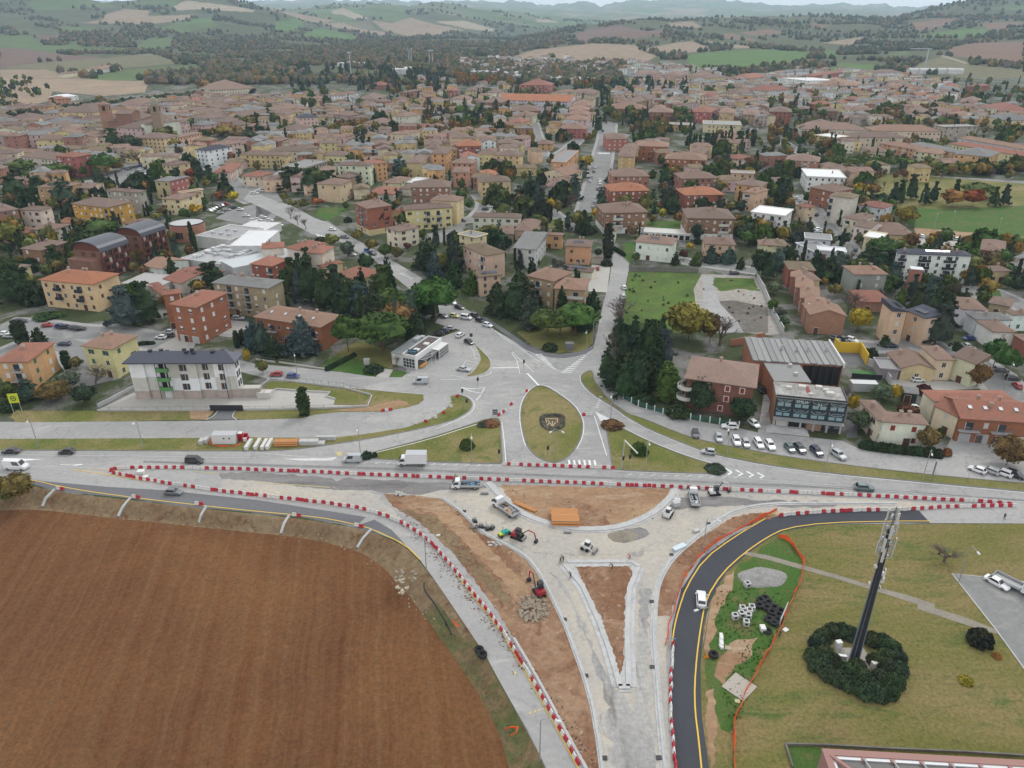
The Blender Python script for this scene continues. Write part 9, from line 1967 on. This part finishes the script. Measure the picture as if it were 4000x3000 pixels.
c0=P(*px('C2',348,1000));o=empty('hedge_ring',c0);hm=Cch(('crown','bush',1,0),lambda:Crm('bush',1,0))
ring=[P(*px('C2',*q))for q in((268,945),(310,940),(355,935),(400,938),(435,950),(438,985),(435,1020),(415,1045),(385,1058),(350,1062),(310,1055),(280,1035),(262,1010),(258,975))]
for q in Smo(ring,1,True):add('bush',hm,o,q-c0,RND.uniform(0,6),(.15,.15,.13),(.68,.68,.7))
mb=MB()
for a,b_ in(((290,970),(390,968)),((390,968),(392,1000)),((310,985),(345,1030)),((345,1030),(350,990)),((350,1035),(375,1000)),((290,975),(300,1000)),((320,1010),(300,1025))):p0,p1=P(*px('C2',*a)),P(*px('C2',*b_));mb.tube(p0-c0+Vector((0,0,.2)),p1-c0+Vector((0,0,.1)),.13,n=4)
mb.build('flower_pattern',Smp('cream_flowers',(.50,.44,.30),.9),o);tag(o,'dark hedge ring with a cream flower emblem on the teardrop island','flower bed')
def Hdg(pts,w,h,label,col='dg'):
 ww=Rsp([Vector((q.x,q.y,0))for q in pts],w*.42);o=empty('hedge',(ww[0].x,ww[0].y,tz(ww[0].x,ww[0].y)));h2=Cch(('crown','bush',2,1),lambda:Crm('bush',2,1));mb=MB()
 for q in ww:add('bush',h2,o,q-ww[0],RND.uniform(0,6),tuple(v_*RND.uniform(.8,1.2)for v_ in TC[col]),(w*.6,w*.6,h*RND.uniform(.9,1.1)))
 tag(o,label,'hedge')
Hdg([P(*px('C3',*q))for q in((830,1215),(1000,1240),(1200,1262),(1490,1290))],2.4,2.2,'clipped dark hedge in front of the mint cream house')
Hdg([P(*px('C1',*q))for q in((620,545),(700,500),(850,420))],1.6,1.4,'dark hedge along the path beside the low brick block')
Hdg([P(*px('B2',*q))for q in((880,830),(970,890))],1.6,1.8,'green hedge beside the tall cypress');Hdg([P(*px('C0',*q))for q in((330,95),(560,75))],2.4,1.4,'yellow green hedge below the yellow apartment block','lg');Hdg([P(*px('C0',*q))for q in((1210,325),(1330,318))],1.4,1.2,'short dark hedge behind the dark metal roof')
cc=P(*px('E3',760,655));rg=[(395,480),(360,600),(400,700),(500,770),(600,820),(720,880),(840,945),(960,960),(1060,930),(1120,840),(1150,730),(1140,620),(1090,530),(1000,470),(900,450),(700,400),(620,370),(540,370),(450,420)]
o=empty('hedge',cc);h3=Cch(('crown','bush',3,0),lambda:Crm('bush',3,0));h4=Cch(('crown','bush',3,1),lambda:Crm('bush',3,1))
for u,v in rg:add('bush',RND.choice((h3,h4)),o,(P(*px('E3',u,v))-cc)*.93,RND.uniform(0,6),tuple(k*RND.uniform(.9,1.2)for k in(.052,.084,.046)),(1.55,1.55,2.4))
for u,v in((480,560),(560,660),(680,740),(820,790),(960,800),(1040,700),(1020,600),(900,870),(760,700),(480,650),(930,640)):add('bush',RND.choice((h3,h4)),o,P(*px('E3',u,v))-cc,RND.uniform(0,6),tuple(k*RND.uniform(.9,1.2)for k in(.054,.086,.044)),(1.5,1.5,2.4 if v>640 else 2.0))
tag(o,'thick dark green hedge ringing the foot of the antenna mast','hedge')
# antenna mast
g=P(*px('E3',745,605));o=empty('antenna_mast',g);zt=30.0
for zt in[z/4 for z in range(80,160)]:
 x,y=to_px(g.x,g.y,zt)
 if y<1985:break
mm_,nt,b=Nmt('mast_steel');n_=nt.nodes.new('ShaderNodeObjectInfo');nt.links.new(n_.outputs['Color'],b.inputs['Base Color']);b.inputs['Roughness'].default_value=.4;b.inputs['Metallic'].default_value=.4
def ngon(r0,r1,z0,z1,n=12):return[((r0 if k==0 else r1)*math.cos(6.283*i/n),(r0 if k==0 else r1)*math.sin(6.283*i/n),(z0,z1)[k])for k in range(2)for i in range(n)]
mb=MB();mb.poly(ngon(.85,.42,0,zt*.86),[(i,(i+1)%12,12+(i+1)%12,12+i)for i in range(12)]);mb.build('pole',mm_,o,col=(.20,.25,.30))
for a,w in((-1.75,.34),(-2.6,.22)):
 for k in range(2):mb=MB();x0,y0=.88*math.cos(a),.88*math.sin(a);x1,y1=.46*math.cos(a),.46*math.sin(a);s_=(-math.sin(a)*w,math.cos(a)*w);mb.poly([(x0-s_[0],y0-s_[1],0),(x0+s_[0],y0+s_[1],0),(x1+s_[0]*.7,y1+s_[1]*.7,zt*.86),(x1-s_[0]*.7,y1-s_[1]*.7,zt*.86),(x0*.8,y0*.8,0),(x1*.8,y1*.8,zt*.86)],[(0,1,2,3),(0,3,5,4),(1,4,5,2)])
 mb.build('cable_tray',M['dark'],o)
for i in range(46):z=1.5+i*.5;R=.85-.43*z/(zt*.86);MB().box(R,R+.22,-.02,.02,0,.03).build('climbing_rung',M['grey'],o,(0,0,z),.2)
MB().tube((0,0,zt*.86),(0,0,zt),.2,.1,8).build('top_pole',M['grey'],o)
rq=random.Random(4);pan=Cch('panel_ant',lambda:MB().box(-.18,.18,-.1,.1,-1.15,1.15).mesh('panel_antenna',M['offwhite']))
for z,n,R in((zt*.95,3,.9),(zt*.87,3,1.0),(zt*.79,3,1.2),(zt*.73,3,1.2)):
 MB().torus((0,0,z+.6),R*.8,.04,12,4).torus((0,0,z-.6),R*.8,.04,12,4).build('mounting_ring',lampg,o)
 for i in range(n):
  a=6.283*i/n+z;t_=add('panel_antenna',pan,o,(R*math.cos(a),R*math.sin(a),z),a+math.pi/2,None,(1.1,1,rq.uniform(.8,1.15)));MB().tube((R*.5*math.cos(a+.5),R*.5*math.sin(a+.5),z-1),(R*.5*math.cos(a+.5),R*.5*math.sin(a+.5),z+1),.05,n=4).build('bracket_tube',lampg,o)
  MB().box(-.18,.18,-.12,.12,-.3,.3).build('radio_unit',M['lightgrey'],o,(R*.6*math.cos(a+.9),R*.6*math.sin(a+.9),z+rq.uniform(-.6,.6)),a)
for z,a in((zt*.62,-.3),(zt*.64,3.3),(zt*.57,-.5),(zt*.50,.1),(zt*.52,2.9)):MB().tube((0,0,0),(.25,0,0),.38,.30,12).build('dish_antenna',M['offwhite'],o,(.75*math.cos(a),.75*math.sin(a),z),a)
for z,a in((zt*.58,.2),(zt*.55,.0)):MB().box(-.3,.3,-.2,.2,-.5,.5).build('radio_unit',M['white'],o,(.9*math.cos(a),.9*math.sin(a),z),a)
MB().box(-2.6,2.6,-2.2,2.4,.04,.12).build('foundation',M['slab'],o);tag(o,'tall dark telecom mast with white panel antennas','antenna mast')
block('equipment_cabinet','E3',600,515,(1.0,.8,1.6),M['white'],'white equipment cabinet left of the mast foot','cabinet',.2);block('equipment_cabinet','E3',908,680,(.9,.7,1.2),M['offwhite'],'pale equipment cabinet right of the mast foot','cabinet',.4);block('equipment_cabinet','E3',635,610,(1.4,.5,.9),M['lightgrey'],'low grey cabinet in front of the mast foot','cabinet',-.2)
# people
def person_mesh(pose):
 J=dict(p=(0,0,.92),s=(0,0,1.2),n=(0,0,1.45),h=(0,.02,1.62),t=(0,.02,1.72),ls=(-.19,0,1.4),le=(-.25,.05,1.12),lh=(-.24,.2,.9),rs=(.19,0,1.4),re=(.25,.05,1.12),rh=(.24,.2,.9),lp=(-.1,0,.88),lk=(-.12,.06,.48),la=(-.12,-.05,.06),lf=(-.12,.12,.03),rp=(.1,0,.88),rk=(.12,.1,.48),ra=(.14,.18,.06),rf=(.14,.34,.03))
 if pose=='bend':
  for k in 's n h t ls le lh rs re rh'.split():x,y,z=J[k];d_=z-.92;J[k]=(x,y+d_*.75,.92+d_*.62)
  J['lh']=(-.2,.75,.62);J['rh']=(.2,.75,.62)
 E='p-s s-n n-h h-t n-ls ls-le le-lh n-rs rs-re re-rh p-lp lp-lk lk-la la-lf p-rp rp-rk rk-ra ra-rf'.split();rad=dict(p=.13,s=.14,n=.075,h=.10,t=.085,ls=.08,rs=.08,le=.05,re=.05,lh=.04,rh=.04,lp=.10,rp=.10,lk=.07,rk=.07,la=.05,ra=.05,lf=.045,rf=.045)
 ks=list(J);me=bpy.data.meshes.new('person');me.from_pydata([J[k]for k in ks],[tuple(ks.index(q)for q in e.split('-'))for e in E],[]);ob=bpy.data.objects.new('tmp',me);COL.objects.link(ob);sk=ob.modifiers.new('s','SKIN');ob.modifiers.new('d','SUBSURF').levels=1
 for i,k in enumerate(ks):me.skin_vertices[0].data[i].radius=(rad[k],rad[k]);me.skin_vertices[0].data[i].use_root=k=='p'
 r_=bpy.data.meshes.new_from_object(ob.evaluated_get(bpy.context.evaluated_depsgraph_get()));bpy.data.objects.remove(ob);r_.name='body';r_.materials.clear()
 for m_ in(Smp('dark_trousers',(.03,.03,.04),.9),M['flat_paint'],Smp('skin',(.42,.26,.19),.6),Smp('dark_hair',(.03,.02,.015),.8)):r_.materials.append(m_)
 zt_=max(v.co.z for v in r_.vertices)
 for p_ in r_.polygons:z=p_.center.z/zt_;p_.material_index=0 if z<.54 else 1 if z<.83 else 3 if z>.93 else 2;p_.use_smooth=True
 return r_
for reg,u,v,an,pose,c_,lb in(('D2',418,1000,-.3,'bend',(.03,.03,.035),'person in black bending over the kerb at the fork, left one'),('D2',445,985,.8,'bend',(.06,.07,.10),'person in dark clothes with a tool at the fork, right one'),('D2',505,1130,.3,'bend',(.05,.06,.06),'person in grey crouching on the left arm of the fork'),('D2',1018,962,2,'bend',(.6,.05,.06),'person in red bending at the upper right corner of the fork'),('D3',2035,618,-1.4,'stand',(.02,.02,.02),'person in black walking along the road at the right'),('D2',867,1048,1,'bend',(.05,.12,.10),'person in green crouching at the upper edge of the fork'),('D1',1725,278,0,'stand',(.35,.55,.05),'worker in a lime vest beside the flatbed lorry'),('C2',1868,1118,.5,'stand',(.03,.03,.04),'person in black beside the parked cars'),('E2',1652,415,1,'stand',(.02,.02,.02),'person in black standing at the netting')):
 o=add('person',Cch(('per',pose),lambda:person_mesh(pose)),None,P(*px(reg,u,v))+Vector((0,0,.1)),an,c_);tag(o,lb,'person')
# labels: which one is it
LM=[(s.split(',')[0],float(s.split(',')[1]),float(s.split(',')[2]))for s in '''bell tower,405,470;domed belfry,600,480;brick church,480,480;pink convent,650,500;town palace,560,560;old town car park,590,630;left plain,150,380;farmhouse,360,265;mustard yellow block,370,830;crimson block,690,700;brown vaulted blocks,500,950;round brick tower,730,900;supermarket,900,950;yellow orange roofed block,300,1130;rust red block,760,1150;tan brick block,920,1120;white green balcony block,700,1480;orange left house,110,1400;pale yellow house,430,1400;left street car park,260,1270;low brick block,1150,1250;blue spruces,1150,1320;big umbrella pines,1440,1280;cafe,1660,1370;avenue parking,1780,1240;avenue bend,1400,960;avenue crossing,1260,890;avenue top,1100,810;dark cedar group,1190,720;red balcony block,1420,850;long yellow block,1670,830;peach mossy roof block,1860,980;conical tree pair,1720,1000;kindergarten,1300,1060;orange pair of houses,1660,640;red orange roof block,1830,590;flat roofed orange block,2200,640;wide straight street,2340,700;street top,2350,560;stadium trees,1350,280;floodlight mast,1380,330;factory hall,1850,270;long school roof,2150,390;stepped pink row,2270,440;dark conifer group,2440,330;pink upper blocks,2560,290;cypress row,2800,560;lemon school,2820,490;green field,2900,240;white upper block,3100,320;tower crane,3610,290;lemon long row,3900,590;orange slate row,3700,620;pine row,3350,640;pink roofed row,3530,510;park lawn,3600,820;park maples,3760,770;tall cream block,3290,800;white modernist block,3030,860;white panel roof block,3210,690;left brown brick block,2440,870;right brown brick block,2780,880;garage row,2600,920;semi detached house,2550,960;villa with spruces,2810,960;salmon square house,2260,990;tall cypress,2380,930;tan balcony block,2230,1150;pine garden,2240,1250;wild green lot,2600,1150;concrete lot,2900,1150;gold tree,2700,1260;tall dark conifers,2520,1360;dark villa,2800,1480;black glass building,3170,1620;grey roofed hall,3150,1380;yellow workshop,3560,1420;mint cream house,3500,1640;rust brick row,3850,1590;terrace row,3200,1180;charcoal apartment block,3640,1040;grey villa block,3370,1120;solar roof block,3520,1270;right car park row,3080,1740;right edge cars,3880,1850;main road,1200,1800;left black road,600,1940;grass triangles,1700,1750;teardrop island,2150,1650;north street,2420,1100;field bush,50,1900;river wood,1300,220;upper left hill,500,100;right hill,3400,100;blue shutter house,3040,960;workshop lane,3180,980;leaning tree corner,3980,1730;court lawn,1200,1540;avenue houses,1600,900;upper street left,2050,560;centre gardens,2000,760;left gardens,900,640;middle right gardens,3000,560;station quarter,3300,450;hill villas,3500,330;upper suburb,2600,250;upper left suburb,1900,240;lower lane right,3750,1250;wall lane,3080,1250'''.replace('\n','').split(';')]
ORD=['leftmost','second from left','third from left','fourth from left','fifth from left','sixth from left','seventh from left','eighth from left','ninth from left','tenth from left']
def where(X,Y):
 x,y=to_px(X,Y,tz(X,Y));best=min(LM,key=lambda l:(l[1]-x)**2+((l[2]-y)*1.6)**2);dx,dy=x-best[1],(y-best[2])*1.6;d=math.hypot(dx,dy)
 if d<26:r='at'
 elif abs(dx)>abs(dy)*2.2:r='right of' if dx>0 else 'left of'
 elif abs(dy)>abs(dx)*2.2:r='in front of' if dy>0 else 'behind'
 else:r=('in front and ' if dy>0 else 'behind and ')+('right of' if dx>0 else 'left of')
 return('well ' if d>130 and ' of' in r and ' and ' not in r else '')+r+' the '+best[0]
for L_,grp in((BLD,'buildings of the town'),(TREES,'trees and shrubs'),(VEH,'cars and vans')):
 seen={}
 for rec in L_:
  root,d,X,Y,ex,lab,cat=rec;root['category']=cat;root['group']=grp
  if lab:root['label']=lab;continue
  base_=(d+(' with %s'%ex if ex.strip()and 'roof' in ex and 'roof' not in d else '')+' '+where(X,Y)).replace('  ',' ');seen.setdefault(base_,[]).append(rec)
 for k,recs in seen.items():
  recs.sort(key=lambda q:q[2]/q[3])
  for i,rec in enumerate(recs):
   s=k if len(recs)==1 else k+', '+(('left one','right one')[i]if len(recs)==2 else ORD[i]if i<len(ORD)else 'one of the right end')
   rec[0]['label']=s if len(s.split())<=16 else s.replace(' with %s'%rec[4],'').replace('two storey ','').replace('three storey ','').replace('four storey ','').replace(' and ',' ').replace('rendered ','').replace('well ','')
# the air
m=bpy.data.materials.new('haze');m.use_nodes=True;nt=m.node_tree;nt.nodes.clear()
o_=nt.nodes.new('ShaderNodeOutputMaterial');pv=nt.nodes.new('ShaderNodeVolumePrincipled')
pv.inputs['Color'].default_value=(.62,.81,1.0,1);pv.inputs['Density'].default_value=0.70e-4;pv.inputs['Anisotropy'].default_value=0.0
nt.links.new(pv.outputs[0],o_.inputs['Volume'])
hz=MB().box(-40000,40000,-600,17600,-5,640).build('haze',m)
stuff(hz,'pale blue haze filling the valley air','haze')
